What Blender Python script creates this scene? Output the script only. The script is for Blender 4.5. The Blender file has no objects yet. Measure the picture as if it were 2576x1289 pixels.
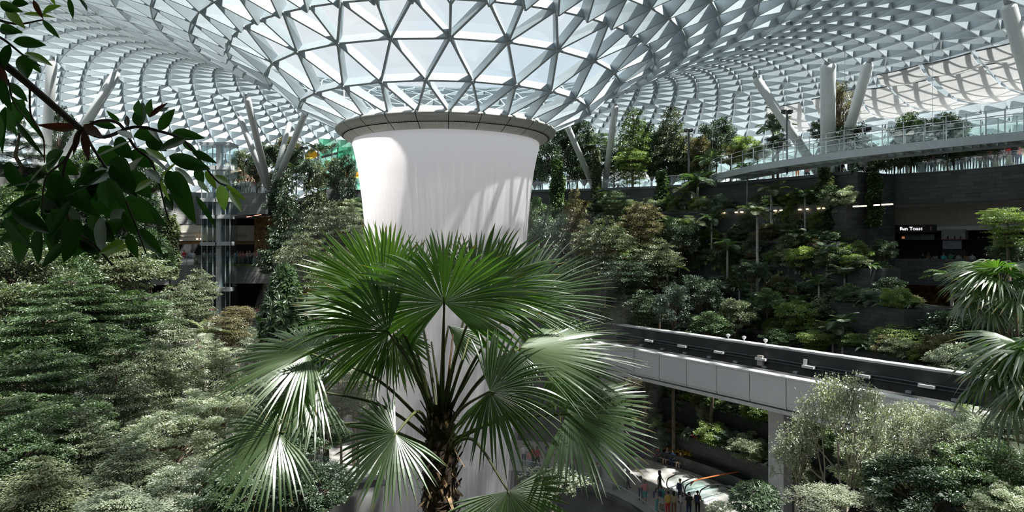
import bpy, bmesh, math, random
import numpy as np
from mathutils import Vector, Matrix

rng = np.random.default_rng(7)
random.seed(7)
SC = bpy.context.scene
COL = SC.collection
PI = math.pi
F = 24.0 / 36.0 * 2576.0          # focal length in pixels of the 2576 px frame
HOR = 620.0                       # image row of the horizon
CZ = 18.3                         # eye height above the plaza floor
AX, AY = -4.0, 42.0               # axis of the oculus and the waterfall

def P(px, py, Y):
    return Vector(((px - 1288.0) / F * Y, Y, CZ + (HOR - py) / F * Y))
def proj(v):
    if v[1] < 0.2: return (-9999.0, -9999.0)
    return (1288.0 + F * v[0] / v[1], HOR - F * (v[2] - CZ) / v[1])
def pol(R, th, z=0.0):
    return Vector((AX + R * math.cos(th), AY + R * math.sin(th), z))

# ---------------------------------------------------------------- objects
def tag(o, label=None, cat=None, group=None, kind=None):
    if label: o['label'] = label
    if cat: o['category'] = cat
    if group: o['group'] = group
    if kind: o['kind'] = kind
    return o
def empty(name, loc=(0, 0, 0), rz=0.0, sc=None):
    o = bpy.data.objects.new(name, None)
    COL.objects.link(o)
    o.location = loc; o.rotation_euler = (0, 0, rz)
    o.empty_display_size = 0.2
    if sc is not None: o.scale = (sc, sc, sc) if not hasattr(sc, '__len__') else sc
    return o
def link(name, me, parent=None, loc=None, rot=None, sc=None):
    o = bpy.data.objects.new(name, me)
    COL.objects.link(o)
    if parent is not None: o.parent = parent
    if loc is not None: o.location = loc
    if rot is not None: o.rotation_euler = rot
    if sc is not None: o.scale = (sc, sc, sc) if not hasattr(sc, '__len__') else sc
    return o
def copy_tree(o, parent=None):
    c = o.copy(); COL.objects.link(c)
    if parent is not None: c.parent = parent
    for ch in list(o.children): copy_tree(ch, c)
    return c

# ---------------------------------------------------------------- mesh builder
class MB:
    def __init__(s):
        s.v = []; s.f = []; s.m = []; s.uv = {}
    def quad(s, a, b, c, d, m=0, uv=None):
        n = len(s.v); s.v += [tuple(a), tuple(b), tuple(c), tuple(d)]
        if uv: s.uv[len(s.f)] = uv
        s.f.append((n, n + 1, n + 2, n + 3)); s.m.append(m)
    def tri(s, a, b, c, m=0):
        n = len(s.v); s.v += [tuple(a), tuple(b), tuple(c)]
        s.f.append((n, n + 1, n + 2)); s.m.append(m)
    def frame_box(s, o, ax, ay, az, m=0):
        """box with corner-centre o and half axes ax, ay, az"""
        n = len(s.v)
        for k in (-1, 1):
            for j in (-1, 1):
                for i in (-1, 1):
                    s.v.append(tuple(o + ax * i + ay * j + az * k))
        for q in ((0, 2, 3, 1), (4, 5, 7, 6), (0, 1, 5, 4), (2, 6, 7, 3), (0, 4, 6, 2), (1, 3, 7, 5)):
            s.f.append(tuple(n + i for i in q)); s.m.append(m)
    def box(s, c, size, rz=0.0, m=0):
        c = Vector(c); ca, sa = math.cos(rz), math.sin(rz)
        s.frame_box(c, Vector((ca, sa, 0)) * size[0] / 2, Vector((-sa, ca, 0)) * size[1] / 2, Vector((0, 0, size[2] / 2)), m)
    def bar(s, a, b, w, h, up=(0, 0, 1), m=0):
        a = Vector(a); b = Vector(b); d = b - a; L = d.length
        if L < 1e-6: return
        d /= L; up = Vector(up)
        x = d.cross(up)
        if x.length < 1e-4: x = d.cross(Vector((0, 1, 0)))
        x.normalize(); z = x.cross(d)
        s.frame_box((a + b) / 2, d * L / 2, x * w / 2, z * h / 2, m)
    def tube(s, pts, rad, n=8, m=0, cap=True):
        pts = [Vector(p) for p in pts]
        if not hasattr(rad, '__len__'): rad = [rad] * len(pts)
        base = len(s.v); prev = None
        for i, p in enumerate(pts):
            d = (pts[min(i + 1, len(pts) - 1)] - pts[max(i - 1, 0)])
            d = d.normalized() if d.length > 1e-9 else Vector((0, 0, 1))
            if prev is None:
                x = d.cross(Vector((0, 0, 1)))
                if x.length < 0.05: x = d.cross(Vector((1, 0, 0)))
            else:
                x = prev - d * prev.dot(d)
            x.normalize(); prev = x; y = d.cross(x)
            for k in range(n):
                a = 2 * PI * k / n
                s.v.append(tuple(p + (x * math.cos(a) + y * math.sin(a)) * rad[i]))
        for i in range(len(pts) - 1):
            for k in range(n):
                a = base + i * n + k; b = base + i * n + (k + 1) % n
                s.f.append((a, b, b + n, a + n)); s.m.append(m)
        if cap:
            s.f.append(tuple(base + k for k in range(n))[::-1]); s.m.append(m)
            e = base + (len(pts) - 1) * n
            s.f.append(tuple(e + k for k in range(n))); s.m.append(m)
    def revolve(s, prof, n=48, c=(0, 0, 0), m=0, a0=0.0, a1=2 * PI, mf=None):
        full = abs(a1 - a0 - 2 * PI) < 1e-6
        base = len(s.v); k = n if full else n + 1
        for i in range(k):
            a = a0 + (a1 - a0) * i / n
            for r, z in prof:
                s.v.append((c[0] + r * math.cos(a), c[1] + r * math.sin(a), c[2] + z))
        np_ = len(prof)
        for i in range(n):
            i2 = (i + 1) % k
            for j in range(np_ - 1):
                s.f.append((base + i * np_ + j, base + i2 * np_ + j, base + i2 * np_ + j + 1, base + i * np_ + j + 1))
                s.m.append(mf(i, j) if mf else m)
    def grid(s, fn, nu, nv, m=0):
        base = len(s.v)
        for i in range(nu + 1):
            for j in range(nv + 1):
                s.v.append(tuple(fn(i / nu, j / nv)))
        for i in range(nu):
            for j in range(nv):
                a = base + i * (nv + 1) + j
                s.f.append((a, a + nv + 1, a + nv + 2, a + 1)); s.m.append(m)
    def wall(s, pts, z0, z1, th=0.3, m=0, closed=False):
        """upright wall following plan points; th to the right of travel; carries a brick uv"""
        pts = [Vector((p[0], p[1], 0)) for p in pts]; u = 0.0
        nrm = []
        for i in range(len(pts)):
            d = pts[min(i + 1, len(pts) - 1)] - pts[max(i - 1, 0)]
            d.normalize(); nrm.append(Vector((d.y, -d.x, 0)))
        for i in range(len(pts) - 1):
            a, b = pts[i], pts[i + 1]; L = (b - a).length
            a2 = a + nrm[i] * th; b2 = b + nrm[i + 1] * th
            za0 = z0[i] if hasattr(z0, '__len__') else z0; zb0 = z0[i + 1] if hasattr(z0, '__len__') else z0
            za1 = z1[i] if hasattr(z1, '__len__') else z1; zb1 = z1[i + 1] if hasattr(z1, '__len__') else z1
            V = lambda p, z: (p.x, p.y, z)
            s.quad(V(a, za0), V(b, zb0), V(b, zb1), V(a, za1), m, [(u, za0), (u + L, zb0), (u + L, zb1), (u, za1)])
            s.quad(V(b2, zb0), V(a2, za0), V(a2, za1), V(b2, zb1), m, [(u + L, zb0), (u, za0), (u, za1), (u + L, zb1)])
            s.quad(V(a, za1), V(b, zb1), V(b2, zb1), V(a2, za1), m, [(u, 0), (u + L, 0), (u + L, th), (u, th)])
            s.quad(V(a2, za0), V(b2, zb0), V(b, zb0), V(a, za0), m, [(u, 0), (u + L, 0), (u + L, th), (u, th)])
            if i == 0: s.quad(V(a2, za0), V(a, za0), V(a, za1), V(a2, za1), m, [(0, za0), (th, za0), (th, za1), (0, za1)])
            if i == len(pts) - 2: s.quad(V(b, zb0), V(b2, zb0), V(b2, zb1), V(b, zb1), m, [(0, zb0), (th, zb0), (th, zb1), (0, zb1)])
            u += L
    def mesh(s, name, mats, smooth=False):
        me = bpy.data.meshes.new(name)
        me.from_pydata(s.v, [], s.f)
        for mt in (mats if isinstance(mats, (list, tuple)) else [mats]): me.materials.append(mt)
        if s.m: me.polygons.foreach_set('material_index', s.m)
        me.polygons.foreach_set('use_smooth', [bool(smooth)] * len(s.f))
        if s.uv:
            ul = me.uv_layers.new(name='uv')
            for fi, uv in s.uv.items():
                ls = me.polygons[fi].loop_start
                for k, q in enumerate(uv): ul.data[ls + k].uv = q
        me.update()
        return me
    def build(s, name, mats, parent=None, smooth=False, loc=None):
        return link(name, s.mesh(name, mats, smooth), parent, loc)

def np_mesh(name, verts, faces, mats, smooth=False, var=None, mi=None):
    me = bpy.data.meshes.new(name)
    verts = np.asarray(verts, dtype=np.float32).reshape(-1, 3); faces = np.asarray(faces, dtype=np.int32)
    nf, k = faces.shape
    me.vertices.add(len(verts)); me.vertices.foreach_set('co', verts.ravel())
    me.loops.add(nf * k); me.loops.foreach_set('vertex_index', faces.ravel())
    me.polygons.add(nf)
    me.polygons.foreach_set('loop_start', np.arange(0, nf * k, k, dtype=np.int32))
    me.polygons.foreach_set('loop_total', np.full(nf, k, dtype=np.int32))
    for mt in (mats if isinstance(mats, (list, tuple)) else [mats]): me.materials.append(mt)
    if mi is not None: me.polygons.foreach_set('material_index', np.asarray(mi, dtype=np.int32))
    me.polygons.foreach_set('use_smooth', np.full(nf, bool(smooth)))
    if var is not None:
        at = me.attributes.new('leafvar', 'FLOAT', 'FACE'); at.data.foreach_set('value', np.asarray(var, dtype=np.float32))
    me.update(calc_edges=True); me.validate()
    return me

def catmull(pts, n):
    pts = [np.array(p, float) for p in pts]
    q = [2 * pts[0] - pts[1]] + pts + [2 * pts[-1] - pts[-2]]
    out = []
    for i in range(1, len(q) - 2):
        for k in range(n):
            t = k / n
            out.append(0.5 * ((2 * q[i]) + (-q[i - 1] + q[i + 1]) * t + (2 * q[i - 1] - 5 * q[i] + 4 * q[i + 1] - q[i + 2]) * t * t + (-q[i - 1] + 3 * q[i] - 3 * q[i + 1] + q[i + 2]) * t ** 3))
    out.append(pts[-1])
    return out

# ---------------------------------------------------------------- materials
def new_mat(name):
    m = bpy.data.materials.new(name); m.use_nodes = True
    nt = m.node_tree; nt.nodes.clear()
    out = nt.nodes.new('ShaderNodeOutputMaterial')
    return m, nt, out
def N(nt, typ, **kw):
    n = nt.nodes.new(typ)
    for k, v in kw.items():
        if k.startswith('i_'): n.inputs[k[2:].replace('_', ' ')].default_value = v
        else: setattr(n, k, v)
    return n
def c4(c): return (c[0], c[1], c[2], 1.0)
def noise_mix(nt, ca, cb, scale=4.0, coord='Object', detail=4.0, lo=0.35, hi=0.65, stretch=None):
    tc = N(nt, 'ShaderNodeTexCoord'); src = tc.outputs[coord]
    if stretch:
        mp = N(nt, 'ShaderNodeMapping'); mp.inputs['Scale'].default_value = stretch
        nt.links.new(src, mp.inputs['Vector']); src = mp.outputs['Vector']
    no = N(nt, 'ShaderNodeTexNoise'); no.inputs['Scale'].default_value = scale; no.inputs['Detail'].default_value = detail
    nt.links.new(src, no.inputs['Vector'])
    mr = N(nt, 'ShaderNodeMapRange'); mr.inputs['From Min'].default_value = lo; mr.inputs['From Max'].default_value = hi
    nt.links.new(no.outputs['Fac'], mr.inputs['Value'])
    mx = N(nt, 'ShaderNodeMix', data_type='RGBA')
    mx.inputs['A'].default_value = c4(ca); mx.inputs['B'].default_value = c4(cb)
    nt.links.new(mr.outputs['Result'], mx.inputs['Factor'])
    return mx.outputs['Result'], no.outputs['Fac']
def solid(name, col, rough=0.5, metal=0.0, spec=0.5, var=0.12, scale=3.0, stretch=None):
    m, nt, out = new_mat(name)
    b = N(nt, 'ShaderNodeBsdfPrincipled'); b.inputs['Roughness'].default_value = rough
    b.inputs['Metallic'].default_value = metal; b.inputs['Specular IOR Level'].default_value = spec
    if var > 0:
        c, _ = noise_mix(nt, [x * (1 - var) for x in col], [min(1, x * (1 + var)) for x in col], scale, stretch=stretch)
        nt.links.new(c, b.inputs['Base Color'])
    else: b.inputs['Base Color'].default_value = c4(col)
    nt.links.new(b.outputs[0], out.inputs[0])
    return m
def brick(name, ca, cb, mortar, bw, bh, ms=0.02, rough=0.6, offset=0.5, coord='UV', dirt=0.25):
    m, nt, out = new_mat(name)
    tc = N(nt, 'ShaderNodeTexCoord')
    br = N(nt, 'ShaderNodeTexBrick', offset=offset)
    br.inputs['Color1'].default_value = c4(ca); br.inputs['Color2'].default_value = c4(cb); br.inputs['Mortar'].default_value = c4(mortar)
    br.inputs['Scale'].default_value = 1.0; br.inputs['Mortar Size'].default_value = ms
    br.inputs['Brick Width'].default_value = bw; br.inputs['Row Height'].default_value = bh; br.inputs['Bias'].default_value = 0.0
    nt.links.new(tc.outputs[coord], br.inputs['Vector'])
    c, f = noise_mix(nt, (1 - dirt,) * 3, (1, 1, 1), 0.6)
    mx = N(nt, 'ShaderNodeMix', data_type='RGBA', blend_type='MULTIPLY'); mx.inputs['Factor'].default_value = 1.0
    nt.links.new(br.outputs['Color'], mx.inputs['A']); nt.links.new(c, mx.inputs['B'])
    b = N(nt, 'ShaderNodeBsdfPrincipled'); b.inputs['Roughness'].default_value = rough
    nt.links.new(mx.outputs['Result'], b.inputs['Base Color']); nt.links.new(b.outputs[0], out.inputs[0])
    return m
def glassy(name, tint, gloss=0.08, rough=0.03, body=None, bodyfac=0.0):
    m, nt, out = new_mat(name)
    t = N(nt, 'ShaderNodeBsdfTransparent'); t.inputs[0].default_value = c4(tint)
    g = N(nt, 'ShaderNodeBsdfGlossy'); g.inputs['Roughness'].default_value = rough; g.inputs[0].default_value = (1, 1, 1, 1)
    mx = N(nt, 'ShaderNodeMixShader'); mx.inputs[0].default_value = gloss
    nt.links.new(t.outputs[0], mx.inputs[1]); nt.links.new(g.outputs[0], mx.inputs[2])
    last = mx
    if body:
        d = N(nt, 'ShaderNodeBsdfDiffuse'); d.inputs[0].default_value = c4(body)
        m2 = N(nt, 'ShaderNodeMixShader'); m2.inputs[0].default_value = bodyfac
        nt.links.new(mx.outputs[0], m2.inputs[1]); nt.links.new(d.outputs[0], m2.inputs[2]); last = m2
    nt.links.new(last.outputs[0], out.inputs[0])
    return m
def leafmat(name, ca, cb, trans=0.4, tcol=None, gloss=0.10, rough=0.42, orand=0.25):
    m, nt, out = new_mat(name)
    at = N(nt, 'ShaderNodeAttribute', attribute_name='leafvar')
    oi = N(nt, 'ShaderNodeObjectInfo')
    mx = N(nt, 'ShaderNodeMix', data_type='RGBA'); mx.inputs['A'].default_value = c4(ca); mx.inputs['B'].default_value = c4(cb)
    nt.links.new(at.outputs['Fac'], mx.inputs['Factor'])
    hs = N(nt, 'ShaderNodeHueSaturation')
    ma = N(nt, 'ShaderNodeMapRange'); ma.inputs['To Min'].default_value = 1 - orand; ma.inputs['To Max'].default_value = 1 + orand
    nt.links.new(oi.outputs['Random'], ma.inputs['Value']); nt.links.new(ma.outputs['Result'], hs.inputs['Value'])
    mh = N(nt, 'ShaderNodeMapRange'); mh.inputs['To Min'].default_value = 0.515; mh.inputs['To Max'].default_value = 0.485
    nt.links.new(oi.outputs['Random'], mh.inputs['Value']); nt.links.new(mh.outputs['Result'], hs.inputs['Hue'])
    nt.links.new(mx.outputs['Result'], hs.inputs['Color'])
    d = N(nt, 'ShaderNodeBsdfDiffuse'); nt.links.new(hs.outputs[0], d.inputs[0])
    t = N(nt, 'ShaderNodeBsdfTranslucent')
    if tcol is None: tcol = (1.4, 1.7, 0.7)
    tm = N(nt, 'ShaderNodeMix', data_type='RGBA', blend_type='MULTIPLY'); tm.inputs['Factor'].default_value = 1.0
    nt.links.new(hs.outputs[0], tm.inputs['A']); tm.inputs['B'].default_value = c4(tcol)
    nt.links.new(tm.outputs['Result'], t.inputs[0])
    m1 = N(nt, 'ShaderNodeMixShader'); m1.inputs[0].default_value = trans
    nt.links.new(d.outputs[0], m1.inputs[1]); nt.links.new(t.outputs[0], m1.inputs[2])
    g = N(nt, 'ShaderNodeBsdfGlossy'); g.inputs['Roughness'].default_value = rough; g.inputs[0].default_value = (0.95, 1, 0.95, 1)
    m2 = N(nt, 'ShaderNodeMixShader'); m2.inputs[0].default_value = gloss
    nt.links.new(m1.outputs[0], m2.inputs[1]); nt.links.new(g.outputs[0], m2.inputs[2])
    nt.links.new(m2.outputs[0], out.inputs[0])
    return m
def emit(name, col, st):
    m, nt, out = new_mat(name)
    e = N(nt, 'ShaderNodeEmission'); e.inputs[0].default_value = c4(col); e.inputs[1].default_value = st
    nt.links.new(e.outputs[0], out.inputs[0]); return m

M = {}
M['steel'] = solid('painted_steel_white', (0.33, 0.385, 0.415), 0.42, var=0.04)
M['column'] = solid('column_paint', (0.52, 0.54, 0.55), 0.38, var=0.04)
M['greysteel'] = solid('grey_steel', (0.36, 0.39, 0.41), 0.4, 0.3, var=0.06)
M['darksteel'] = solid('dark_steel', (0.07, 0.08, 0.085), 0.45, 0.3, var=0.1)
M['roofglass'] = glassy('roof_glass', (0.93, 0.965, 0.97), 0.05, 0.02)
M['collar'] = solid('collar_panel', (0.44, 0.44, 0.42), 0.38, 0.25, var=0.05)
M['collarlow'] = solid('collar_soffit_panel', (0.56, 0.54, 0.52), 0.4, 0.2, var=0.05)
M['seam'] = solid('dark_seam', (0.03, 0.03, 0.03), 0.7, var=0)
M['stone'] = brick('dark_stone_cladding', (0.030, 0.036, 0.037), (0.062, 0.069, 0.069), (0.014, 0.016, 0.016), 1.1, 0.32, 0.015)
M['tile'] = brick('grey_wall_tile', (0.27, 0.27, 0.265), (0.33, 0.33, 0.325), (0.14, 0.14, 0.14), 1.3, 0.33, 0.014)
M['soil'] = solid('planting_soil', (0.035, 0.032, 0.026), 0.95, var=0.4, scale=1.5)
M['paving'] = brick('plaza_paving', (0.50, 0.48, 0.46), (0.56, 0.54, 0.52), (0.38, 0.37, 0.36), 1.2, 1.2, 0.012, 0.5, 0.0, 'Object')
M['beige'] = solid('beige_bulkhead', (0.42, 0.40, 0.36), 0.6, var=0.05)
M['cream'] = solid('cream_cladding', (0.66, 0.62, 0.55), 0.55, var=0.05)
M['black'] = solid('black_matt', (0.012, 0.013, 0.014), 0.6, var=0.2)
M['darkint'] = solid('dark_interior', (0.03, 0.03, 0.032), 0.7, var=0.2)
M['gold'] = solid('bronze_foliage_wall', (0.22, 0.12, 0.035), 0.6, 0.2, var=0.7, scale=2.5)
M['beampanel'] = solid('guideway_panel', (0.50, 0.51, 0.52), 0.5, var=0.03, scale=0.5)
M['concrete'] = solid('pier_concrete', (0.42, 0.42, 0.41), 0.7, var=0.08)
M['concretelt'] = solid('light_concrete', (0.66, 0.66, 0.65), 0.7, var=0.08)
M['trackblack'] = solid('track_trough', (0.035, 0.036, 0.038), 0.65, var=0.25, scale=0.8)
M['railglass'] = glassy('railing_glass', (0.80, 0.90, 0.88), 0.10, 0.03)
M['netgreen'] = glassy('green_net', (0.55, 0.80, 0.66), 0.0, 0.3, (0.05, 0.42, 0.22), 0.45)
M['yellow'] = solid('yellow_canvas', (0.80, 0.50, 0.04), 0.7, var=0.1)
M['thatch'] = solid('woven_brown', (0.32, 0.22, 0.14), 0.8, var=0.3, scale=6)
M['bark'] = solid('bark', (0.11, 0.085, 0.06), 0.9, var=0.45, scale=9, stretch=(1, 1, 0.25))
M['barkpale'] = solid('pale_bark', (0.24, 0.21, 0.17), 0.9, var=0.35, scale=9, stretch=(1, 1, 0.25))
M['barkgrey'] = solid('ringed_palm_bark', (0.27, 0.26, 0.23), 0.9, var=0.35, scale=8, stretch=(0.3, 0.3, 3))
M['white'] = solid('white_paint', (0.8, 0.8, 0.8), 0.5, var=0.03)
M['orange'] = solid('orange_handrail', (0.55, 0.16, 0.05), 0.4, var=0.08)
M['rubber'] = solid('black_rubber', (0.015, 0.015, 0.015), 0.35, var=0)
M['lamp_warm'] = emit('warm_lamp', (1.0, 0.72, 0.42), 6.0)
M['lamp_white'] = emit('white_lamp', (1.0, 0.97, 0.95), 4.0)
M['lamp_red'] = emit('red_lamp', (1.0, 0.35, 0.25), 2.5)
M['sign'] = emit('sign_letters', (0.92, 0.93, 1.0), 1.6)
# foliage
M['lf_grey'] = leafmat('leaf_greygreen', (0.070, 0.094, 0.051), (0.196, 0.217, 0.123), 0.3, gloss=0.085, rough=0.45)
M['lf_mid'] = leafmat('leaf_midgreen', (0.034, 0.075, 0.028), (0.106, 0.162, 0.058), 0.35, gloss=0.085, rough=0.45)
M['lf_dark'] = leafmat('leaf_darkgreen', (0.020, 0.048, 0.023), (0.060, 0.102, 0.041), 0.28, gloss=0.093, rough=0.45)
M['lf_lime'] = leafmat('leaf_lime', (0.094, 0.152, 0.036), (0.219, 0.275, 0.065), 0.42, gloss=0.085, rough=0.45)
M['lf_pale'] = leafmat('leaf_pale', (0.15, 0.172, 0.115), (0.39, 0.42, 0.33), 0.3, gloss=0.102, rough=0.45)
M['lf_olive'] = leafmat('leaf_olive', (0.094, 0.084, 0.038), (0.219, 0.177, 0.090), 0.32, gloss=0.068, rough=0.45)
M['lf_blue'] = leafmat('leaf_bluegreen', (0.044, 0.081, 0.061), (0.133, 0.189, 0.145), 0.28, gloss=0.119, rough=0.45)
M['lf_red'] = leafmat('leaf_crimson', (0.28, 0.02, 0.06), (0.45, 0.05, 0.10), 0.4, (1.3, 0.8, 0.8))
M['fl_yellow'] = leafmat('flower_yellow', (0.75, 0.45, 0.02), (0.85, 0.6, 0.05), 0.3, (1.1, 1, 0.6))
M['frond'] = leafmat('palm_frond', (0.042, 0.080, 0.028), (0.095, 0.142, 0.055), 0.42, (1.8, 2.6, 0.5), gloss=0.12, rough=0.40, orand=0.15)
M['frond_tip'] = leafmat('palm_frond_tip', (0.11, 0.12, 0.035), (0.20, 0.16, 0.05), 0.4, (1.2, 1.2, 0.5), gloss=0.08)
M['petiole'] = solid('petiole', (0.085, 0.10, 0.032), 0.45, var=0.3)
M['petiole_old'] = solid('old_petiole', (0.16, 0.085, 0.03), 0.5, var=0.3)
M['fibre'] = solid('trunk_fibre', (0.05, 0.032, 0.02), 0.95, var=0.6, scale=14)
M['fibrelt'] = solid('trunk_fibre_pale', (0.26, 0.17, 0.10), 0.9, var=0.4, scale=14)
M['nl_dark'] = leafmat('branch_leaf_mature', (0.015, 0.040, 0.014), (0.030, 0.066, 0.022), 0.38, (1.6, 2.8, 0.5), gloss=0.05, rough=0.4, orand=0.2)
M['nl_young'] = leafmat('branch_leaf_young', (0.17, 0.29, 0.05), (0.24, 0.38, 0.08), 0.5, (1.4, 1.6, 0.5), gloss=0.10, rough=0.35, orand=0.1)
M['nl_pale'] = leafmat('branch_leaf_sheen', (0.20, 0.23, 0.19), (0.30, 0.34, 0.28), 0.25, (1.0, 1.2, 0.7), gloss=0.14, rough=0.42, orand=0.1)  # pale colour holds the sky sheen of glossy up-facing leaves
M['nl_brown'] = leafmat('branch_leaf_dry', (0.09, 0.035, 0.016), (0.14, 0.06, 0.03), 0.3, (1.2, 0.9, 0.6), gloss=0.08)

def ordinal(n):
    ones = ['', 'first', 'second', 'third', 'fourth', 'fifth', 'sixth', 'seventh', 'eighth', 'ninth', 'tenth', 'eleventh', 'twelfth', 'thirteenth', 'fourteenth', 'fifteenth', 'sixteenth', 'seventeenth', 'eighteenth', 'nineteenth']
    tens = {2: 'twenty', 3: 'thirty', 4: 'forty', 5: 'fifty', 6: 'sixty', 7: 'seventy', 8: 'eighty', 9: 'ninety'}
    tth = {2: 'twentieth', 3: 'thirtieth', 4: 'fortieth', 5: 'fiftieth', 6: 'sixtieth', 7: 'seventieth', 8: 'eightieth', 9: 'ninetieth'}
    if n < 20: return ones[n]
    if n % 10 == 0: return tth[n // 10]
    return tens[n // 10] + '-' + ones[n % 10]
QUEUE = {}
def later(o, what, where, cat, group=None, at=None):
    """label chosen at the end: WHAT, its rank from the left among the same WHAT in the same place, WHERE"""
    p = at if at is not None else o.location
    QUEUE.setdefault((what, where), []).append((proj(p)[0], o))
    tag(o, None, cat, group)
def flush_labels():
    for (what, where), L in QUEUE.items():
        L.sort(key=lambda t: t[0]); n = len(L)
        for i, (_, o) in enumerate(L):
            if n == 1: r = ''
            elif i == 0: r = ', leftmost one'
            elif i == n - 1: r = ', rightmost one'
            else: r = ', ' + ordinal(i + 1) + ' from left'
            o['label'] = what + ' ' + where + r
# ================================================================ roof shell
_pR = np.array([5.6, 6.05, 8.48, 10.29, 12.3, 14.2, 17, 20, 24, 28, 33, 38, 43, 49, 56, 63, 70, 76, 81, 85, 88, 90])
_pH = np.array([6.95, 7.38, 8.49, 10.0, 11.15, 12.1, 13.3, 14.3, 15.3, 15.9, 16.2, 16.1, 15.6, 14.5, 12.6, 10, 6.5, 2.5, -2.5, -8, -14, -20])
_m = np.gradient(_pH, _pR)
def roofH(R):
    R = np.clip(np.asarray(R, float), _pR[0], _pR[-1])
    i = np.clip(np.searchsorted(_pR, R) - 1, 0, len(_pR) - 2)
    h = _pR[i + 1] - _pR[i]; t = (R - _pR[i]) / h
    return ((2 * t ** 3 - 3 * t ** 2 + 1) * _pH[i] + (t ** 3 - 2 * t ** 2 + t) * h * _m[i] + (-2 * t ** 3 + 3 * t ** 2) * _pH[i + 1] + (t ** 3 - t ** 2) * h * _m[i + 1])
def roof_slope(R): return float((roofH(R + 0.05) - roofH(R - 0.05)) / 0.1)
def roof_pt(R, th): return np.array([AX + R * math.cos(th), AY + R * math.sin(th), CZ + float(roofH(R))])
def roof_in(R, th):
    s = roof_slope(R); n = np.array([s * math.cos(th), s * math.sin(th), -1.0]); return n / np.linalg.norm(n)
def roof_hit(px, py, start=25.0, stop=160.0):
    """point where the view ray meets the roof beyond the funnel"""
    dx, dz = (px - 1288) / F, (HOR - py) / F
    prev = None
    for Y in np.arange(start, stop, 0.25):
        R = math.hypot(dx * Y - AX, Y - AY)
        g = CZ + dz * Y - (CZ + float(roofH(max(R, 5.7))))
        if prev is not None and prev < 0 <= g and R > 20: return dx * Y, Y, CZ + dz * Y
        prev = g
    return None

rings = [(6.05, 24), (8.48, 24), (10.29, 24), (12.3, 48), (14.0, 48), (15.8, 48), (17.8, 48), (20.0, 48)]
def fill(R, Rend, n, out):
    """rings of N nodes spaced along the profile so that triangles stay near equilateral"""
    while R < Rend:
        step = min(2 * PI * R / n * (1.1 if n == 96 else 1.12), 2.4)
        sl = roof_slope(R); R = R + step / math.sqrt(1 + sl * sl)
        out.append((R, n))
    return R
R_ = fill(20.0, 36.0, 96, rings); R_ = fill(R_, 89.0, 144, rings)
nodes = []; nin = []; angs_ = []; TH0 = math.radians(-83.8)
offs = 0.0; prevN = None
for k, (R, n) in enumerate(rings):
    st = 2 * PI / n
    if prevN is not None and n == prevN: offs = (offs + st / 2) % st
    elif prevN is not None: offs = offs % st
    ths = TH0 + offs + st * np.arange(n)
    nodes.append(np.array([roof_pt(R, t) for t in ths])); nin.append(np.array([roof_in(R, t) for t in ths])); angs_.append(ths); prevN = n
edges = []; tris = []
start = np.cumsum([0] + [len(x) for x in nodes])
for k, (R, n) in enumerate(rings):
    for i in range(n): edges.append((start[k] + i, start[k] + (i + 1) % n))
    if k + 1 == len(rings): break
    n2 = rings[k + 1][1]; A_ = angs_[k]; B_ = angs_[k + 1]
    i = 0; j = int(np.argmin(np.abs(((B_ - A_[0] + PI) % (2 * PI)) - PI)))
    d = ((B_[j] - A_[0] + PI) % (2 * PI)) - PI
    if d > 1e-6: j -= 1
    bj = lambda q: B_[q % n2] + 2 * PI * (q // n2)
    ai = lambda q: A_[q % n] + 2 * PI * (q // n)
    base = bj(j) - A_[0]; corr = -2 * PI * round(base / (2 * PI))
    i0, j0 = i, j
    while i < i0 + n or j < j0 + n2:
        a = start[k] + i % n; b = start[k + 1] + j % n2
        edges.append((a, b))
        ga = i < i0 + n and (j >= j0 + n2 or ai(i + 1) <= bj(j + 1) + corr + 1e-9)
        if ga: tris.append((a, start[k] + (i + 1) % n, b)); i += 1
        else: tris.append((a, start[k + 1] + (j + 1) % n2, b)); j += 1
NV = np.concatenate(nodes); NI = np.concatenate(nin)
edges = np.array(edges); tris = np.array(tris)
ringno = np.concatenate([np.full(len(x), i) for i, x in enumerate(nodes)])

def blades(E, depth, width, lift=0.0):
    A = NV[E[:, 0]]; B = NV[E[:, 1]]
    nA = NI[E[:, 0]]; nB = NI[E[:, 1]]
    d = B - A; d /= np.linalg.norm(d, axis=1)[:, None]
    nm = nA + nB; nm /= np.linalg.norm(nm, axis=1)[:, None]
    x = np.cross(d, nm); x /= np.linalg.norm(x, axis=1)[:, None]; x *= width / 2
    A0 = A + nA * lift; B0 = B + nB * lift; A1 = A + nA * depth; B1 = B + nB * depth
    V = np.stack([A0 - x, A0 + x, B0 + x, B0 - x, A1 - x, A1 + x, B1 + x, B1 - x], axis=1)
    q = np.array([(0, 1, 2, 3), (4, 7, 6, 5), (0, 4, 5, 1), (3, 2, 6, 7), (1, 5, 6, 2), (0, 3, 7, 4)])
    Fc = (np.arange(len(E))[:, None, None] * 8 + q[None]).reshape(-1, 4)
    return V.reshape(-1, 3), Fc
ek = np.maximum(ringno[edges[:, 0]], ringno[edges[:, 1]])
v1, f1 = blades(edges[ek <= 3], 0.50, 0.115)
v2, f2 = blades(edges[ek > 3], 0.85, 0.085)
lattice = link('ceiling', np_mesh('ceiling', np.concatenate([v1, v2]), np.concatenate([f1, f2 + len(v1)]), M['steel']))
tag(lattice, 'white steel gridshell roof of deep triangular fins sweeping over the whole garden', None, None, 'structure')
nod = MB()
for k in range(0, 8):
    for p, n in zip(nodes[k], nin[k]):
        p = Vector(p); n = Vector(n); nod.tube([p + n * 0.44, p + n * 0.56], 0.13 if k < 4 else 0.09, 8)
nod.build('node_connector', M['steel'], lattice)
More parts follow.
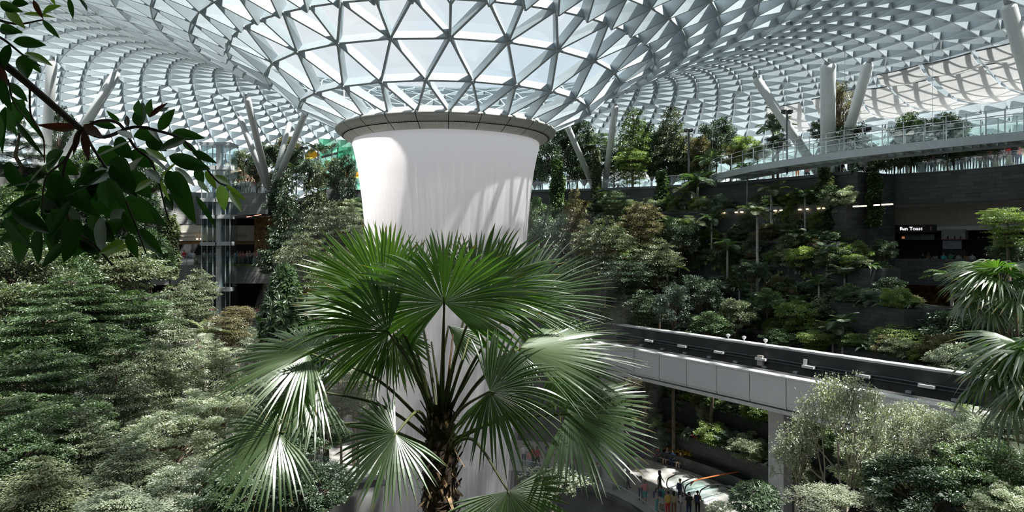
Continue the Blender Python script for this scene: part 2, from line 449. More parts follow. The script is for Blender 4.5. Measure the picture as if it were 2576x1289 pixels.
gl = np_mesh('glass_pane', NV + NI * 0.0 - NI * 0.04, tris, M['roofglass'])
link('glass_pane', gl, lattice)

# ================================================================ collar of the oculus
collar = empty('oculus_collar', (AX, AY, CZ))
tag(collar, 'grey panelled ring collar at the mouth of the glass funnel above the waterfall', 'ring collar')
npan = 24; sub = 8
def cprof(pr, name, mat, off, seams=True):
    mb = MB(); n = npan * (sub + 1)
    # every panel is SUB wide segments and one thin dark joint
    angs = []
    w = 2 * PI / npan; jw = 0.008
    for p in range(npan):
        a = TH0 + w * p
        angs.append((a - jw / 2, 1))
        for s in range(sub): angs.append((a + jw / 2 + (w - jw) * s / sub, 0))
    base = 0
    for a, _ in angs:
        for r, z in pr: mb.v.append((r * math.cos(a), r * math.sin(a), z))
    k = len(pr); T = len(angs)
    for i in range(T):
        i2 = (i + 1) % T
        for j in range(k - 1):
            mb.f.append((i * k + j, i2 * k + j, i2 * k + j + 1, i * k + j + 1)); mb.m.append(angs[i][1])
    return mb.build(name, [mat, M['seam']], collar, True)
cprof([(6.05, 7.16), (6.45, 7.14), (6.64, 7.06), (6.70, 6.98), (6.69, 6.92), (6.60, 6.82), (6.27, 6.58)], 'outer_band', M['collar'], 0)
cprof([(6.19, 6.545), (5.95, 6.38), (5.78, 6.27), (5.70, 6.25), (5.62, 6.30)], 'soffit_band', M['collarlow'], 0)
mb = MB(); mb.revolve([(6.27, 6.58), (6.24, 6.62), (6.18, 6.60), (6.19, 6.545)], 120, m=0)
mb.build('shadow_groove', M['seam'], collar)
mb = MB()
for i in range(240):
    a = 2 * PI * i / 240
    p = Vector((6.30 * math.cos(a), 6.30 * math.sin(a), 6.615)); t = Vector((-math.sin(a), math.cos(a), 0))
    mb.bar(p - t * 0.015, p + t * 0.015, 0.05, 0.05)
mb.build('nozzle_teeth', M['darksteel'], collar)
mb = MB(); mb.revolve([(6.05, 7.16), (6.0, 7.4), (5.62, 7.4), (5.62, 6.30)], 96); mb.build('inner_gutter', M['collar'], collar, True)

# ================================================================ waterfall
def water_mat(name, base, streak, wcol, lo=0.35, hi=0.7, ramp=None):
    m, nt, out = new_mat(name)
    tc = N(nt, 'ShaderNodeTexCoord')
    sp = N(nt, 'ShaderNodeSeparateXYZ'); nt.links.new(tc.outputs['Object'], sp.inputs[0])
    at = N(nt, 'ShaderNodeMath', operation='ARCTAN2'); nt.links.new(sp.outputs['Y'], at.inputs[0]); nt.links.new(sp.outputs['X'], at.inputs[1])
    cb = N(nt, 'ShaderNodeCombineXYZ')
    sc = N(nt, 'ShaderNodeMath', operation='MULTIPLY'); sc.inputs[1].default_value = 15.0; nt.links.new(at.outputs[0], sc.inputs[0])
    zz = N(nt, 'ShaderNodeMath', operation='MULTIPLY'); zz.inputs[1].default_value = 0.035; nt.links.new(sp.outputs['Z'], zz.inputs[0])
    nt.links.new(sc.outputs[0], cb.inputs['X']); nt.links.new(zz.outputs[0], cb.inputs['Y'])
    n1 = N(nt, 'ShaderNodeTexNoise'); n1.inputs['Scale'].default_value = 1.1; n1.inputs['Detail'].default_value = 5.0; n1.inputs['Roughness'].default_value = 0.62
    nt.links.new(cb.outputs[0], n1.inputs['Vector'])
    mr = N(nt, 'ShaderNodeMapRange'); mr.inputs['From Min'].default_value = lo; mr.inputs['From Max'].default_value = hi
    mr.inputs['To Min'].default_value = base; mr.inputs['To Max'].default_value = streak
    nt.links.new(n1.outputs['Fac'], mr.inputs['Value'])
    # thick unbroken sheet just under the lip, thinning as it falls
    zr = N(nt, 'ShaderNodeMapRange'); zr.inputs['From Min'].default_value = 1.5; zr.inputs['From Max'].default_value = 6.0
    zr.inputs['To Min'].default_value = 0.0; zr.inputs['To Max'].default_value = 0.55
    nt.links.new(sp.outputs['Z'], zr.inputs['Value'])
    ad = N(nt, 'ShaderNodeMath', operation='ADD', use_clamp=True); nt.links.new(mr.outputs[0], ad.inputs[0]); nt.links.new(zr.outputs[0], ad.inputs[1])
    zl = N(nt, 'ShaderNodeMapRange'); zl.inputs['From Min'].default_value = -20.0; zl.inputs['From Max'].default_value = -8.0
    zl.inputs['To Min'].default_value = 0.80; zl.inputs['To Max'].default_value = 1.0
    nt.links.new(sp.outputs['Z'], zl.inputs['Value'])
    mu = N(nt, 'ShaderNodeMath', operation='MULTIPLY'); nt.links.new(ad.outputs[0], mu.inputs[0]); nt.links.new(zl.outputs[0], mu.inputs[1])
    if ramp:
        zq = N(nt, 'ShaderNodeMapRange'); zq.inputs['From Min'].default_value = ramp[0]; zq.inputs['From Max'].default_value = ramp[1]
        zq.inputs['To Min'].default_value = 1.0; zq.inputs['To Max'].default_value = 0.0
        nt.links.new(sp.outputs['Z'], zq.inputs['Value'])
        m0 = N(nt, 'ShaderNodeMath', operation='MULTIPLY'); nt.links.new(mu.outputs[0], m0.inputs[0]); nt.links.new(zq.outputs[0], m0.inputs[1]); mu = m0
    t = N(nt, 'ShaderNodeBsdfTransparent')
    d = N(nt, 'ShaderNodeBsdfDiffuse'); d.inputs[0].default_value = c4(wcol)
    tl = N(nt, 'ShaderNodeBsdfTranslucent'); tl.inputs[0].default_value = c4(wcol)
    m1 = N(nt, 'ShaderNodeMixShader'); m1.inputs[0].default_value = 0.72
    nt.links.new(d.outputs[0], m1.inputs[1]); nt.links.new(tl.outputs[0], m1.inputs[2])
    mx = N(nt, 'ShaderNodeMixShader'); nt.links.new(mu.outputs[0], mx.inputs[0])
    nt.links.new(t.outputs[0], mx.inputs[1]); nt.links.new(m1.outputs[0], mx.inputs[2])
    nt.links.new(mx.outputs[0], out.inputs[0])
    return m
wz = [6.30, 6.26, 6.1, 5.6, 4.65, 3.2, 1.7, -0.5, -3, -6.85, -10, -13, -16.4, -20]
wr = [5.62, 5.70, 5.68, 5.56, 5.36, 5.16, 5.0, 4.85, 4.68, 4.38, 4.13, 3.86, 3.6, 3.35]
zs = np.concatenate([np.linspace(6.30, 5.0, 10), np.linspace(4.6, -20, 50)])
rs = np.interp(-zs, -np.array(wz), wr)
fall = empty('waterfall', (AX, AY, CZ))
tag(fall, 'tall white waterfall pouring from the round collar behind the big fan palm', 'waterfall')
mb = MB(); mb.revolve(list(zip(rs, zs)), 180); mb.build('water_curtain', water_mat('water_curtain', 0.50, 0.97, (0.82, 0.80, 0.82)), fall, True)
for dr, lab, a in ((0.10, 'falling_spray', (0.0, 0.22)), (0.24, 'outer_spray', (0.0, 0.10))):
    mb = MB(); zz_ = zs[zs < 3.5]; rr_ = rs[zs < 3.5] + dr * np.clip((3.5 - zz_) / 6, 0, 1.6)
    mb.revolve(list(zip(rr_, zz_)), 120); mb.build(lab, water_mat(lab, a[0], a[1], (0.66, 0.65, 0.67), 0.3, 0.6, (-4.0, 3.4)), fall, True)

mh, nth, outh = new_mat('mist')
vs_ = N(nth, 'ShaderNodeVolumeScatter'); vs_.inputs['Density'].default_value = 0.006; vs_.inputs['Anisotropy'].default_value = 0.35; vs_.inputs['Color'].default_value = (0.98, 0.97, 1, 1)
nth.links.new(vs_.outputs[0], outh.inputs['Volume'])
mb = MB(); mb.revolve([(0.01, -17.8), (13.0, -17.8), (13.0, -8.0), (9.0, 2.0), (0.01, 3.5)], 40); mist = mb.build('mist', mh, None, False, (AX, AY, CZ))
tag(mist, 'faint drifting mist round the lower half of the waterfall', 'mist', None, 'stuff')
# ================================================================ terraced ground
STEPS = [(0.0, 23.5), (2.5, 25.0), (5.0, 27.0), (8.0, 29.0), (11.1, 31.0), (14.0, 33.0), (16.6, 34.5), (18.7, 36.0), (21.9, 37.5), (24.7, 42.5), (24.7, 88.0)]
def cap(th, R):
    d = math.degrees(th) % 360
    if d > 345 or d < 26.5:                     # below the right-hand shops
        if R > 36.01: return 11.1
        return 16.6 if 18 < d < 30 else 14.0 if 8 < d < 30 else 11.1
    if d < 62 and R > 42.6: return 11.1         # behind the right-hand gallery front
    if 116 < d < 147: return 8.4                # below the left-hand balconies
    if 205 < d < 325: return 5.0                # below the viewer
    return 99.0
def ground_z(x, y):
    R = math.hypot(x - AX, y - AY); th = math.atan2(y - AY, x - AX)
    for z, Re in STEPS:
        if R <= Re: return min(z, cap(th, R))
    return min(24.7, cap(th, R))
mb = MB(); NT = 480
for i in range(NT):
    a0 = 2 * PI * i / NT; a1 = 2 * PI * (i + 1) / NT; am = (a0 + a1) / 2
    z_prev = 0.0
    for j in range(1, len(STEPS)):
        R0 = STEPS[j - 1][1]; R1 = STEPS[j][1]; Rm = (R0 + R1) / 2; z = min(STEPS[j][0], cap(am, Rm))
        if abs(z - z_prev) > 1e-6:
            mb.quad(pol(R0, a0, z_prev), pol(R0, a1, z_prev), pol(R0, a1, z), pol(R0, a0, z), 0, [(R0 * a0, z_prev), (R0 * a1, z_prev), (R0 * a1, z), (R0 * a0, z)])
        mb.quad(pol(R0, a0, z), pol(R0, a1, z), pol(R1, a1, z), pol(R1, a0, z), 1 if R1 < 40 or z < 20 else 2)
        zn = min(STEPS[j][0], cap(am + 2 * PI / NT, Rm))
        if abs(zn - z) > 1e-6:
            lo, hi = min(z, zn), max(z, zn)
            mb.quad(pol(R0, a1, lo), pol(R1, a1, lo), pol(R1, a1, hi), pol(R0, a1, hi), 0, [(R0, lo), (R1, lo), (R1, hi), (R0, hi)])
        z_prev = z
ter = mb.build('ground_terraces', [M['stone'], M['soil'], M['concretelt']])
tag(ter, 'stepped dark stone planter terraces around the plaza', None, None, 'structure')
mb = MB(); mb.revolve([(42.4, 24.2), (42.4, 24.72), (88, 24.72)], 40, (AX, AY, 0), a0=math.radians(26.5), a1=math.radians(62.5)); tag(mb.build('floor_upper', M['concretelt']), 'upper garden floor behind the gallery', None, None, 'structure')
mb = MB()
for zc, Rc in ((24.7, 37.5), (21.9, 36.0), (18.7, 34.5), (16.6, 33.0), (14.0, 31.0), (11.1, 29.0), (8.0, 27.0)):
    for a in range(54):
        t0 = math.radians(27 + a * 1.5); t1 = math.radians(28.5 + a * 1.5)
        p0 = pol(Rc - 0.12, t0, zc); p1 = pol(Rc - 0.12, t1, zc); q0 = pol(Rc + 0.2, t0, zc); q1 = pol(Rc + 0.2, t1, zc)
        up = Vector((0, 0, 0.14))
        mb.quad(p0 + up, p1 + up, q1 + up, q0 + up); mb.quad(p0 - up, p1 - up, p1 + up, p0 + up); mb.quad(q0 - up, q1 - up, q1 + up, q0 + up); mb.quad(p0 - up, p1 - up, q1 - up, q0 - up)
tag(mb.build('trim_1', M['darksteel']), 'dark coping along the terrace edges', None, None, 'structure')

# unseen viewer's building: floor, plus back wall and slab added to block sky light
A0_, A1_ = math.radians(212), math.radians(332)
mb = MB(); mb.revolve([(41.2, 15.2), (41.2, 16.4), (60, 16.4)], 60, (AX, AY, 0), a0=A0_, a1=A1_); mb.revolve([(41.2, 15.2), (60, 15.2)], 60, (AX, AY, 0), a0=A0_, a1=A1_)
tag(mb.build('floor_back', M['concretelt']), 'floor of the gallery behind the viewer', None, None, 'structure')
mb = MB(); mb.revolve([(60, 22.0), (40.9, 22.0), (40.9, 25.4), (41.3, 25.4), (41.3, 24.7), (60, 24.7)], 60, (AX, AY, 0), a0=A0_, a1=A1_)
tag(mb.build('ceiling_sky_block', M['stone']), 'unseen gallery slab added above the viewer to block sky light', None, None, 'structure')
mb = MB(); mb.revolve([(50.0, 16.4), (50.0, 22.0)], 60, (AX, AY, 0), a0=A0_, a1=A1_)
tag(mb.build('wall_sky_block', M['darkint']), 'unseen dark wall added behind the viewer to block sky light', None, None, 'structure')
# plaza floor with the round opening under the waterfall
mb = MB(); mb.revolve([(13.5, 0.0), (23.5, 0.0)], 120, (AX, AY, 0.0)); fl = mb.build('floor', M['paving'])
tag(fl, 'light stone plaza floor round the pool', None, None, 'structure')
mb = MB(); mb.revolve([(13.5, 0.0), (13.5, -0.9), (13.2, -1.0), (12.0, -6.0)], 120, (AX, AY, 0.0)); tag(mb.build('wall_pool', M['black'], None, True), 'black wall of the pool well', None, None, 'structure')
mb = MB(); mb.revolve([(0.01, -6.0), (12.1, -6.0)], 96, (AX, AY, 0.0)); tag(mb.build('floor_pool', solid('pool_water', (0.015, 0.017, 0.018), 0.15, var=0)), 'dark pool water', None, None, 'structure')
mb = MB(); mb.revolve([(13.25, 0.0), (13.25, 0.22), (13.7, 0.22), (13.7, 0.0)], 120, (AX, AY, 0.0))
tag(mb.build('trim_2', M['darksteel']), 'dark kerb of the pool well', None, None, 'structure')
bal = empty('pool_balustrade', (AX, AY, 0)); tag(bal, 'low clear glass balustrade round the dark pool on the plaza', 'balustrade')
mb = MB(); mb.revolve([(13.45, 0.22), (13.45, 1.15)], 120); mb.build('glass_panel', M['railglass'], bal, True)
mb = MB(); mb.revolve([(13.42, 1.15), (13.42, 1.2), (13.48, 1.2), (13.48, 1.15), (13.42, 1.15)], 120); mb.build('top_rail', M['greysteel'], bal, True)

# ================================================================ camera, sun, sky
cam = bpy.data.cameras.new('camera'); cam.lens = 24.0; cam.sensor_width = 36.0; cam.sensor_fit = 'HORIZONTAL'
cam.shift_y = -(644.5 - HOR) / 2576.0; cam.clip_start = 0.05; cam.clip_end = 600
co = bpy.data.objects.new('camera', cam); COL.objects.link(co); co.location = (0, 0, CZ); co.rotation_euler = (PI / 2, 0, 0)
SC.camera = co
SUN_DIR = Vector((0.40, -0.17, 0.90)).normalized()
sl = bpy.data.lights.new('sun', 'SUN'); sl.energy = 14.0; sl.angle = math.radians(1.6); sl.color = (1.0, 0.955, 0.89)
so = bpy.data.objects.new('sun', sl); COL.objects.link(so); so.location = (20, 20, 60)
so.rotation_euler = SUN_DIR.to_track_quat('Z', 'Y').to_euler()
w = bpy.data.worlds.new('sky'); SC.world = w; w.use_nodes = True
nt = w.node_tree; nt.nodes.clear()
out = N(nt, 'ShaderNodeOutputWorld'); bg = N(nt, 'ShaderNodeBackground')
tc = N(nt, 'ShaderNodeTexCoord'); no = N(nt, 'ShaderNodeTexNoise'); no.inputs['Scale'].default_value = 2.2; no.inputs['Detail'].default_value = 5.0
nt.links.new(tc.outputs['Generated'], no.inputs['Vector'])
mr = N(nt, 'ShaderNodeMapRange'); mr.inputs['From Min'].default_value = 0.38; mr.inputs['From Max'].default_value = 0.62; nt.links.new(no.outputs['Fac'], mr.inputs['Value'])
mx = N(nt, 'ShaderNodeMix', data_type='RGBA'); mx.inputs['A'].default_value = (0.69, 0.81, 0.90, 1); mx.inputs['B'].default_value = (0.90, 0.91, 0.93, 1)
nt.links.new(mr.outputs[0], mx.inputs['Factor']); nt.links.new(mx.outputs['Result'], bg.inputs['Color']); bg.inputs['Strength'].default_value = 0.88
nt.links.new(bg.outputs[0], out.inputs[0])
SC.view_settings.view_transform = 'Standard'; SC.view_settings.look = 'None'; SC.view_settings.gamma = 1.0
SC.view_settings.use_curve_mapping = False; SC.view_settings.exposure = 0.15
SC.cycles.max_bounces = 7; SC.cycles.diffuse_bounces = 3; SC.cycles.glossy_bounces = 2; SC.cycles.transmission_bounces = 4
SC.cycles.transparent_max_bounces = 10; SC.cycles.sample_clamp_indirect = 6.0
# ================================================================ raking roof columns
def column(b, t, r, what, mast=False):
    o = empty('roof_column', b)
    b = Vector(b); t = Vector(t); d = t - b; n = d.normalized()
    mb = MB(); L = d.length
    mb.tube([n * 0, n * (L - 0.75), n * (L - 0.5)], [r, r, r * 0.6], 16); s = mb.build('shaft', M['column'], o, True)
    mb = MB(); mb.tube([n * (L - 0.5), n * (L - 0.15), n * L], [r * 0.5, r * 0.42, r * 0.5], 10); mb.build('top_joint', M['greysteel'], o, True)
    mb = MB(); mb.tube([n * -0.02, n * 0.28], [r * 1.18, r * 1.12], 16); mb.build('base_sleeve', M['greysteel'], o, True)
    tag(o, what, 'column', 'raking columns under the roof')
    return o
def roof_top(px, py, lo=20.0):
    h = roof_hit(px, py, lo)
    return Vector(h) if h else None
def col_px(bx, by, Yb, tx, ty, Yt, r, what):
    b = P(bx, by, Yb); b.z = max(b.z, 0); t = P(tx, ty, Yt)
    R = math.hypot(t.x - AX, t.y - AY); t.z = CZ + float(roofH(R)) - 0.45
    if b.z > 20: b.z = 24.7
    column(b, t, r, what)
col_px(675, 483, 78.5, 598, 262, 76.5, 0.33, 'pale column leaning far left, first of the four beside the glass lift')
col_px(679, 487, 78.5, 618, 250, 70.0, 0.36, 'grey column leaning left, second of the four beside the glass lift')
col_px(682, 483, 79.0, 732, 300, 80.0, 0.30, 'banded white column leaning right, third of the four beside the glass lift')
col_px(688, 483, 78.5, 780, 278, 74.0, 0.36, 'grey column leaning far right, last of the four beside the glass lift')
col_px(112, 425, 58.5, 132, 150, 56.0, 0.40, 'upright grey column behind the dark leafy branch')
col_px(140, 420, 58.8, 303, 190, 60.0, 0.40, 'slanting column rising to the right behind the leafy branch')
col_px(100, 432, 58.5, 22, 285, 63.0, 0.34, 'banded column leaning left behind the leafy branch')
col_px(2066, 446, 63.6, 1893, 180, 62.0, 0.42, 'long pale column slanting left behind the skybridge')
col_px(2083, 446, 63.2, 2083, 140, 57.0, 0.62, 'thick upright grey column behind the skybridge')
col_px(2084, 446, 64.8, 2070, 195, 70.0, 0.30, 'thin pale column just behind the thick upright column')
col_px(2100, 446, 63.4, 2190, 168, 56.5, 0.44, 'pale column slanting right behind the skybridge')
col_px(1497, 468, 78.5, 1400, 300, 74.0, 0.34, 'white column slanting down from the collar edge to the right-hand trees')
col_px(1520, 470, 78.5, 1550, 238, 74.0, 0.36, 'grey column standing in the trees right of the collar')
col_px(1512, 470, 79.0, 1484, 280, 84.0, 0.30, 'banded white column between the collar and the tall right-hand trees')
col_px(2640, 232, 46.0, 2530, -10, 43.0, 0.45, 'pale column stub at the top right corner')

# ================================================================ sun shades under the roof
def shade(q, what, sag=0.5, off=1.0):
    """curved fabric sheet hung under the gridshell between four roof points"""
    c = []
    for px, py in q:
        h = roof_hit(px, py); c.append((math.hypot(h[0] - AX, h[1] - AY), math.atan2(h[1] - AY, h[0] - AX)))
    (R0, t0), (R1, t1), (R2, t2), (R3, t3) = c
    cx = sum(pol(R, t).x for R, t in c) / 4; cy = sum(pol(R, t).y for R, t in c) / 4
    def pt(u, v, lift=0.0):
        p = pol(R0, t0) * (1 - u) * (1 - v) + pol(R1, t1) * u * (1 - v) + pol(R2, t2) * u * v + pol(R3, t3) * (1 - u) * v
        R = math.hypot(p.x - AX, p.y - AY)
        z = CZ + float(roofH(R)) - off - sag * math.sin(PI * v) * 1.2 - 0.25 * math.sin(PI * u) * (0.3 + v)
        return Vector((p.x - cx, p.y - cy, z - CZ + lift))
    o = empty('sun_shade', (cx, cy, CZ)); tag(o, what, 'sun shade', 'white fabric sun shades under the roof')
    mb = MB(); n1, n2 = 14, 12
    mb.grid(lambda u, v: pt(u, v, 0.0), n1, n2); mb.grid(lambda u, v: pt(1 - u, v, 0.02), n1, n2)
    mb.build('fabric', M['fabric'], o, True)
    mb = MB(); mb.tube([pt(i / 12, 0) for i in range(13)], 0.06, 6); mb.build('head_rail', M['darksteel'], o)
    mb = MB(); mb.tube([pt(i / 12, 1) for i in range(13)], 0.035, 6); mb.build('hem_bar', M['greysteel'], o)
def fabric():
    m, nt, out = new_mat('shade_fabric')
    d = N(nt, 'ShaderNodeBsdfDiffuse'); t = N(nt, 'ShaderNodeBsdfTranslucent')
    c, _ = noise_mix(nt, (0.60, 0.60, 0.61), (0.65, 0.65, 0.65), 2.0)
    nt.links.new(c, d.inputs[0]); nt.links.new(c, t.inputs[0])
    mx = N(nt, 'ShaderNodeMixShader'); mx.inputs[0].default_value = 0.55
    nt.links.new(d.outputs[0], mx.inputs[1]); nt.links.new(t.outputs[0], mx.inputs[2]); nt.links.new(mx.outputs[0], out.inputs[0]); return m
M['fabric'] = fabric()
shade([(1926, 246), (2012, 231), (2040, 302), (1958, 300)], 'small white shade left of the long slanting column', 0.4)
shade([(2042, 224), (2150, 196), (2200, 268), (2085, 290)], 'white shade between the thick upright column and the right slanting column', 0.5)
shade([(2160, 196), (2232, 188), (2322, 252), (2205, 272)], 'white shade just right of the right slanting column, lower row', 0.5)
shade([(2236, 188), (2330, 170), (2440, 232), (2328, 250)], 'wide white shade in the middle of the lower row', 0.5)
shade([(2345, 165), (2470, 132), (2570, 205), (2452, 230)], 'white shade above the planted bridge end, lower row', 0.5)
shade([(2480, 130), (2620, 96), (2700, 180), (2580, 203)], 'white shade cut by the right edge, lower row', 0.5)
shade([(2205, 158), (2310, 132), (2345, 160), (2230, 186)], 'narrow white shade at the left end of the upper row', 0.35)
shade([(2322, 130), (2442, 98), (2482, 126), (2350, 160)], 'white shade in the middle of the upper row', 0.4)
shade([(2455, 94), (2600, 56), (2640, 90), (2492, 122)], 'white shade at the right end of the upper row', 0.4)
def cable(px, y0, y1, Y, what):
    a = P(px, y0, Y); R = math.hypot(a.x - AX, a.y - AY); a.z = CZ + float(roofH(R)) - 0.5; b = P(px, y1, Y)
    mb = MB(); mb.tube([a, b], 0.016, 5); tag(mb.build('bridge_cable', M['greysteel']), what, 'cable', 'thin cables holding the skybridge')

# ================================================================ skybridge
bp = [P(1790, 448, 70), P(1895, 424, 61.5), P(2000, 397, 56.5), P(2170, 372, 51), P(2380, 348, 46.5), P(2576, 327, 43.3), P(2760, 305, 40.5)]
for p in bp: p.z = 25.62
bl = [Vector(p) for p in catmull(bp, 8)]
nb = []
for i in range(len(bl)):
    d = (bl[min(i + 1, len(bl) - 1)] - bl[max(i - 1, 0)]).normalized(); nb.append(Vector((-d.y, d.x, 0)))
bridge = empty('skybridge', (bl[24].x, bl[24].y, 25.62)); tag(bridge, 'pale steel footbridge with glass railings curving high across the right side', 'footbridge')
O = bridge.location.copy(); W = 3.4
near = [p - O for p in bl]; far = [p + n * W - O for p, n in zip(bl, nb)]
UP = Vector((0, 0, 1))
def strip(mb, A, B, m=0):
    for i in range(len(A) - 1): mb.quad(A[i], A[i + 1], B[i + 1], B[i], m)
def beam(line, nrm, w, z0, z1, name):
    mb = MB(); a = [p + UP * z0 for p in line]; b = [p + UP * z1 for p in line]
    a2 = [p + n * w + UP * z0 for p, n in zip(line, nrm)]; b2 = [p + n * w + UP * z1 for p, n in zip(line, nrm)]
    strip(mb, a, b); strip(mb, b2, a2); strip(mb, b, b2); strip(mb, a2, a)
    mb.quad(a[0], b[0], b2[0], a2[0]); mb.quad(a[-1], a2[-1], b2[-1], b[-1])
    return mb.build(name, M['greysteel'], bridge)
beam(near, nb, 0.22, -0.58, 0.0, 'edge_beam'); beam(far, [n * -1 for n in nb], 0.22, -0.58, 0.0, 'edge_beam')
mb = MB(); strip(mb, [p + UP * -0.06 for p in near], [p + UP * -0.06 for p in far]); strip(mb, [p + UP * -0.14 for p in far], [p + UP * -0.14 for p in near])
mb.build('glass_deck', glassy('deck_glass', (0.62, 0.72, 0.72), 0.06, 0.2, (0.45, 0.48, 0.48), 0.5), bridge)
for i in range(1, len(bl) - 1):
    mb = MB(); mb.bar(near[i] + UP * -0.3, far[i] + UP * -0.3, 0.14, 0.3); mb.build('cross_beam', M['greysteel'], bridge)
for side, line in (('near', near), ('far', far)):
    mb = MB()
    strip(mb, [p + UP * 0.05 for p in line], [p + UP * 1.02 for p in line]); mb.build('railing_glass', M['railglass'], bridge)
    mb = MB(); mb.tube([p + UP * 1.16 for p in line], 0.03, 6); mb.tube([p + UP * 1.55 for p in line], 0.022, 6); mb.build('handrail', M['greysteel'], bridge)
    for i in range(0, len(bl), 2):
        mb = MB(); mb.bar(line[i] + UP * -0.05, line[i] + UP * 1.56, 0.05, 0.06, (1, 0, 0)); mb.build('railing_post', M['greysteel'], bridge)
for px, y0, y1, Y, s in ((1793, 60, 440, 70, 'thin cable dropping to the left end of the skybridge'), (2125, 60, 372, 52, 'thin cable beside the thick upright column'), (2346, 0, 345, 47.5, 'thin cable in front of the white shades')):
    cable(px, y0, y1, Y, s)
# planting boxes on the bridge and the pavilion roof beyond
# ================================================================ right-hand gallery and shops
gal = [pol(42.4, math.radians(27.2)), P(2242, 440, 61.2), P(2330, 436, 59.6), P(2420, 430, 57.6), P(2500, 424, 55.6), P(2576, 415, 53.4), P(2700, 400, 50.0), P(2900, 400, 45)]
gal = [Vector((p[0], p[1], 0)) for p in catmull([tuple(p) for p in gal], 4)]
mb = MB(); mb.wall([(p.x, p.y) for p in gal], 22.0, 24.75, -0.5); tag(mb.build('wall_right_gallery', M['stone']), 'dark stone gallery front on the right', None, None, 'structure')
mb = MB(); mb.wall([(p.x, p.y) for p in gal[1:]], 14.9, 17.2, -0.4); tag(mb.build('wall_right_parapet', M['stone']), 'dark stone parapet of the shop level', None, None, 'structure')
gn = []
for i in range(len(gal)):
    d = (gal[min(i + 1, len(gal) - 1)] - gal[max(i - 1, 0)]).normalized(); gn.append(Vector((-d.y, d.x, 0)))
def off(k): return [p + n * k for p, n in zip(gal, gn)]
mb = MB(); B6 = off(5.6)
strip(mb, [p + UP * 22.05 for p in gal], [p + UP * 22.05 for p in B6]); strip(mb, [p + UP * 24.65 for p in off(30)], [p + UP * 24.65 for p in gal])
tag(mb.build('floor_gallery', M['concretelt']), 'gallery floor slab on the right', None, None, 'structure')
mb = MB(); mb.wall([(p.x, p.y) for p in off(5.0)], 20.15, 22.05, -0.3); tag(mb.build('wall_right_bulkhead', M['beige']), 'plain beige bulkhead above the shops', None, None, 'structure')
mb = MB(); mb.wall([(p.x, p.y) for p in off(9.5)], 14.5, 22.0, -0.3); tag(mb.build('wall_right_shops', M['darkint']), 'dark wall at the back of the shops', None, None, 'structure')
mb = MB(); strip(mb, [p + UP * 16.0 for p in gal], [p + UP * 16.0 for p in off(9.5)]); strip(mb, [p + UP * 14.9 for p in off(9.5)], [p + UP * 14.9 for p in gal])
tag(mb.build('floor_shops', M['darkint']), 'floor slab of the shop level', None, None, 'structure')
mb = MB(); mb.wall([(p.x, p.y) for p in off(4.5)], 8.0, 14.9, -0.3); tag(mb.build('wall_right_lower', M['gold']), 'bronze glowing wall of the lower level', None, None, 'structure')
mb = MB(); mb.wall([(p.x, p.y) for p in off(5.02)], 19.75, 20.15, -0.2); tag(mb.build('trim_3', M['greysteel']), 'grey metal strip above the shop fronts', None, None, 'structure')
mb = MB(); mb.wall([(gal[0].x - .1, gal[0].y), (gal[0].x + 6.2, gal[0].y + 11.2)], 8.0, 24.6, -0.4); tag(mb.build('wall_right_end', M['stone']), 'end wall of the gallery', None, None, 'structure')
def text_mesh(name, body, size, depth, mat, parent, loc, rz, flip=False, font_sc=(1, 1)):
    cu = bpy.data.curves.new(name, 'FONT'); cu.body = body; cu.size = size; cu.extrude = depth; cu.align_x = 'CENTER'; cu.align_y = 'CENTER'
    tmp = bpy.data.objects.new('tmp', cu); COL.objects.link(tmp)
    dg = bpy.context.evaluated_depsgraph_get(); me = bpy.data.meshes.new_from_object(tmp.evaluated_get(dg))
    bpy.data.objects.remove(tmp); bpy.data.curves.remove(cu)
    R = Matrix.Rotation(rz, 4, 'Z') @ Matrix.Rotation(PI / 2, 4, 'X') @ Matrix.Diagonal((-font_sc[0] if flip else font_sc[0], font_sc[1], 1, 1))
    me.transform(R); me.materials.clear(); me.materials.append(mat)
    if flip: me.flip_normals()
    me.name = name
    return link(name, me, parent, loc)
def on_front(px, k):
    """point on the shop-front line at picture column px"""
    L = off(k)
    for a, b in zip(L, L[1:]):
        xa, xb = proj((a.x, a.y, 18))[0], proj((b.x, b.y, 18))[0]
        if xa <= px <= xb:
            t = (px - xa) / (xb - xa); p = a.lerp(b, t); d = (b - a).normalized(); return p, d, math.atan2(d.y, d.x)
    return L[1], Vector((1, 0, 0)), 0.0
def zpx(py, Y): return CZ + (HOR - py) / F * Y
# toast shop sign
p, d, rz = on_front(2300, 4.95); nrm = Vector((d.y, -d.x, 0)); z = zpx(576, p.y)
so_ = empty('toast_shop_sign', (p.x, p.y, z)); tag(so_, 'black shop sign reading Fun Toast in white lit letters', 'sign')
mb = MB(); mb.box(nrm * 0.10, (3.6, 0.16, 0.72), rz); mb.build('sign_board', M['black'], so_)
text_mesh('sign_lettering', 'Fun Toast', 0.46, 0.02, M['sign'], so_, nrm * 0.22 + d * -0.25, rz)
mb = MB(); mb.box(d * -0.95 + nrm * 0.22 + UP * -0.03, (0.34, 0.04, 0.05), rz); mb.build('sign_dash', M['sign'], so_); mb = MB(); mb.box(d * 1.35 + nrm * 0.20 + UP * 0.02, (0.14, 0.05, 0.34), rz); mb.build('sign_seal', solid('seal_red', (0.5, 0.2, 0.22), 0.5), so_)
p, d, rz = on_front(2313, 6.2)
mbx = empty('menu_board', (p.x, p.y, zpx(597, p.y))); tag(mbx, 'dim wide menu board hanging below the toast shop sign', 'menu board')
for k in (-0.62, 0.62):
    mb = MB(); mb.box(d * k, (1.2, 0.06, 0.55), rz); mb.build('menu_panel', solid('menu_panel', (0.10, 0.13, 0.14), 0.4, var=0.2), mbx)
p, d, rz = on_front(2284, 6.6)
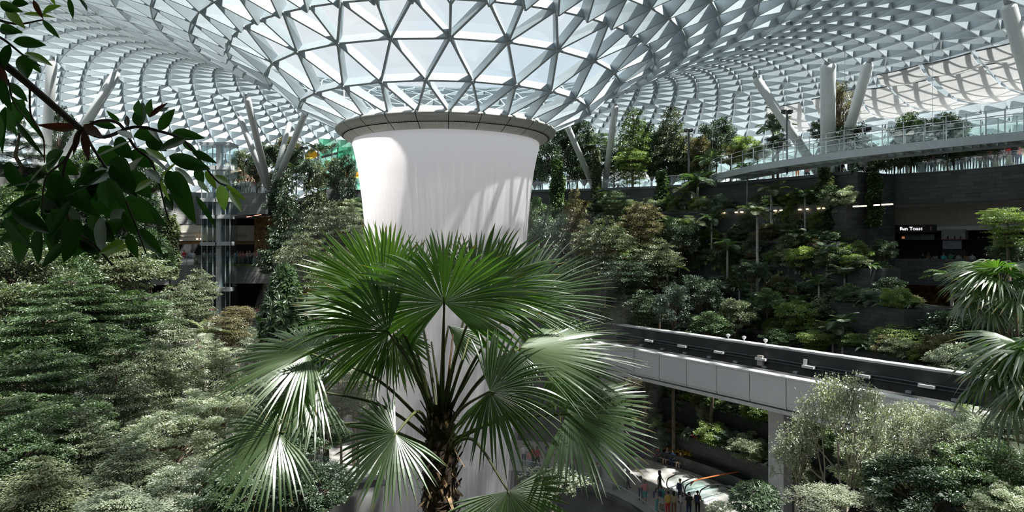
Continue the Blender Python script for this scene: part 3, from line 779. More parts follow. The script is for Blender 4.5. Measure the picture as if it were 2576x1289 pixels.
o = empty('lit_counter', (p.x, p.y, zpx(599, p.y))); tag(o, 'glowing orange food display at the left of the toast shop', 'display'); nrm = Vector((d.y, -d.x, 0))
mb = MB(); mb.box((0, 0, 0), (1.2, 0.3, 0.42), rz); mb.build('display_case', M['darkint'], o)
mb = MB(); mb.box(nrm * 0.17 + UP * 0.03, (1.0, 0.04, 0.22), rz); mb.build('lit_panel', emit('food_glow', (1.0, 0.45, 0.2), 0.28), o)
p, d, rz = on_front(2402, 5.3); nrm = Vector((d.y, -d.x, 0))
o = empty('kiosk', (p.x, p.y, 16.0)); tag(o, 'grey drinks kiosk with red shelf right of the toast shop', 'kiosk')
mb = MB(); mb.box(UP * 3.4, (1.9, 1.0, 0.9), rz); mb.build('upper_panel', solid('kiosk_panel', (0.30, 0.31, 0.31), 0.6), o)
mb = MB(); mb.box(UP * 2.92 + nrm * 0.3, (2.1, 1.2, 0.06), rz); mb.build('shelf', solid('kiosk_shelf_red', (0.22, 0.03, 0.03), 0.5), o)
mb = MB(); mb.box(UP * 2.45 + d * -0.1 + nrm * 0.45, (1.5, 0.06, 0.8), rz); mb.build('screen', solid('kiosk_screen', (0.20, 0.21, 0.26), 0.4, var=0.2), o)
mb = MB(); mb.box(UP * 1.3, (1.9, 0.9, 1.3), rz); mb.build('counter', M['black'], o)
text_mesh('counter_lettering', 'ICAS', 0.3, 0.01, M['white'], o, UP * 1.35 + nrm * 0.5 + d * 0.2, rz)
for k in (-0.4, 0.15, 0.6):
    q = p + d * k + nrm * 0.6; mb = MB(); mb.tube([(0, 0, 0), (0, 0, .2), (0, 0, .26), (0, 0, .32)], [.05, .05, .02, .02], 8); b_ = mb.build('bottle', M['black'], None, True, (q.x, q.y, 16.0 + 2.952)); tag(b_, 'dark bottle standing on the red kiosk shelf', 'bottle', 'bottles on the kiosk shelf')
p, d, rz = on_front(2262, 4.9); mb = MB(); mb.box((p.x, p.y, zpx(575, p.y)), (0.55, 0.1, 0.5), rz); tag(mb.build('small_poster', solid('poster_grey', (0.22, 0.25, 0.26), 0.5, var=0.2)), 'small grey poster left of the toast shop sign', 'poster')

# gallery railing on the upper right
def railing(name, line, z, h, label, glass=True, step=2.0, group=None, posts_every=1, inset=0.2):
    c = line[len(line) // 2]; o = empty(name, (c[0], c[1], z)); tag(o, label, 'railing', group)
    L = [Vector((p[0] - c[0], p[1] - c[1], 0)) for p in line]
    if glass:
        mb = MB(); strip(mb, [p + UP * 0.06 for p in L], [p + UP * (h - 0.08) for p in L]); mb.build('glass_panel', M['railglass'], o)
    mb = MB(); mb.tube([p + UP * h for p in L], 0.035, 6); mb.build('top_rail', M['greysteel'], o)
    mb = MB(); mb.tube([p + UP * 0.05 for p in L], 0.025, 6); mb.build('bottom_rail', M['greysteel'], o)
    acc = 0.0; last = None
    for i, p in enumerate(L):
        if last is None or (p - last).length >= step * 0.98:
            mb = MB(); mb.bar(p, p + UP * h, 0.05, 0.05, (1, 0, 0)); mb.build('post', M['greysteel'], o); last = p
    return o
def dense(pts, step):
    out = [Vector((pts[0][0], pts[0][1], 0))]
    for a, b in zip(pts, pts[1:]):
        a = Vector((a[0], a[1], 0)); b = Vector((b[0], b[1], 0)); n = max(1, int((b - a).length / step + 0.5))
        for i in range(1, n + 1): out.append(a.lerp(b, i / n))
    return out
railing('gallery_railing', dense(off(0.25), 1.6), 24.75, 1.15, 'glass railing in front of the crowd on the upper right gallery', step=1.6)
railing('terrace_railing', [pol(37.75, math.radians(a)) for a in np.arange(29, 66, 1.8)], 24.7, 1.15, 'railing of the dining terrace below the skybridge', step=1.1)
railing('terrace_railing', [pol(37.75, math.radians(a)) for a in np.arange(66, 92, 1.8)], 24.7, 1.15, 'railing along the upper garden right of the waterfall', step=1.1)

# under-ledge lamps
lw = empty('ledge_lamp_track', pol(36.2, math.radians(45), 21.65)); tag(lw, 'dark track of small warm lamps under the upper terrace ledge', 'light track')
o0 = lw.location.copy()
mb = MB(); 
for a in range(28, 74): mb.bar(pol(35.93, math.radians(a), 21.72) - o0, pol(35.93, math.radians(a + 1), 21.72) - o0, 0.10, 0.10)
mb.build('track', M['darksteel'], lw)
for px in (1812, 1821, 1852, 1866, 1893, 1905, 1950, 1965, 2012, 2030, 2060, 2073, 2150, 2158, 2168, 2176, 2202, 2209, 2222, 2229, 2235, 2242):
    th = math.radians(50)
    for _ in range(30):
        q = pol(35.85, th, 21.6); th += (proj(q)[0] - px) * 0.0007
    q = pol(35.85, th, 21.62) - o0
    mb = MB(); mb.box(q, (0.24, 0.12, 0.10), th + PI / 2); mb.build('lamp', M['lamp_warm'], lw)

# ================================================================ left-hand balconies (lobby side)
def bx(px0, px1, Y): return (px0 - 1288) / F * Y, (px1 - 1288) / F * Y
LB = [P(380, 0, 80.5), P(455, 0, 82.5), P(540, 0, 84.0), P(640, 0, 84.5), P(700, 0, 84.0), P(760, 0, 82.0)]
LB = [Vector((p[0], p[1], 0)) for p in catmull([(q.x, q.y, 0) for q in LB], 5)]
mb = MB(); mb.wall([(p.x, p.y) for p in LB], 13.7, 16.0, -0.5); tag(mb.build('wall_left_balcony', M['tile']), 'grey stone front of the middle left balcony', None, None, 'structure')
ln = []
for i in range(len(LB)):
    d = (LB[min(i + 1, len(LB) - 1)] - LB[max(i - 1, 0)]).normalized(); ln.append(Vector((-d.y, d.x, 0)))
def loff(k): return [p + n * k for p, n in zip(LB, ln)]
mb = MB(); strip(mb, [p + UP * 15.9 for p in LB], [p + UP * 15.9 for p in loff(12)]); strip(mb, [p + UP * 13.8 for p in loff(12)], [p + UP * 13.8 for p in LB])
strip(mb, [p + UP * 9.2 for p in loff(-2)], [p + UP * 9.2 for p in loff(12)])
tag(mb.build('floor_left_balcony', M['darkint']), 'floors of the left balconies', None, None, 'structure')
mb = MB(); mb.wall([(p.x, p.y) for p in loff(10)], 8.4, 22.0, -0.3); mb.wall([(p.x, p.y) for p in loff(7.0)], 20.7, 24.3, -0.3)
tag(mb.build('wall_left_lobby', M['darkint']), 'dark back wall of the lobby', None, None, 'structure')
mb = MB(); mb.wall([(p.x, p.y) for p in loff(-1.6)], 8.0, 9.2, -0.4); tag(mb.build('wall_left_lower', M['tile']), 'front of the lowest left balcony', None, None, 'structure')
railing('balcony_railing', dense(loff(0.25), 1.5), 16.0, 1.15, 'glass railing in front of the crowd on the middle left balcony', step=1.5)
railing('balcony_railing', dense(loff(-1.4), 1.5), 9.2, 1.15, 'glass railing in front of the crowd on the lowest left balcony', step=1.5)
# lobby band
band = [P(432, 0, 87.5), P(540, 0, 88.0), P(641, 0, 88.5)]
mb = MB(); mb.wall([(p.x, p.y) for p in band], 19.0, 21.0, -0.4); mb.wall([(p.x, p.y - 0.12) for p in band], 20.05, 20.12, -0.1); mb.wall([(p.x, p.y - 0.1) for p in band], 19.55, 19.6, -0.1)
tag(mb.build('wall_left_band', M['cream']), 'cream band across the lobby', None, None, 'structure')
mb = MB(); mb.wall([(p.x, p.y + 0.4) for p in band], 18.55, 19.0, -0.4); tag(mb.build('trim_4', solid('orange_lit_soffit', (0.36, 0.24, 0.13), 0.6)), 'soffit strip under the lobby band with orange light in its colour', None, None, 'structure')  # brown-orange colour stands for the warm light on this soffit
pz = P(600, 592, 88.1); lob = empty('lobby_sign', pz); tag(lob, 'faint mirrored lobby lettering on the cream band behind the lift', 'sign')
text_mesh('sign_lettering', 'LOBBY F', 0.52, 0.02, solid('grey_lettering', (0.30, 0.29, 0.27), 0.6), lob, Vector((0, -0.14, 0)), 0.02, True)
mb = MB()
for (a, b, c_, d_) in ((-1.0, -0.4, 1.0, -0.4), (-1.0, 0.9, 1.0, 0.9), (-1.0, -0.4, -1.0, 0.9), (1.0, -0.4, 1.0, 0.9)):
    mb.bar((a, -0.1, b), (c_, -0.1, d_), 0.02, 0.02)
mb.build('sign_outline', M['greysteel'], lob)
for px in (496, 506):
    q = P(px, 603, 87.0); mb = MB(); mb.tube([q, q + Vector((0, 0, 0.14))], 0.12, 8); tag(mb.build('downlight', M['lamp_warm']), 'small warm downlight under the cream lobby band', 'lamp', 'downlights under the lobby band')
# upper left slab with rounded nose
nose = [P(540, 0, 82.0), P(580, 0, 82.2), P(640, 0, 82.4), P(668, 0, 82.6), P(674, 0, 84.0), P(676, 0, 90.0)]
mb = MB(); mb.wall([(p.x, p.y) for p in nose], [21.6, 21.9, 22.2, 22.25, 22.25, 22.25], 24.72, -0.4); tag(mb.build('wall_left_nose', M['tile']), 'grey tiled front of the upper left lookout', None, None, 'structure')
side = [P(395, 0, 76.0), P(440, 0, 79.0), P(500, 0, 81.4), P(545, 0, 82.0)]
mb = MB(); mb.wall([(p.x, p.y) for p in side], 20.9, 24.72, -0.4); tag(mb.build('wall_left_side', M['tile']), 'grey tiled wall left of the glass lift', None, None, 'structure')
mb = MB(); pl = [P(395, 0, 76.0), P(440, 0, 79.0), P(500, 0, 81.4), P(545, 0, 82.0), P(640, 0, 82.4), P(668, 0, 82.6), P(674, 0, 84.0), P(676, 0, 96.0)]
for z_ in (24.7, 22.0):
    for a, b in zip(pl, pl[1:]): mb.quad((a.x, a.y, z_), (b.x, b.y, z_), (b.x, b.y + 18, z_), (a.x, a.y + 18, z_))
tag(mb.build('floor_left_lookout', M['concretelt']), 'slab of the upper left lookout', None, None, 'structure')
railing('lookout_railing', dense([(p.x, p.y + 0.25) for p in nose[:4]], 1.4), 24.72, 1.15, 'glass railing of the upper left lookout beside the columns', step=1.4)
mb = MB(); gw = [P(640, 0, 87.6), P(672, 0, 86.5), P(720, 0, 84.5)]; mb.wall([(p.x, p.y) for p in gw], 16.0, 22.2, -0.3); mb.wall([(p.x, p.y + 3) for p in gw], 9.2, 13.8, -0.3)
tag(mb.build('wall_left_bronze', M['gold']), 'bronze leafy wall beside the lobby', None, None, 'structure')
o = empty('soffit_lamp_strip', P(640, 541, 84.5)); tag(o, 'short pink lamp strip under the upper left lookout', 'lamp strip')
mb = MB(); mb.bar((-0.95, 0, -0.28), (0.75, 0.3, 0.06), 0.14, 0.07); mb.build('strip', M['lamp_red'], o)

# glass lift
lift = empty('glass_lift', (P(549, 0, 80.5).x, 80.5, 8.0)); tag(lift, 'tall glass lift tower with pale steel mast before the left balconies', 'lift tower')
def lz(py): return zpx(py, 80.5) - 8.0
mb = MB(); mb.box((0.35, -0.4, lz(365) / 2), (0.62, 0.62, lz(365))); mb.build('mast', M['column'], lift)
for i, (x0, x1) in enumerate(((-1.55, -0.25), (0.7, 1.75))):
    mb = MB(); h = lz(370)
    for (a, b) in (((x0, -0.9), (x1, -0.9)), ((x1, -0.9), (x1, 1.2)), ((x1, 1.2), (x0, 1.2)), ((x0, 1.2), (x0, -0.9))):
        mb.quad((a[0], a[1], 0), (b[0], b[1], 0), (b[0], b[1], h), (a[0], a[1], h))
    mb.build('shaft_glass', glassy('lift_glass', (0.72, 0.82, 0.84), 0.14, 0.05), lift)
    for x in (x0, x1, (x0 + x1) / 2):
        mb = MB(); mb.box((x, -0.9, h / 2), (0.09, 0.09, h)); mb.build('guide_rail', M['greysteel'], lift)
for py in (425, 505, 547, 614, 728):
    mb = MB(); mb.box((-0.7, -0.5, lz(py)), (1.9, 1.2, 0.42)); mb.box((1.0, -0.5, lz(py) + 0.03), (1.75, 1.2, 0.46)); mb.build('landing_collar', M['column'], lift)
mb = MB(); mb.box((0.05, 0.2, lz(365)), (3.6, 2.4, 0.35)); mb.build('head_frame', M['greysteel'], lift)
mb = MB(); mb.box((-0.9, 0.2, lz(545)), (1.1, 1.7, 2.6)); mb.build('lift_car', glassy('lift_car_glass', (0.5, 0.62, 0.66), 0.2, 0.05, (0.12, 0.17, 0.2), 0.35), lift)

# ================================================================ guideway
gA, gB = Vector((8.6, 44.7, 0)), Vector((19.4, 27.9, 0))
gd = (gB - gA).normalized(); gq = Vector((-gd.y, gd.x, 0))        # gq points away from the viewer
g0 = gA - gd * 28.5; g1 = gB + gd * 16.0; GL = (g1 - g0).length; gw_ = 9.0; zt = 11.4
gw = empty('train_guideway', (g0.x, g0.y, zt)); tag(gw, 'long grey panelled elevated guideway with black track trough crossing on the right', 'guideway')
def G(s, t, z): return gd * s + gq * t + UP * z
npn = int(GL / 2.25)
for k in range(npn):
    s0 = GL * k / npn + 0.02; s1 = GL * (k + 1) / npn - 0.02
    if k < 8: continue
    mb = MB()
    pr = [(0.0, 0.0), (0.0, -1.5), (0.10, -1.72), (0.30, -1.88), (0.6, -1.95)]
    for (a, b) in zip(pr, pr[1:]): mb.quad(G(s0, a[0], a[1]), G(s1, a[0], a[1]), G(s1, b[0], b[1]), G(s0, b[0], b[1]))
    for (a, b) in zip(pr, pr[1:]): mb.quad(G(s0, a[0] + 0.05, a[1]), G(s0, b[0] + 0.05, b[1]), G(s1, b[0] + 0.05, b[1]), G(s1, a[0] + 0.05, a[1]))
    mb.build('side_panel', M['beampanel'], gw)
def gbar(s0, s1, t0, t1, z0, z1, name, mat, lab=None):
    mb = MB(); c = (G(s0, t0, z0) + G(s1, t1, z1)) / 2; mb.frame_box(c, gd * (s1 - s0) / 2, gq * (t1 - t0) / 2, UP * (z1 - z0) / 2)
    o = mb.build(name, mat, gw)
    if lab: o['label'] = lab
    return o
gbar(0, GL, 0.03, gw_ - 0.03, -1.95, -1.75, 'base_slab', M['concrete'])
gbar(0, GL, 0.08, 0.40, -1.75, -0.02, 'near_parapet', M['trackblack'])
gbar(0, GL, -0.06, 0.50, -0.02, 0.05, 'near_coping', M['concretelt'], 'pale sunlit coping')
gbar(0, GL, 0.50, gw_ - 0.5, -1.75, -1.60, 'track_bed', M['trackblack'])
gbar(0, GL, gw_ - 0.5, gw_, -1.75, -0.02, 'far_parapet', M['trackblack'])
gbar(0, GL, gw_ - 0.42, gw_ + 0.25, -0.02, 0.10, 'far_coping', M['concretelt'], 'pale sunlit coping')
gbar(0, GL, 3.0, 3.7, -1.6, -1.05, 'running_beam', M['trackblack']); gbar(0, GL, 5.6, 6.3, -1.6, -1.05, 'running_beam', M['trackblack'])
mb = MB(); mb.tube([G(0, gw_ - 0.56, -0.75), G(GL, gw_ - 0.56, -0.75)], 0.05, 6); mb.tube([G(0, gw_ - 0.56, -0.95), G(GL, gw_ - 0.56, -0.95)], 0.035, 6); mb.build('cable_conduit', M['darksteel'], gw)
mb = MB(); mb.tube([G(0, 4.65, -1.2), G(GL, 4.65, -1.2)], 0.07, 6); mb.build('power_rail', M['greysteel'], gw)
for s in np.arange(20.5, 53, 3.6):
    mb = MB(); mb.frame_box(G(s, gw_ - 0.72, -0.85), gd * 0.42, gq * 0.12, UP * 0.08); mb.build('track_light', M['white'], gw)
for s in np.arange(19.5, 53, 2.4):
    mb = MB(); mb.frame_box(G(s, gw_ - 0.6, -1.35), gd * 0.16, gq * 0.12, UP * 0.07); mb.build('track_clip', M['greysteel'], gw)
gbar(31.0, 31.45, gw_ - 0.78, gw_ - 0.55, -1.3, -0.6, 'control_box', solid('control_box', (0.40, 0.38, 0.34), 0.6))
mb = MB(); mb.frame_box(G(34.6, gw_ - 0.62, -0.62), gd * 0.12, gq * 0.05, UP * 0.22); mb.build('track_sign', M['white'], gw)
for s in (28.0, 29.4, 31.2):
    mb = MB(); q = G(s, gw_ - 0.1, 0.1); mb.tube([q, q + UP * .16, q + UP * .22, q + UP * .34, q + UP * .4], [.05, .05, .14, .16, .05], 8); mb.build('coping_lamp', M['white'], gw, True)
q = G(45.4, gw_ - 0.1, 0.1); mb = MB(); mb.tube([q, q + UP * .3, q + UP * .38, q + UP * .55, q + UP * .65], [.06, .06, .18, .2, .05], 10); mb.build('coping_lamp', M['white'], gw, True)
def pier(x, y, w_, lab):
    o = empty('guideway_pier', (x, y, 0)); tag(o, lab, 'pier')
    mb = MB(); a = math.atan2(gd.y, gd.x); mb.box((0, 0, 4.55), (w_, w_ * 0.8, 9.1), a); mb.build('shaft', M['concrete'], o)
    mb = MB(); mb.box((0, 0, 9.25), (w_ * 1.05, w_ * 1.3, 0.36), a); mb.build('pier_cap', M['concrete'], o)
pier(7.6, 52.0, 1.45, 'broad concrete pier under the far end of the guideway, behind the palm')
pier(15.4, 39.2, 1.0, 'concrete pier under the guideway above the escalators')

# ================================================================ plaza furniture
def arc(R, a0, a1, n): return [pol(R, math.radians(a0 + (a1 - a0) * i / n)) for i in range(n + 1)]
mb = MB(); mb.wall([(p.x, p.y) for p in arc(23.3, 18, 80, 40)], 0.0, 0.95, -0.5); tag(mb.build('wall_planter', M['stone']), 'low dark planter wall along the plaza', None, None, 'structure')
bp_ = arc(22.7, 38, 62, 16)
bench = empty('bench', bp_[8]); tag(bench, 'long curved dark bench along the plaza planter with people seated', 'bench')
O = Vector(bp_[8])
mb = MB(); A = [p - O for p in bp_]; Bq = [pol(23.2, math.radians(38 + 24 * i / 16)) - O for i in range(17)]
strip(mb, [p + UP * 0.46 for p in A], [p + UP * 0.46 for p in Bq]); strip(mb, [p + UP * 0.38 for p in Bq], [p + UP * 0.38 for p in A]); strip(mb, [p + UP * 0.38 for p in A], [p + UP * 0.46 for p in A])
mb.build('seat', solid('bench_top', (0.34, 0.32, 0.30), 0.6), bench)
mb = MB(); strip(mb, [p * 1.0 + UP * 0.0 for p in Bq], [p + UP * 0.38 for p in Bq]); A2 = [a.lerp(b, 0.35) for a, b in zip(A, Bq)]; strip(mb, [p for p in A2], [p + UP * 0.38 for p in A2]); mb.build('plinth', M['black'], bench)
def pg(px, py, z=0.0):
    Y = F * (CZ - z) / (py - HOR); return Vector(((px - 1288) / F * Y, Y, z))
q = pg(1846, 1173); bn = empty('litter_bin', q); tag(bn, 'slim brown cylindrical litter bin by the planter', 'litter bin')
mb = MB(); mb.revolve([(0.0, 0), (0.2, 0), (0.2, 0.72), (0.17, 0.72), (0.17, 0.6), (0, 0.6)], 20); mb.build('body', solid('bin_brown', (0.16, 0.09, 0.05), 0.5), bn, True)
mb = MB(); mb.revolve([(0.16, 0.72), (0.215, 0.72), (0.215, 0.76), (0.16, 0.76), (0.16, 0.72)], 20); mb.build('rim', M['darksteel'], bn, True)
# pushchair
q = pg(1758, 1176); pc = empty('pushchair', q); tag(pc, 'black pushchair parked on the sunny plaza', 'pushchair')
for x in (-0.28, 0.28):
    for y in (-0.35, 0.35):
        mb = MB(); mb.tube([(x - 0.03, y, 0.13), (x + 0.03, y, 0.13)], 0.13, 14); mb.build('wheel', M['rubber'], pc)
mb = MB(); mb.grid(lambda u, v: (-0.24 + 0.48 * u, -0.3 + 0.62 * v, 0.42 + 0.5 * max(0, v - 0.45) * 1.6 - 0.12 * math.sin(PI * v)), 6, 10); mb.build('seat', M['black'], pc, True)
mb = MB(); mb.grid(lambda u, v: (-0.27 + 0.54 * u, 0.05 + 0.34 * math.cos(PI * 0.75 * v) , 0.66 + 0.36 * math.sin(PI * 0.75 * v)), 6, 8); mb.build('hood', M['black'], pc, True)
for x in (-0.26, 0.26):
    mb = MB(); mb.tube([(x, -0.35, 0.13), (x, 0.1, 0.5), (x, 0.5, 1.0)], 0.018, 6); mb.tube([(x, 0.35, 0.13), (x, 0.0, 0.55)], 0.018, 6); mb.build('frame_tube', M['greysteel'], pc)
mb = MB(); mb.tube([(-0.26, 0.5, 1.0), (0.26, 0.5, 1.0)], 0.022, 6); mb.build('handle', M['rubber'], pc)

# escalators at the lower right
esc_o = pg(1745, 1262); ea = math.radians(40)
ex = Vector((math.cos(ea), math.sin(ea), 0)); ey = Vector((-math.sin(ea), math.cos(ea), 0))
def escal(org, lab):
    o = empty('escalator', org); tag(o, lab, 'escalator', 'escalators at the edge of the plaza')
    for s in (-0.62, 0.62):
        mb = MB(); base = ey * s
        pth = [ex * 0.2 + UP * 0.12, ex * -0.12 + UP * 0.35, ex * -0.2 + UP * 0.62, ex * -0.08 + UP * 0.88, ex * 0.25 + UP * 1.0, ex * 1.6 + UP * 1.0, ex * 3.2 + UP * 0.45, ex * 6.5 + UP * -1.45]
        pth = [Vector(p) for p in catmull([tuple(base + p) for p in pth], 4)]
        mb.tube(pth, 0.045, 6); mb.build('handrail', M['rubber'], o)
        mb = MB(); fl_ = [base + ex * t + UP * (0.1 if t < 1.6 else 0.1 - (t - 1.6) * 0.577) for t in np.linspace(-0.15, 6.5, 14)]; tp = [p + UP * 0.86 for p in fl_]
        strip(mb, fl_, tp); mb.build('balustrade_glass', M['railglass'], o)
        mb = MB(); mb.tube([p + UP * -0.02 for p in fl_], 0.09, 6); mb.build('skirt', M['column'], o)
    st = MB()
    for k in range(14):
        t = 1.6 + k * 0.36; st.frame_box(ex * (t + 0.18) + UP * (-0.08 - k * 0.21), ex * 0.18, ey * 0.5, UP * 0.1)
    st.frame_box(ex * 0.7 + UP * 0.01, ex * 0.95, ey * 0.55, UP * 0.02)
    st.build('steps', M['greysteel'], o)
escal(esc_o + UP * 0.02, 'near escalator with black looped handrails leading down from the plaza')
escal(esc_o + ey * 1.75 + ex * 0.2 + UP * 0.02, 'far escalator beside the curved white opening edge')
# curved white edge with glass balustrade and orange rail
ed = [Vector(p) for p in catmull([tuple(pg(1741, 1262)), tuple(pg(1752, 1250)), tuple(pg(1790, 1240)), tuple(pg(1850, 1228)), tuple(pg(1945, 1214)), tuple(pg(2080, 1200))], 6)]
eo = empty('opening_balustrade', ed[12]); tag(eo, 'curved white floor edge with glass balustrade and orange handrail behind the escalators', 'balustrade')
E = [p - ed[12] for p in ed]
en = []
for i in range(len(E)):
    d = (E[min(i + 1, len(E) - 1)] - E[max(i - 1, 0)]).normalized(); en.append(Vector((-d.y, d.x, 0)))
mb = MB(); strip(mb, [p + UP * -1.6 for p in E], [p + UP * 0.14 for p in E]); strip(mb, [p + UP * 0.14 for p in E], [p + n * 0.3 + UP * 0.14 for p, n in zip(E, en)]); strip(mb, [p + n * 0.3 + UP * 0.14 for p, n in zip(E, en)], [p + n * 0.3 + UP * 0.0 for p, n in zip(E, en)])
mb.build('white_edge', M['white'], eo)
mb = MB(); strip(mb, [p + n * 0.12 + UP * 0.14 for p, n in zip(E, en)], [p + n * 0.12 + UP * 1.1 for p, n in zip(E, en)]); mb.build('glass_panel', M['railglass'], eo)
mb = MB(); mb.tube([p + n * 0.12 + UP * 1.12 for p, n in zip(E, en)], 0.05, 6); mb.build('handrail', M['orange'], eo)

# ================================================================ upper garden left of the waterfall
o = empty('net_playground', P(850, 470, 88)); o.location.z = 24.7; tag(o, 'green net playground with tilted walkway behind the left waterfall edge', 'play structure')
def LP(px, py, Y=88): return P(px, py, Y) - o.location
nodes_ = [(792, 478), (805, 392), (838, 420), (880, 345), (915, 345)]
for px, y0, y1 in ((806, 350, 470), (850, 372, 478), (885, 350, 486), (893, 345, 490), (930, 350, 490)):
    mb = MB(); a = LP(px, y1); a.z = 0; mb.tube([a, LP(px, y0)], 0.09, 8); mb.build('pole', M['darksteel'] if px in (850, 893) else M['greysteel'], o)
def sheet(q, name, mat, nu=8, nv=6, bow=0.6):
    c = [LP(*p) if len(p) == 2 else LP(*p) for p in q]; mb = MB()
    mb.grid(lambda u, v: (c[0] * (1 - u) * (1 - v) + c[1] * u * (1 - v) + c[2] * u * v + c[3] * (1 - u) * v) + Vector((0, bow * math.sin(PI * u) * math.sin(PI * v), -bow * 0.4 * math.sin(PI * u))), nu, nv); return mb.build(name, mat, o, True)
sheet([(800, 350, 87), (893, 330, 89), (893, 385, 89), (810, 425, 87)], 'net_wall', M['netgreen'])
sheet([(806, 425, 88), (920, 405, 90), (920, 490, 90), (800, 482, 88)], 'net_wall', M['netgreen'])
sheet([(850, 372, 84), (935, 352, 86), (935, 400, 86), (850, 420, 84)], 'net_wall', M['netgreen'])
sheet([(768, 400, 84), (805, 390, 84), (782, 372, 85), (765, 388, 85)], 'yellow_sail', M['yellow'])
sheet([(824, 415, 84), (842, 405, 84), (836, 425, 85), (830, 420, 85)], 'yellow_sail', M['yellow'])
sheet([(855, 425, 84), (920, 430, 86), (920, 445, 86), (860, 440, 84)], 'yellow_sail', M['yellow'])
mb = MB(); mb.bar(LP(812, 395, 86), LP(900, 372, 89), 1.0, 0.3); mb.build('walkway', M['darksteel'], o)
for (a, b) in (((815, 390), (850, 470)), ((850, 380), (890, 460)), ((890, 385), (850, 470))):
    mb = MB(); mb.tube([LP(*a), LP(*b)], 0.04, 6); mb.build('brace', M['greysteel'], o)
um = empty('woven_pavilion', P(613, 460, 95)); um.location.z = 24.7; tag(um, 'brown woven pavilion roof behind the upper left lookout', 'pavilion')
mb = MB(); mb.revolve([(4.2, 2.3), (4.0, 3.4), (2.8, 4.8), (1.3, 5.7), (0.05, 6.0)], 24); mb.build('woven_roof', M['thatch'], um, True)
mb = MB(); mb.revolve([(3.9, 0), (3.9, 2.3)], 24); mb.build('wall_ring', M['darkint'], um, True)
# pale pavilion domes seen between trunks on the right
for px, w_, lab in ((1625, 3.2, 'white tent roof between the tree trunks right of the waterfall'), (1545, 2.2, 'smaller white tent roof partly hidden by the vines')):
    q = P(px, 470, 84); t_ = empty('tent', (q.x, q.y, 24.7)); tag(t_, lab, 'tent')
    mb = MB(); mb.revolve([(w_, 2.1), (w_ * 0.75, 2.7), (w_ * 0.35, 3.1), (0.03, 3.6)], 12); mb.build('tent_roof', M['fabric'], t_, True)
    for k in range(4):
        a = PI / 4 + k * PI / 2; mb = MB(); mb.tube([(w_ * .9 * math.cos(a), w_ * .9 * math.sin(a), 0), (w_ * .9 * math.cos(a), w_ * .9 * math.sin(a), 2.25)], 0.06, 6); mb.build('tent_pole', M['column'], t_)
q = P(1815, 428, 77); dm = empty('stone_dome', (q.x, q.y, 24.7)); tag(dm, 'low pale ribbed dome at the left end of the skybridge', 'dome')
mb = MB(); mb.revolve([(2.9, 0.0), (2.8, 0.6), (2.3, 1.2), (1.4, 1.65), (0.05, 1.8)], 24); mb.build('shell', M['concretelt'], dm, True)
# lamp posts with spotlights
for px, y0, y1, Y, lab in ((1732, 325, 470, 70, 'black twin lamp post in the trees left of the skybridge'), (1980, 278, 400, 60, 'thin black lamp post before the long slanting column'), (2176, 322, 420, 58, 'black signal mast on the terrace behind the skybridge'), (765, 370, 480, 80, 'grey lamp post left of the yellow sails')):
    b = P(px, y1, Y); g = 24.7; t = P(px, y0, Y); o = empty('lamp_post', (b.x, Y, g)); tag(o, lab, 'lamp post')
    mb = MB(); mb.tube([(0, 0, 0), (0, 0, t.z - g)], 0.09, 8); mb.build('pole', M['darksteel'] if px != 765 else M['greysteel'], o)
    mb = MB()
    for s in (-0.28, 0.28): mb.box((s, 0, t.z - g - 0.1), (0.34, 0.4, 0.28))
    mb.bar((-0.4, 0, t.z - g - 0.3), (0.4, 0, t.z - g - 0.3), 0.06, 0.06); mb.build('spotlights', M['black'], o)
for px, py, w_, lab in ((38, 448, 4.2, 'grey concrete planter under the bonsai at the left edge'), (20, 468, 5.5, 'lower grey planter wall at the left edge')):
    q = P(px, py, 53); mb = MB(); mb.box((q.x, q.y, q.z - 0.5), (w_, 1.2, 1.0), 0.5)
    tag(mb.build('garden_planter', M['tile']), lab, 'planter')
# ================================================================ foliage meshes (unit crowns, shared by the copies)
def unit(v): return v / np.maximum(np.linalg.norm(v, axis=-1, keepdims=True), 1e-9)
def leaf_arrays(pos, d, n, L, W, fold=0.25):
    d = unit(d); s = unit(np.cross(d, n)); n = np.cross(s, d)
    L = np.broadcast_to(np.asarray(L, float), (len(pos),))[:, None]; W = np.broadcast_to(np.asarray(W, float), (len(pos),))[:, None]
    m = pos + d * L * 0.45
    V = np.stack([pos, m - s * W / 2 + n * W * fold, pos + d * L - n * L * 0.08, m + s * W / 2 + n * W * fold], axis=1)
    k = np.arange(len(pos))[:, None] * 4
    Fc = np.concatenate([k + np.array([[0, 3, 2]]), k + np.array([[0, 2, 1]])], axis=1).reshape(-1, 3)
    return V.reshape(-1, 3), Fc
def rdir(n): return unit(rng.normal(size=(n, 3)))
def leaf_mesh(name, pos, d, n, L, W, mat, fold=0.25):
    V, Fc = leaf_arrays(pos, d, n, L, W, fold)
    return np_mesh(name, V, Fc, mat, var=np.repeat(rng.random(len(pos)) ** 1.3, 2))
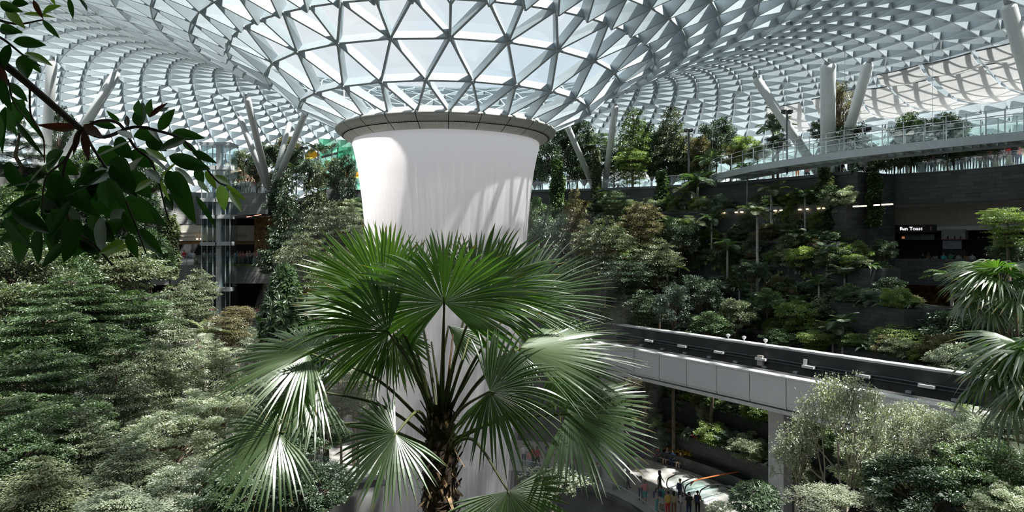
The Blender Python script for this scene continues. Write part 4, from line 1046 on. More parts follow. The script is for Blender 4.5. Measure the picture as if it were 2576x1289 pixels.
def f_layered(nl, L, tiers, shape, droop=0.12, per=7):
    P_, D_, N_ = [], [], []; lim = []
    for t in range(tiers):
        z0 = -0.92 + 1.84 * (t + rng.uniform(-.25, .25)) / (tiers - 1); R = shape(z0)
        if R < 0.06: continue
        k = max(3, int(per * (0.5 + R))); a0 = rng.uniform(0, 2 * PI)
        for b in range(k):
            a = a0 + 2 * PI * b / k + rng.uniform(-.3, .3); r = R * rng.uniform(.65, 1.08); dz = rng.uniform(-.06, .06)
            lim.append((a, r, z0 + dz))
    wsum = sum(r * r + 0.08 for _, r, _ in lim)
    for a, r, z in lim:
        m = max(12, int(nl * (r * r + 0.08) / wsum))
        t = rng.uniform(0.15, 1, m) ** 0.75; lat = rng.normal(size=m) * 0.125 * (0.35 + 0.9 * t) * (0.5 + r)
        x = t * r; ca, sa = math.cos(a), math.sin(a)
        p = np.stack([ca * x - sa * lat, sa * x + ca * lat, z + 0.16 * r - droop * x * x + rng.normal(size=m) * 0.020 + 0.05 * np.sin(t * 9 + a)], 1)
        P_.append(p); dd = np.stack([ca - sa * lat * 2.2 / (r + .1), sa + ca * lat * 2.2 / (r + .1), np.full(m, -0.25)], 1)
        D_.append(unit(dd) + rng.normal(size=(m, 3)) * 0.35); N_.append(np.array([[0, 0, 1.0]]) + rng.normal(size=(m, 3)) * 0.38)
    return np.concatenate(P_), np.concatenate(D_), np.concatenate(N_), lim
def f_clumpy(nl, nc, cr, lower=-0.75):
    c = rdir(nc * 2); c = c[c[:, 2] > lower][:nc]; c = c * rng.uniform(0.5, 1.0, (len(c), 1))
    which = rng.integers(0, len(c), nl); o = rdir(nl) * (rng.random((nl, 1)) ** 0.45) * cr * np.array([[1.1, 1.1, 0.62]])
    p = c[which] + o
    d = unit(o) + c[which] * 0.5 + rng.normal(size=(nl, 3)) * 0.4 + np.array([[0, 0, -0.25]])
    n = np.array([[0, 0, 1.0]]) + c[which] * 0.35 + rng.normal(size=(nl, 3)) * 0.45
    return p, d, n, c
def skeleton(levels=4, seed=0, base=(0, 0, -1.0), spread=0.55):
    r = random.Random(seed); segs = []; tips = []
    def grow(p, d, L, rad, lv):
        n = 3; q = p
        pts = [p]
        for i in range(n):
            d2 = (d + Vector((r.gauss(0, .10), r.gauss(0, .10), r.gauss(0.03, .07)))).normalized(); q = q + d2 * (L / n); pts.append(q); d = d2
        segs.append((pts, rad, rad * 0.62))
        if lv == 0: tips.append((pts, d)); return
        k = 3 if lv > 1 else 4
        for i in range(k):
            a = 2 * PI * (i + r.random()) / k; s = d.orthogonal().normalized(); s.rotate(Matrix.Rotation(a, 3, d))
            nd = (d * (1 - spread * 0.5) + s * spread * r.uniform(.7, 1.2) + Vector((0, 0, 0.10))).normalized()
            grow(pts[-1] if i else pts[-1], nd, L * r.uniform(.62, .8), rad * 0.6, lv - 1)
        if lv <= 2: tips.append((pts, d))
    k = 5
    for i in range(k):
        a = 2 * PI * (i + r.random() * .6) / k; e = r.uniform(.35, .8)
        grow(Vector(base), Vector((math.cos(a) * e, math.sin(a) * e, 1)).normalized(), 0.62, 0.022, levels - 1)
    return segs, tips
FOL = {}
def limbs_mesh(name, lim, mat, r0=0.012, top=0.8):
    mb = MB(); mb.tube([(0, 0, -1.02), (0.01, 0, -0.2), (0, 0.01, top)], [0.035, 0.026, 0.006], 6)
    for a, r, z in lim:
        mb.tube([(0, 0, z - 0.10 * r), (math.cos(a) * r * .5, math.sin(a) * r * .5, z + 0.05 * r), (math.cos(a) * r * .95, math.sin(a) * r * .95, z + 0.12 * r - 0.10 * r * r)], [r0, r0 * .7, r0 * .3], 4, cap=False)
    return mb.mesh(name, mat)
sph = lambda z: math.sqrt(max(0, 1 - z * z))
def mk_layered(key, mat, nl, L, tiers, shape, bark='bark', **kw):
    p, d, n, lim = f_layered(nl, L, tiers, shape, **kw)
    FOL[key] = (leaf_mesh('foliage', p, d, n, L * rng.uniform(.7, 1.3, len(p)), L * 0.5, M[mat]), limbs_mesh('branches', lim, M[bark]))
def mk_clumpy(key, mat, nl, L, nc, cr, bark='bark', w=0.55, **kw):
    p, d, n, c = f_clumpy(nl, nc, cr, **kw)
    mb = MB()
    for q in c[:: max(1, len(c) // 40)]: mb.tube([(0, 0, -0.95), Vector(q) * 0.45 + Vector((0, 0, -0.25)), Vector(q)], [.03, .016, .005], 4, cap=False)
    FOL[key] = (leaf_mesh('foliage', p, d, n, L * rng.uniform(.7, 1.3, len(p)), L * w, M[mat]), mb.mesh('branches', M[bark]))
def mk_sparse(key, mat, L, seed, levels=4, per=9, bark='barkpale', spread=0.55):
    segs, tips = skeleton(levels, seed, spread=spread); allp = [p for s in segs for p in s[0]]
    zx = max(p.z for p in allp); rx = max(math.hypot(p.x, p.y) for p in allp)
    S = Matrix.Diagonal((1 / rx, 1 / rx, 2 / (zx + 1))); fix = lambda p: Vector((p.x / rx, p.y / rx, -1 + (p.z + 1) * 2 / (zx + 1)))
    mb = MB()
    for pts, a, b in segs: mb.tube([fix(p) for p in pts], [a + (b - a) * i / (len(pts) - 1) for i in range(len(pts))], 5, cap=False)
    P_, D_, N_ = [], [], []
    for pts, d in tips:
        for i in range(per):
            t = rng.uniform(0.1, 1.05); k = min(len(pts) - 2, int(t * (len(pts) - 1))); q = pts[k].lerp(pts[k + 1], t * (len(pts) - 1) - k)
            P_.append(fix(q) + Vector(rng.normal(size=3) * 0.035)); D_.append(Vector(d) * 0.5 + Vector(rng.normal(size=3) * 0.6)); N_.append(Vector((0, 0, 1)) + Vector(rng.normal(size=3) * 0.4))
    P_, D_, N_ = (np.array([tuple(v) for v in x]) for x in (P_, D_, N_))
    FOL[key] = (leaf_mesh('foliage', P_, D_, N_, L * rng.uniform(.7, 1.3, len(P_)), L * 0.6, M[mat]), mb.mesh('branches', M[bark]))
def mk_column(key, mat, nl, L, bark='bark'):
    z = rng.uniform(-1, 1, nl); a = rng.uniform(0, 2 * PI, nl); k = 9
    R = (0.62 + 0.3 * np.sin(z * 7 + np.cos(a) * 2) * 0.6) * (1 - 0.45 * np.clip(z, 0, 1) ** 2) * (rng.random(nl) ** 0.35)
    # vertical is stretched by the copy's scale, so clumps are made along z in bands
    z = z + 0.05 * np.sin(a * 3)
    p = np.stack([np.cos(a) * R, np.sin(a) * R, z], 1)
    d = np.stack([np.cos(a), np.sin(a), np.full(nl, -0.35)], 1) + rng.normal(size=(nl, 3)) * 0.5
    n = np.stack([np.cos(a) * .6, np.sin(a) * .6, np.full(nl, 0.9)], 1) + rng.normal(size=(nl, 3)) * 0.35
    mb = MB(); mb.tube([(0, 0, -1.0), (0, 0, 0.9)], [0.18, 0.08], 6)
    return p, d, n, mb.mesh('branches', M[bark])
def mk_rosettes(key, mat, nc, L, shape, bark='bark', per=9):
    P_, D_, N_ = [], [], []
    for i in range(nc):
        z = rng.uniform(-0.95, 1.0); R = shape(z); a = rng.uniform(0, 2 * PI); rr = R * rng.uniform(.72, 1.0)
        c = np.array([math.cos(a) * rr, math.sin(a) * rr, z]); ax = unit(np.array([math.cos(a) * .8, math.sin(a) * .8, 0.7]) + rng.normal(size=3) * .2)
        for k in range(per):
            q = rdir(1)[0]; q = unit(q - ax * q.dot(ax)); dd = q * 0.9 + ax * rng.uniform(.15, .9)
            P_.append(c + q * 0.01); D_.append(dd); N_.append(ax * 1.0 - q * 0.45 + rng.normal(size=3) * .1)
    P_, D_, N_ = map(np.array, (P_, D_, N_))
    mb = MB(); mb.tube([(0, 0, -1.0), (0, 0, 0.8)], [0.04, 0.012], 6)
    FOL[key] = (leaf_mesh('foliage', P_, D_, N_, L * rng.uniform(.75, 1.2, len(P_)), L * 0.34, M[mat], 0.12), mb.mesh('branches', M[bark]))
conic = lambda z: 0.10 + 0.45 * (1 - z)
dome = lambda z: math.sqrt(max(0, 1 - max(0, z) ** 2)) * (0.75 + 0.25 * z if z < 0 else 1)
for m_ in ('grey', 'mid', 'olive', 'dark', 'lime', 'pale'):
    mk_layered('lay_' + m_, 'lf_' + m_, 11000, 0.062, 9, dome)
for m_ in ('grey', 'lime', 'dark', 'olive'):
    mk_layered('con_' + m_, 'lf_' + m_, 10000, 0.072, 13, conic, droop=0.2, per=8)
cone2 = lambda z: min(1.0, 0.16 + 0.52 * (1 - z)) * (1.0 if z > -.6 else .75)
mk_layered('nlay_grey', 'lf_grey', 22000, 0.046, 9, cone2, bark='bark', per=7)
mk_layered('nlay_pale', 'lf_pale', 22000, 0.046, 9, cone2, bark='bark', per=7)
mk_layered('nlay_mid', 'lf_mid', 22000, 0.052, 8, dome, bark='bark', per=7)
for m_ in ('dark', 'mid', 'lime', 'blue', 'grey', 'olive', 'pale'):
    mk_clumpy('bush_' + m_, 'lf_' + m_, 8500, 0.085, 62, 0.22)
mk_clumpy('nbush_pale', 'lf_pale', 18000, 0.058, 95, 0.17)
mk_clumpy('nbush_mid', 'lf_mid', 18000, 0.058, 95, 0.17)
mk_clumpy('nbush_dark', 'lf_dark', 17000, 0.066, 90, 0.17)
mk_sparse('spr_pale', 'lf_pale', 0.040, 3, 5, 9)
mk_sparse('spr_grey', 'lf_pale', 0.042, 8, 5, 9)
mk_sparse('spr_white', 'lf_pale', 0.085, 12, 4, 14)
for m_ in ('mid', 'blue', 'grey'):
    p, d, n, br = mk_column('c', 'lf_' + m_, 3600, 0.2)
    # stretched copies: leaf length is set against a 1 : 4 column
    V, Fc = leaf_arrays(p * np.array([[1, 1, 4.0]]), d, n, 0.34 * rng.uniform(.7, 1.3, len(p)), 0.2)
    FOL['col_' + m_] = (np_mesh('foliage', V * np.array([[1, 1, 0.25]]), Fc, M['lf_' + m_], var=np.repeat(rng.random(len(p)), 2)), br)
mk_rosettes('ros_mid', 'lf_mid', 420, 0.26, lambda z: 0.25 + 0.5 * (1 - z) * (1.0 if z > -0.4 else 1 + (z + .4) * .8))
mk_rosettes('ros_dark', 'lf_dark', 420, 0.20, sph)

TREES = []
def in_strip(x, y, m=0.8):
    v = Vector((x, y, 0)) - g0; return -m < v.dot(gq) < gw_ + m and 0 < v.dot(gd) < GL
def tree(px, py, rpx, hr, Y, kind, what, where, base=None, trunk=None, bark='bark', turn=None, cat='tree', group=None):
    while in_strip(*P(px, py, Y)[:2]) and py < 960: Y += 0.5
    while in_strip(*P(px, py, Y)[:2]): Y -= 0.5
    c = P(px, py, Y); r = rpx * Y / F; h = r * hr
    g = ground_z(c.x, c.y) if base is None else base
    g = min(g, c.z - h * 1.0)
    o = empty('broadleaf_tree' if cat == 'tree' else 'leafy_shrub', (c.x, c.y, g), random.uniform(0, 6.28) if turn is None else turn)
    fol, br = FOL[kind]
    link('foliage', fol, o, (0, 0, c.z - g), None, (r, r, h))
    link('branches', br, o, (0, 0, c.z - g), None, (r, r, h))
    if c.z - h - g > 0.05 and cat != 'climber':
        L = c.z - h * 0.95 - g; tr = trunk or max(0.05, 0.03 * r + 0.008 * L)
        mb = MB(); j = random.uniform(-.03, .03) * L
        mb.tube([(0, 0, 0), (j, j * .5, L * 0.5), (0, 0, L)], [tr * 1.25, tr, tr * 0.8], 8); mb.build('trunk', M[bark], o, True)
    later(o, what, where, cat, group, (c.x, c.y, c.z)); TREES.append(o)
    return o
RW = 'in the upper garden right of the waterfall'
for a in [(1398, 395, 62, 1.2, 80, 'bush_dark', 'dark dense tree'), (1452, 352, 50, 1.2, 81, 'bush_dark', 'dark dense tree'), (1345, 430, 40, 1.2, 82, 'bush_mid', 'mid green round tree'),
          (1592, 335, 66, 1.45, 77, 'con_lime', 'tall bright green tiered tree'), (1688, 325, 60, 1.5, 76, 'con_grey', 'tall grey-green tiered tree'), (1640, 385, 62, 1.2, 79, 'bush_dark', 'dark dense tree'),
          (1722, 400, 44, 1.3, 76, 'bush_olive', 'olive round tree'), (1505, 385, 55, 0.9, 80, 'lay_mid', 'flat-topped green tree'), (1545, 420, 50, 1.1, 79, 'lay_dark', 'flat-topped dark tree'), (1590, 420, 50, 0.9, 75, 'lay_lime', 'bright green low tree'),
          (1690, 420, 55, 0.9, 77, 'bush_dark', 'dark dense tree'), (1470, 430, 45, 0.9, 80, 'bush_mid', 'mid green round tree'), (1755, 420, 45, 1.0, 75, 'bush_mid', 'mid green round tree')]:
    tree(*a, RW, base=24.7)
BW = 'behind the left half of the skybridge'
for a in [(1803, 350, 48, 1.15, 74, 'bush_dark', 'dark round tree'), (1868, 375, 44, 0.8, 71, 'bush_lime', 'yellow-green bush'), (1955, 305, 24, 1.3, 65, 'bush_dark', 'slim dark tree crown'), (1958, 360, 30, 0.9, 65, 'bush_dark', 'slim dark tree crown'), (1838, 395, 40, 0.6, 71, 'bush_olive', 'low olive bush'), (1765, 385, 36, 1.1, 73, 'bush_olive', 'low olive bush'), (1905, 385, 34, 0.6, 68, 'bush_grey', 'small grey-green bush')]:
    tree(*a, BW, base=24.7)
for a in [(2112, 270, 42, 1.4, 62, 'bush_olive', 'tall loose olive tree'), (2118, 350, 58, 0.8, 62, 'bush_dark', 'lower dark tree'), (2068, 325, 30, 1.0, 63, 'bush_dark', 'lower dark tree')]:
    tree(*a, 'behind the thick upright column', base=24.7)
for a in [(2290, 330, 50, 0.95, 60, 'bush_mid', 'dense clipped green shrub'), (2384, 328, 48, 0.95, 58, 'bush_mid', 'dense clipped green shrub')]:
    tree(*a, 'beyond the skybridge glass', base=24.7)
for a in [(2190, 405, 55, 0.8, 60, 'bush_mid', 'leafy tree'), (2265, 388, 50, 0.8, 61, 'bush_dark', 'leafy tree'), (2350, 385, 70, 0.55, 60, 'bush_dark', 'leafy tree'), (2480, 368, 55, 0.6, 57, 'bush_dark', 'leafy tree'), (2420, 380, 40, 0.6, 58, 'bush_mid', 'leafy tree'), (2550, 372, 34, 0.7, 56, 'bush_mid', 'leafy tree')]:
    tree(*a, 'behind the gallery crowd under the skybridge', base=24.7)
for a in [(1402, 490, 24, 3.8, 76, 'col_mid', 'tall leafy vine column'), (1500, 440, 16, 4, 77, 'col_grey', 'tall leafy vine column'), (1665, 505, 22, 3.4, 73.5, 'col_mid', 'tall leafy vine column')]:
    tree(*a, 'at the garden edge right of the waterfall', cat='climber')
for a in [(2075, 480, 24, 2.6, 60.5, 'col_grey', 'hanging climber'), (2200, 500, 24, 2.8, 58.5, 'col_mid', 'hanging climber'), (2085, 560, 22, 2.0, 59.5, 'col_grey', 'hanging climber')]:
    tree(*a, 'trailing down the dark terrace wall below the skybridge', cat='climber')
SR = 'on the slope right of the waterfall'
for a in [(1445, 560, 62, 1.35, 69, 'con_olive', 'brownish tiered tree'), (1520, 630, 84, 0.9, 65, 'lay_grey', 'grey-green layered tree'), (1612, 590, 66, 1.2, 67, 'lay_olive', 'olive layered tree'), (1392, 620, 66, 1.3, 66, 'bush_blue', 'blue-green bushy tree'),
          (1470, 710, 74, 0.9, 60, 'lay_mid', 'green layered tree'), (1570, 705, 76, 0.8, 60, 'lay_dark', 'dark layered tree'), (1655, 665, 62, 1.0, 63, 'lay_grey', 'grey-green layered tree'), (1695, 770, 46, 1.3, 57, 'bush_blue', 'blue-green bushy tree'),
          (1400, 740, 70, 0.9, 60, 'bush_dark', 'dark bushy tree'), (1620, 780, 60, 0.8, 56, 'lay_dark', 'dark layered tree'), (1760, 740, 55, 0.9, 58, 'bush_dark', 'dark bushy tree'), (1350, 560, 46, 1.4, 72, 'bush_mid', 'mid green bushy tree'), (1545, 520, 40, 1.0, 71, 'lay_mid', 'green layered tree'),
          (1710, 600, 46, 1.2, 66, 'bush_dark', 'dark bushy tree'), (1560, 800, 60, 0.6, 54, 'bush_mid', 'mid green bushy tree'), (1785, 820, 60, 0.6, 55, 'bush_mid', 'mid green bushy tree'), (1500, 800, 60, .7, 55, 'bush_dark', 'dark bushy tree'), (1850, 790, 50, .8, 56, 'bush_grey', 'grey-green bushy tree')]:
    tree(*a, SR)
RS = 'between the terraces and the guideway'
for a in [(2282, 765, 46, 0.5, 52, 'lay_olive', 'flat spreading tree'), (2330, 808, 70, 0.5, 50, 'lay_olive', 'flat spreading tree'), (2262, 868, 84, 0.6, 47, 'lay_lime', 'lime green spreading tree'), (2400, 850, 90, 0.8, 45, 'bush_dark', 'dark leafy tree'), (2185, 870, 56, 0.5, 49, 'lay_pale', 'pale spreading tree'),
          (2050, 858, 54, 0.45, 51, 'lay_lime', 'lime green spreading tree'), (2490, 850, 80, 1.0, 43, 'bush_dark', 'dark leafy tree'), (2340, 890, 70, 0.5, 44, 'lay_lime', 'lime green spreading tree'), (2120, 830, 44, 0.6, 52, 'bush_dark', 'dark leafy tree'), (1960, 850, 46, 0.5, 53, 'bush_mid', 'mid green leafy tree'),
          (2430, 930, 70, .6, 43, 'bush_dark', 'dark leafy tree'), (2540, 930, 70, .8, 41, 'bush_dark', 'dark leafy tree')]:
    tree(*a, RS)
for a in [(2535, 575, 70, 0.7, 40, 'lay_lime', 'tall bright-edged spreading tree'), (2560, 640, 60, 0.8, 41, 'bush_dark', 'dark tree'), (2500, 545, 40, 0.5, 42, 'lay_lime', 'small bright-edged spreading tree')]:
    tree(*a, 'at the right edge beside the shops')
NR = 'in the lower right corner before the guideway'
for a in [(2125, 1120, 165, 1.15, 20, 'spr_pale', 'pale open forked tree'), (2330, 1130, 130, 0.9, 19, 'spr_pale', 'pale open forked tree'), (2490, 1195, 130, 0.75, 17.5, 'nbush_mid', 'full green tree'), (2330, 1240, 150, 0.6, 18, 'nbush_dark', 'dark green bushy tree'), (2005, 1170, 85, 1.2, 21, 'spr_grey', 'pale open forked tree'),
          (2528, 1075, 60, 0.7, 18.5, 'nbush_pale', 'pale leafy tree'), (2100, 1275, 140, 0.35, 18, 'spr_pale', 'low pale open shrub'), (2420, 1100, 90, 0.7, 20, 'nbush_pale', 'pale leafy tree'), (2540, 1275, 90, 0.6, 16, 'nbush_pale', 'pale leafy tree'), (2230, 1180, 130, .6, 20.5, 'nbush_pale', 'pale leafy tree'), (2280, 1060, 90, .55, 21, 'spr_pale', 'pale open forked tree')]:
    tree(*a, NR, bark='barkpale' if 'open' in a[6] else 'bark')
tree(1902, 1262, 62, 0.75, 24, 'ros_dark', 'rounded glossy green shrub', 'in front of the escalators', cat='shrub')
tree(1812, 1283, 40, 0.5, 23, 'spr_white', 'small pale variegated shrub', 'in front of the escalators', cat='shrub')
tree(1392, 1226, 104, 0.42, 14, 'spr_white', 'pale variegated spreading shrub', 'right of the palm trunk above the dark pool', cat='shrub', bark='barkpale')
tree(1215, 1285, 60, 0.4, 14, 'spr_white', 'small pale shrub', 'just right of the palm trunk foot', cat='shrub')
# left side
UL = 'in the upper garden left of the waterfall'
for a in [(612, 405, 28, 1.1, 88, 'bush_grey', 'small feathery grey tree'), (668, 395, 36, 1.0, 84, 'bush_dark', 'dark round tree'), (720, 380, 44, 0.8, 86, 'bush_olive', 'brownish flowering tree'), (645, 430, 26, 1.2, 82, 'bush_dark', 'dark round tree'), (745, 405, 36, 1.0, 84, 'bush_dark', 'dark round tree'), (700, 455, 34, .9, 81, 'bush_mid', 'mid green bush'), (775, 440, 40, 1.1, 80, 'bush_blue', 'blue-green bush'), (838, 440, 36, 1.2, 79, 'bush_grey', 'small feathery grey tree'), (590, 450, 24, .8, 86, 'bush_dark', 'dark round tree')]:
    tree(*a, UL, base=24.7)
for a in [(150, 345, 36, 2.2, 61, 'bush_dark', 'tall dark tree'), (215, 420, 50, 0.9, 63, 'bush_mid', 'mid green bush'), (300, 440, 60, .8, 64, 'bush_dark', 'dark leafy bush'), (380, 450, 50, .9, 68, 'bush_mid', 'mid green bush'), (120, 440, 40, .6, 56, 'bush_mid', 'mid green bush')]:
    tree(*a, 'behind the dark leafy branch', base=24.7)
FL = 'on the slope between balconies and waterfall'
for a in [(722, 560, 78, 1.55, 74, 'con_dark', 'tall dark tiered tree'), (800, 500, 60, 1.5, 76, 'con_grey', 'tall grey-green tiered tree'), (862, 455, 36, 1.9, 77, 'bush_dark', 'slim dark leafy tree'), (835, 590, 66, 1.2, 70, 'lay_grey', 'grey-green layered tree'), (762, 660, 70, 1.0, 66, 'lay_grey', 'grey-green layered tree'), (890, 600, 50, 1.2, 70, 'lay_pale', 'pale layered tree'), (880, 540, 36, 1.0, 74, 'lay_pale', 'pale layered tree'), (700, 480, 40, 1.2, 78, 'con_dark', 'tall dark tiered tree'),
          (850, 720, 80, 1.0, 62, 'lay_grey', 'grey-green layered tree'), (890, 830, 80, 1.1, 57, 'lay_grey', 'grey-green layered tree'), (900, 950, 76, 1.0, 54, 'lay_pale', 'pale layered tree'), (800, 800, 60, 1.0, 60, 'lay_mid', 'mid green layered tree'), (860, 1010, 60, .7, 52, 'lay_grey', 'grey-green layered tree'), (690, 640, 36, 1.4, 75, 'con_dark', 'tall dark tiered tree')]:
    tree(*a, FL)
tree(428, 620, 27, 2.9, 66, 'col_grey', 'slim leafy column tree', 'just left of the middle balcony')
for a in [(20, 900, 110, .8, 33, 'bush_mid', 'mid green bushy tree'), (20, 790, 100, .9, 38, 'bush_grey', 'grey-green bushy tree'), (10, 650, 90, .9, 44, 'bush_mid', 'mid green bushy tree'), (160, 700, 80, .9, 46, 'bush_mid', 'mid green bushy tree'), (620, 860, 60, .6, 46, 'lay_grey', 'grey-green layered tree'), (530, 900, 60, .7, 40, 'lay_pale', 'pale layered tree')]:
    tree(*a, 'on the terraced left slope')
for a in [(2232, 730, 44, .8, 52, 'bush_dark', 'dark leafy bush'), (2215, 690, 40, .8, 54, 'bush_mid', 'mid green bush'), (2190, 760, 44, .8, 51, 'bush_grey', 'grey-green bush'), (2260, 800, 44, .7, 49, 'bush_mid', 'mid green bush'), (2225, 630, 30, 1.0, 57, 'bush_dark', 'dark leafy bush'), (2150, 640, 40, .9, 57, 'bush_lime', 'bright leafy bush'), (2020, 650, 44, .7, 58, 'bush_lime', 'bright leafy bush'), (2060, 660, 40, .7, 57.5, 'bush_pale', 'pale leafy bush'), (1990, 610, 36, .7, 60, 'bush_grey', 'grey-green bush'), (2110, 600, 36, .8, 59, 'bush_mid', 'mid green bush'), (2000, 790, 50, .7, 54, 'bush_lime', 'bright leafy bush'), (2075, 780, 50, .7, 54, 'bush_grey', 'grey-green bush'), (1930, 760, 50, .7, 56, 'bush_mid', 'mid green bush'), (1890, 680, 40, .7, 58, 'bush_dark', 'dark leafy bush'), (2160, 520, 40, .6, 60.5, 'bush_mid', 'mid green bush'), (2100, 720, 40, .6, 56, 'bush_pale', 'pale leafy bush')]:
    tree(*a, 'growing on the dark terraces', cat='shrub')
LL = 'on the left slope below the dark leafy branch'
for a in [(445, 790, 88, 0.8, 50, 'lay_grey', 'grey-green layered tree'), (300, 700, 120, 0.75, 52, 'lay_grey', 'grey-green layered tree'), (150, 640, 110, 0.8, 50, 'bush_mid', 'mid green bushy tree'), (40, 560, 90, 0.9, 48, 'bush_mid', 'mid green bushy tree'), (60, 700, 110, .8, 42, 'bush_grey', 'grey-green bushy tree'), (180, 790, 130, 0.7, 38, 'nlay_mid', 'dark spreading tree'), (330, 830, 130, 0.7, 40, 'nlay_mid', 'dark spreading tree'),
          (500, 740, 50, 1.2, 54, 'lay_grey', 'grey-green layered tree'), (380, 640, 60, 1.1, 58, 'bush_mid', 'mid green bushy tree'), (250, 590, 90, 0.8, 56, 'bush_dark', 'dark bushy tree'), (330, 530, 80, .8, 60, 'bush_dark', 'dark bushy tree'), (60, 490, 60, .7, 52, 'bush_mid', 'mid green bushy tree'), (180, 500, 70, .8, 55, 'bush_dark', 'dark bushy tree')]:
    tree(*a, LL)
ML = 'on the left slope before the lower balcony'
for a in [(440, 880, 105, 0.9, 36, 'nlay_pale', 'pale green layered tree'), (560, 850, 70, 0.8, 44, 'lay_olive', 'olive layered tree'), (560, 960, 90, 0.8, 36, 'nlay_grey', 'grey layered tree'), (390, 960, 120, 0.8, 30, 'nlay_grey', 'grey layered tree'), (640, 900, 60, .8, 42, 'lay_pale', 'pale green layered tree'), (110, 860, 130, .7, 30, 'nlay_mid', 'dark green layered tree'), (250, 900, 120, .7, 32, 'nlay_mid', 'dark green layered tree'), (650, 1000, 70, .8, 36, 'nbush_pale', 'pale bushy tree'), (600, 800, 50, .6, 52, 'lay_olive', 'olive layered tree'), (500, 800, 40, .8, 55, 'lay_grey', 'small grey layered tree')]:
    tree(*a, ML)
NL = 'in the lower left corner'
for a in [(90, 980, 150, 0.7, 24, 'nlay_mid', 'dark green layered tree'), (290, 1000, 130, 0.9, 25, 'nlay_grey', 'grey layered tree with slim trunks'), (540, 1035, 100, 0.6, 27, 'nbush_pale', 'pale bushy tree'), (430, 1110, 130, 0.6, 21, 'nbush_pale', 'pale bushy tree'), (200, 1130, 170, 0.55, 18, 'nlay_grey', 'grey layered tree'), (40, 1130, 130, 0.7, 17, 'nbush_mid', 'mid green bushy tree'), (330, 1210, 170, 0.5, 16, 'nlay_grey', 'grey layered tree'), (100, 1250, 180, 0.5, 14.5, 'nlay_grey', 'grey layered tree'), (480, 1240, 130, 0.6, 15.5, 'nbush_pale', 'pale bushy tree'), (290, 1290, 170, 0.35, 13, 'nlay_pale', 'pale layered tree'), (20, 1060, 110, .6, 20, 'nlay_mid', 'dark green layered tree'), (660, 1090, 80, .7, 24, 'nbush_pale', 'pale bushy tree'), (180, 1060, 110, .6, 22, 'nbush_mid', 'mid green bushy tree')]:
    tree(*a, NL)
tree(715, 775, 66, 1.45, 17, 'ros_mid', 'cone-shaped glossy dark green tree', 'left of the big fan palm', bark='bark')
tree(790, 880, 50, 1.0, 17, 'ros_dark', 'glossy dark shrub', 'just behind the left fronds of the big fan palm', cat='shrub')
for a in [(600, 1240, 120, 0.6, 12, 'nbush_dark', 'dark glossy bush'), (770, 1230, 110, 0.7, 11.5, 'nbush_dark', 'dark glossy bush'), (690, 1120, 100, .7, 14, 'nbush_dark', 'dark glossy bush'), (820, 1090, 60, .7, 15, 'nbush_mid', 'green glossy bush')]:
    tree(*a, 'under the left fronds of the big fan palm', cat='shrub')

# bonsai pine on the planter
bz = P(45, 440, 54); bo = empty('bonsai_pine', (bz.x, bz.y, bz.z - 0.2)); tag(bo, 'dark cloud-pruned bonsai pine on the grey planter at the left edge', 'tree')
mb = MB(); mb.tube([(0, 0, 0), (0.3, 0, 0.8), (-0.2, 0, 1.7), (0.1, 0, 3.2), (0, 0, 4.2)], [.22, .18, .15, .09, .04], 8); mb.build('trunk', M['bark'], bo, True)
for (x, z, r) in ((0, 4.3, .7), (-.7, 3.7, .9), (.6, 3.4, 1.0), (-.9, 2.8, 1.2), (.9, 2.5, 1.2), (-1.1, 1.8, 1.3), (1.2, 1.6, 1.3), (-.8, 1.0, 1.2), (.9, .8, 1.1)):
    link('foliage_pad', FOL['lay_dark'][0], bo, (x, random.uniform(-.4, .4), z), (0, 0, random.random() * 6), (r, r, 0.22 * r + .05))
    mb = MB(); mb.tube([(0, 0, z - .35), (x * .6, 0, z - .12), (x, 0, z)], [.06, .045, .02], 6); mb.build('branch', M['bark'], bo)

# ================================================================ palms
def feather_frond(n=30, L=1.0, arch=0.55, wid=0.34, vee=0.5):
    """arching pinnate frond of unit length along +x, leaving the origin upward"""
    P_, D_, N_, Ls = [], [], [], []; mb = MB(); pts = []
    for i in range(13):
        t = i / 12; a = 0.95 - 1.75 * arch * t * 1.15
        if i == 0: p = Vector((0, 0, 0))
        else: p = pts[-1] + Vector((math.cos(a), 0, math.sin(a))) * (L / 12)
        pts.append(p)
    mb.tube(pts, [0.016 * (1 - 0.85 * i / 12) for i in range(13)], 5, cap=False)
    for i in range(n):
        t = 0.16 + 0.84 * i / (n - 1); k = min(11, int(t * 12)); p = pts[k].lerp(pts[k + 1], t * 12 - k); tg = (pts[k + 1] - pts[k]).normalized()
        up = Vector((0, 1, 0)).cross(tg) * -1
        ln = wid * math.sin(PI * min(1, 0.16 + t * 0.80)) ** 0.7
        for s in (-1, 1):
            P_.append(p); D_.append(tg * (0.55 + 0.5 * t) + Vector((0, s, 0)) + up * vee * 0.35 + Vector((0, 0, -0.25)) + Vector(rng.normal(size=3) * .06)); N_.append(up + Vector((0, -s * vee, 0))); Ls.append(ln)
    A = [np.array([tuple(v) for v in x]) for x in (P_, D_, N_)]; Ls = np.array(Ls)
    V, Fc = leaf_arrays(A[0], A[1], A[2], Ls, 0.055 + 0 * Ls, 0.2)
    me = mb.mesh('r', M['petiole'])
    rv = np.array([v.co[:] for v in me.vertices]); rf = [tuple(p.vertices) for p in me.polygons]
    rt = np.array([q for f in rf for q in ((f[0], f[1], f[2]), (f[0], f[2], f[3]))]); bpy.data.meshes.remove(me)
    return np.concatenate([V, rv]), np.concatenate([Fc, rt + len(V)]), np.concatenate([np.repeat(rng.random(len(A[0])), 2), np.full(len(rt), .5)]), np.concatenate([np.zeros(len(Fc)), np.ones(len(rt))])
FEA = []
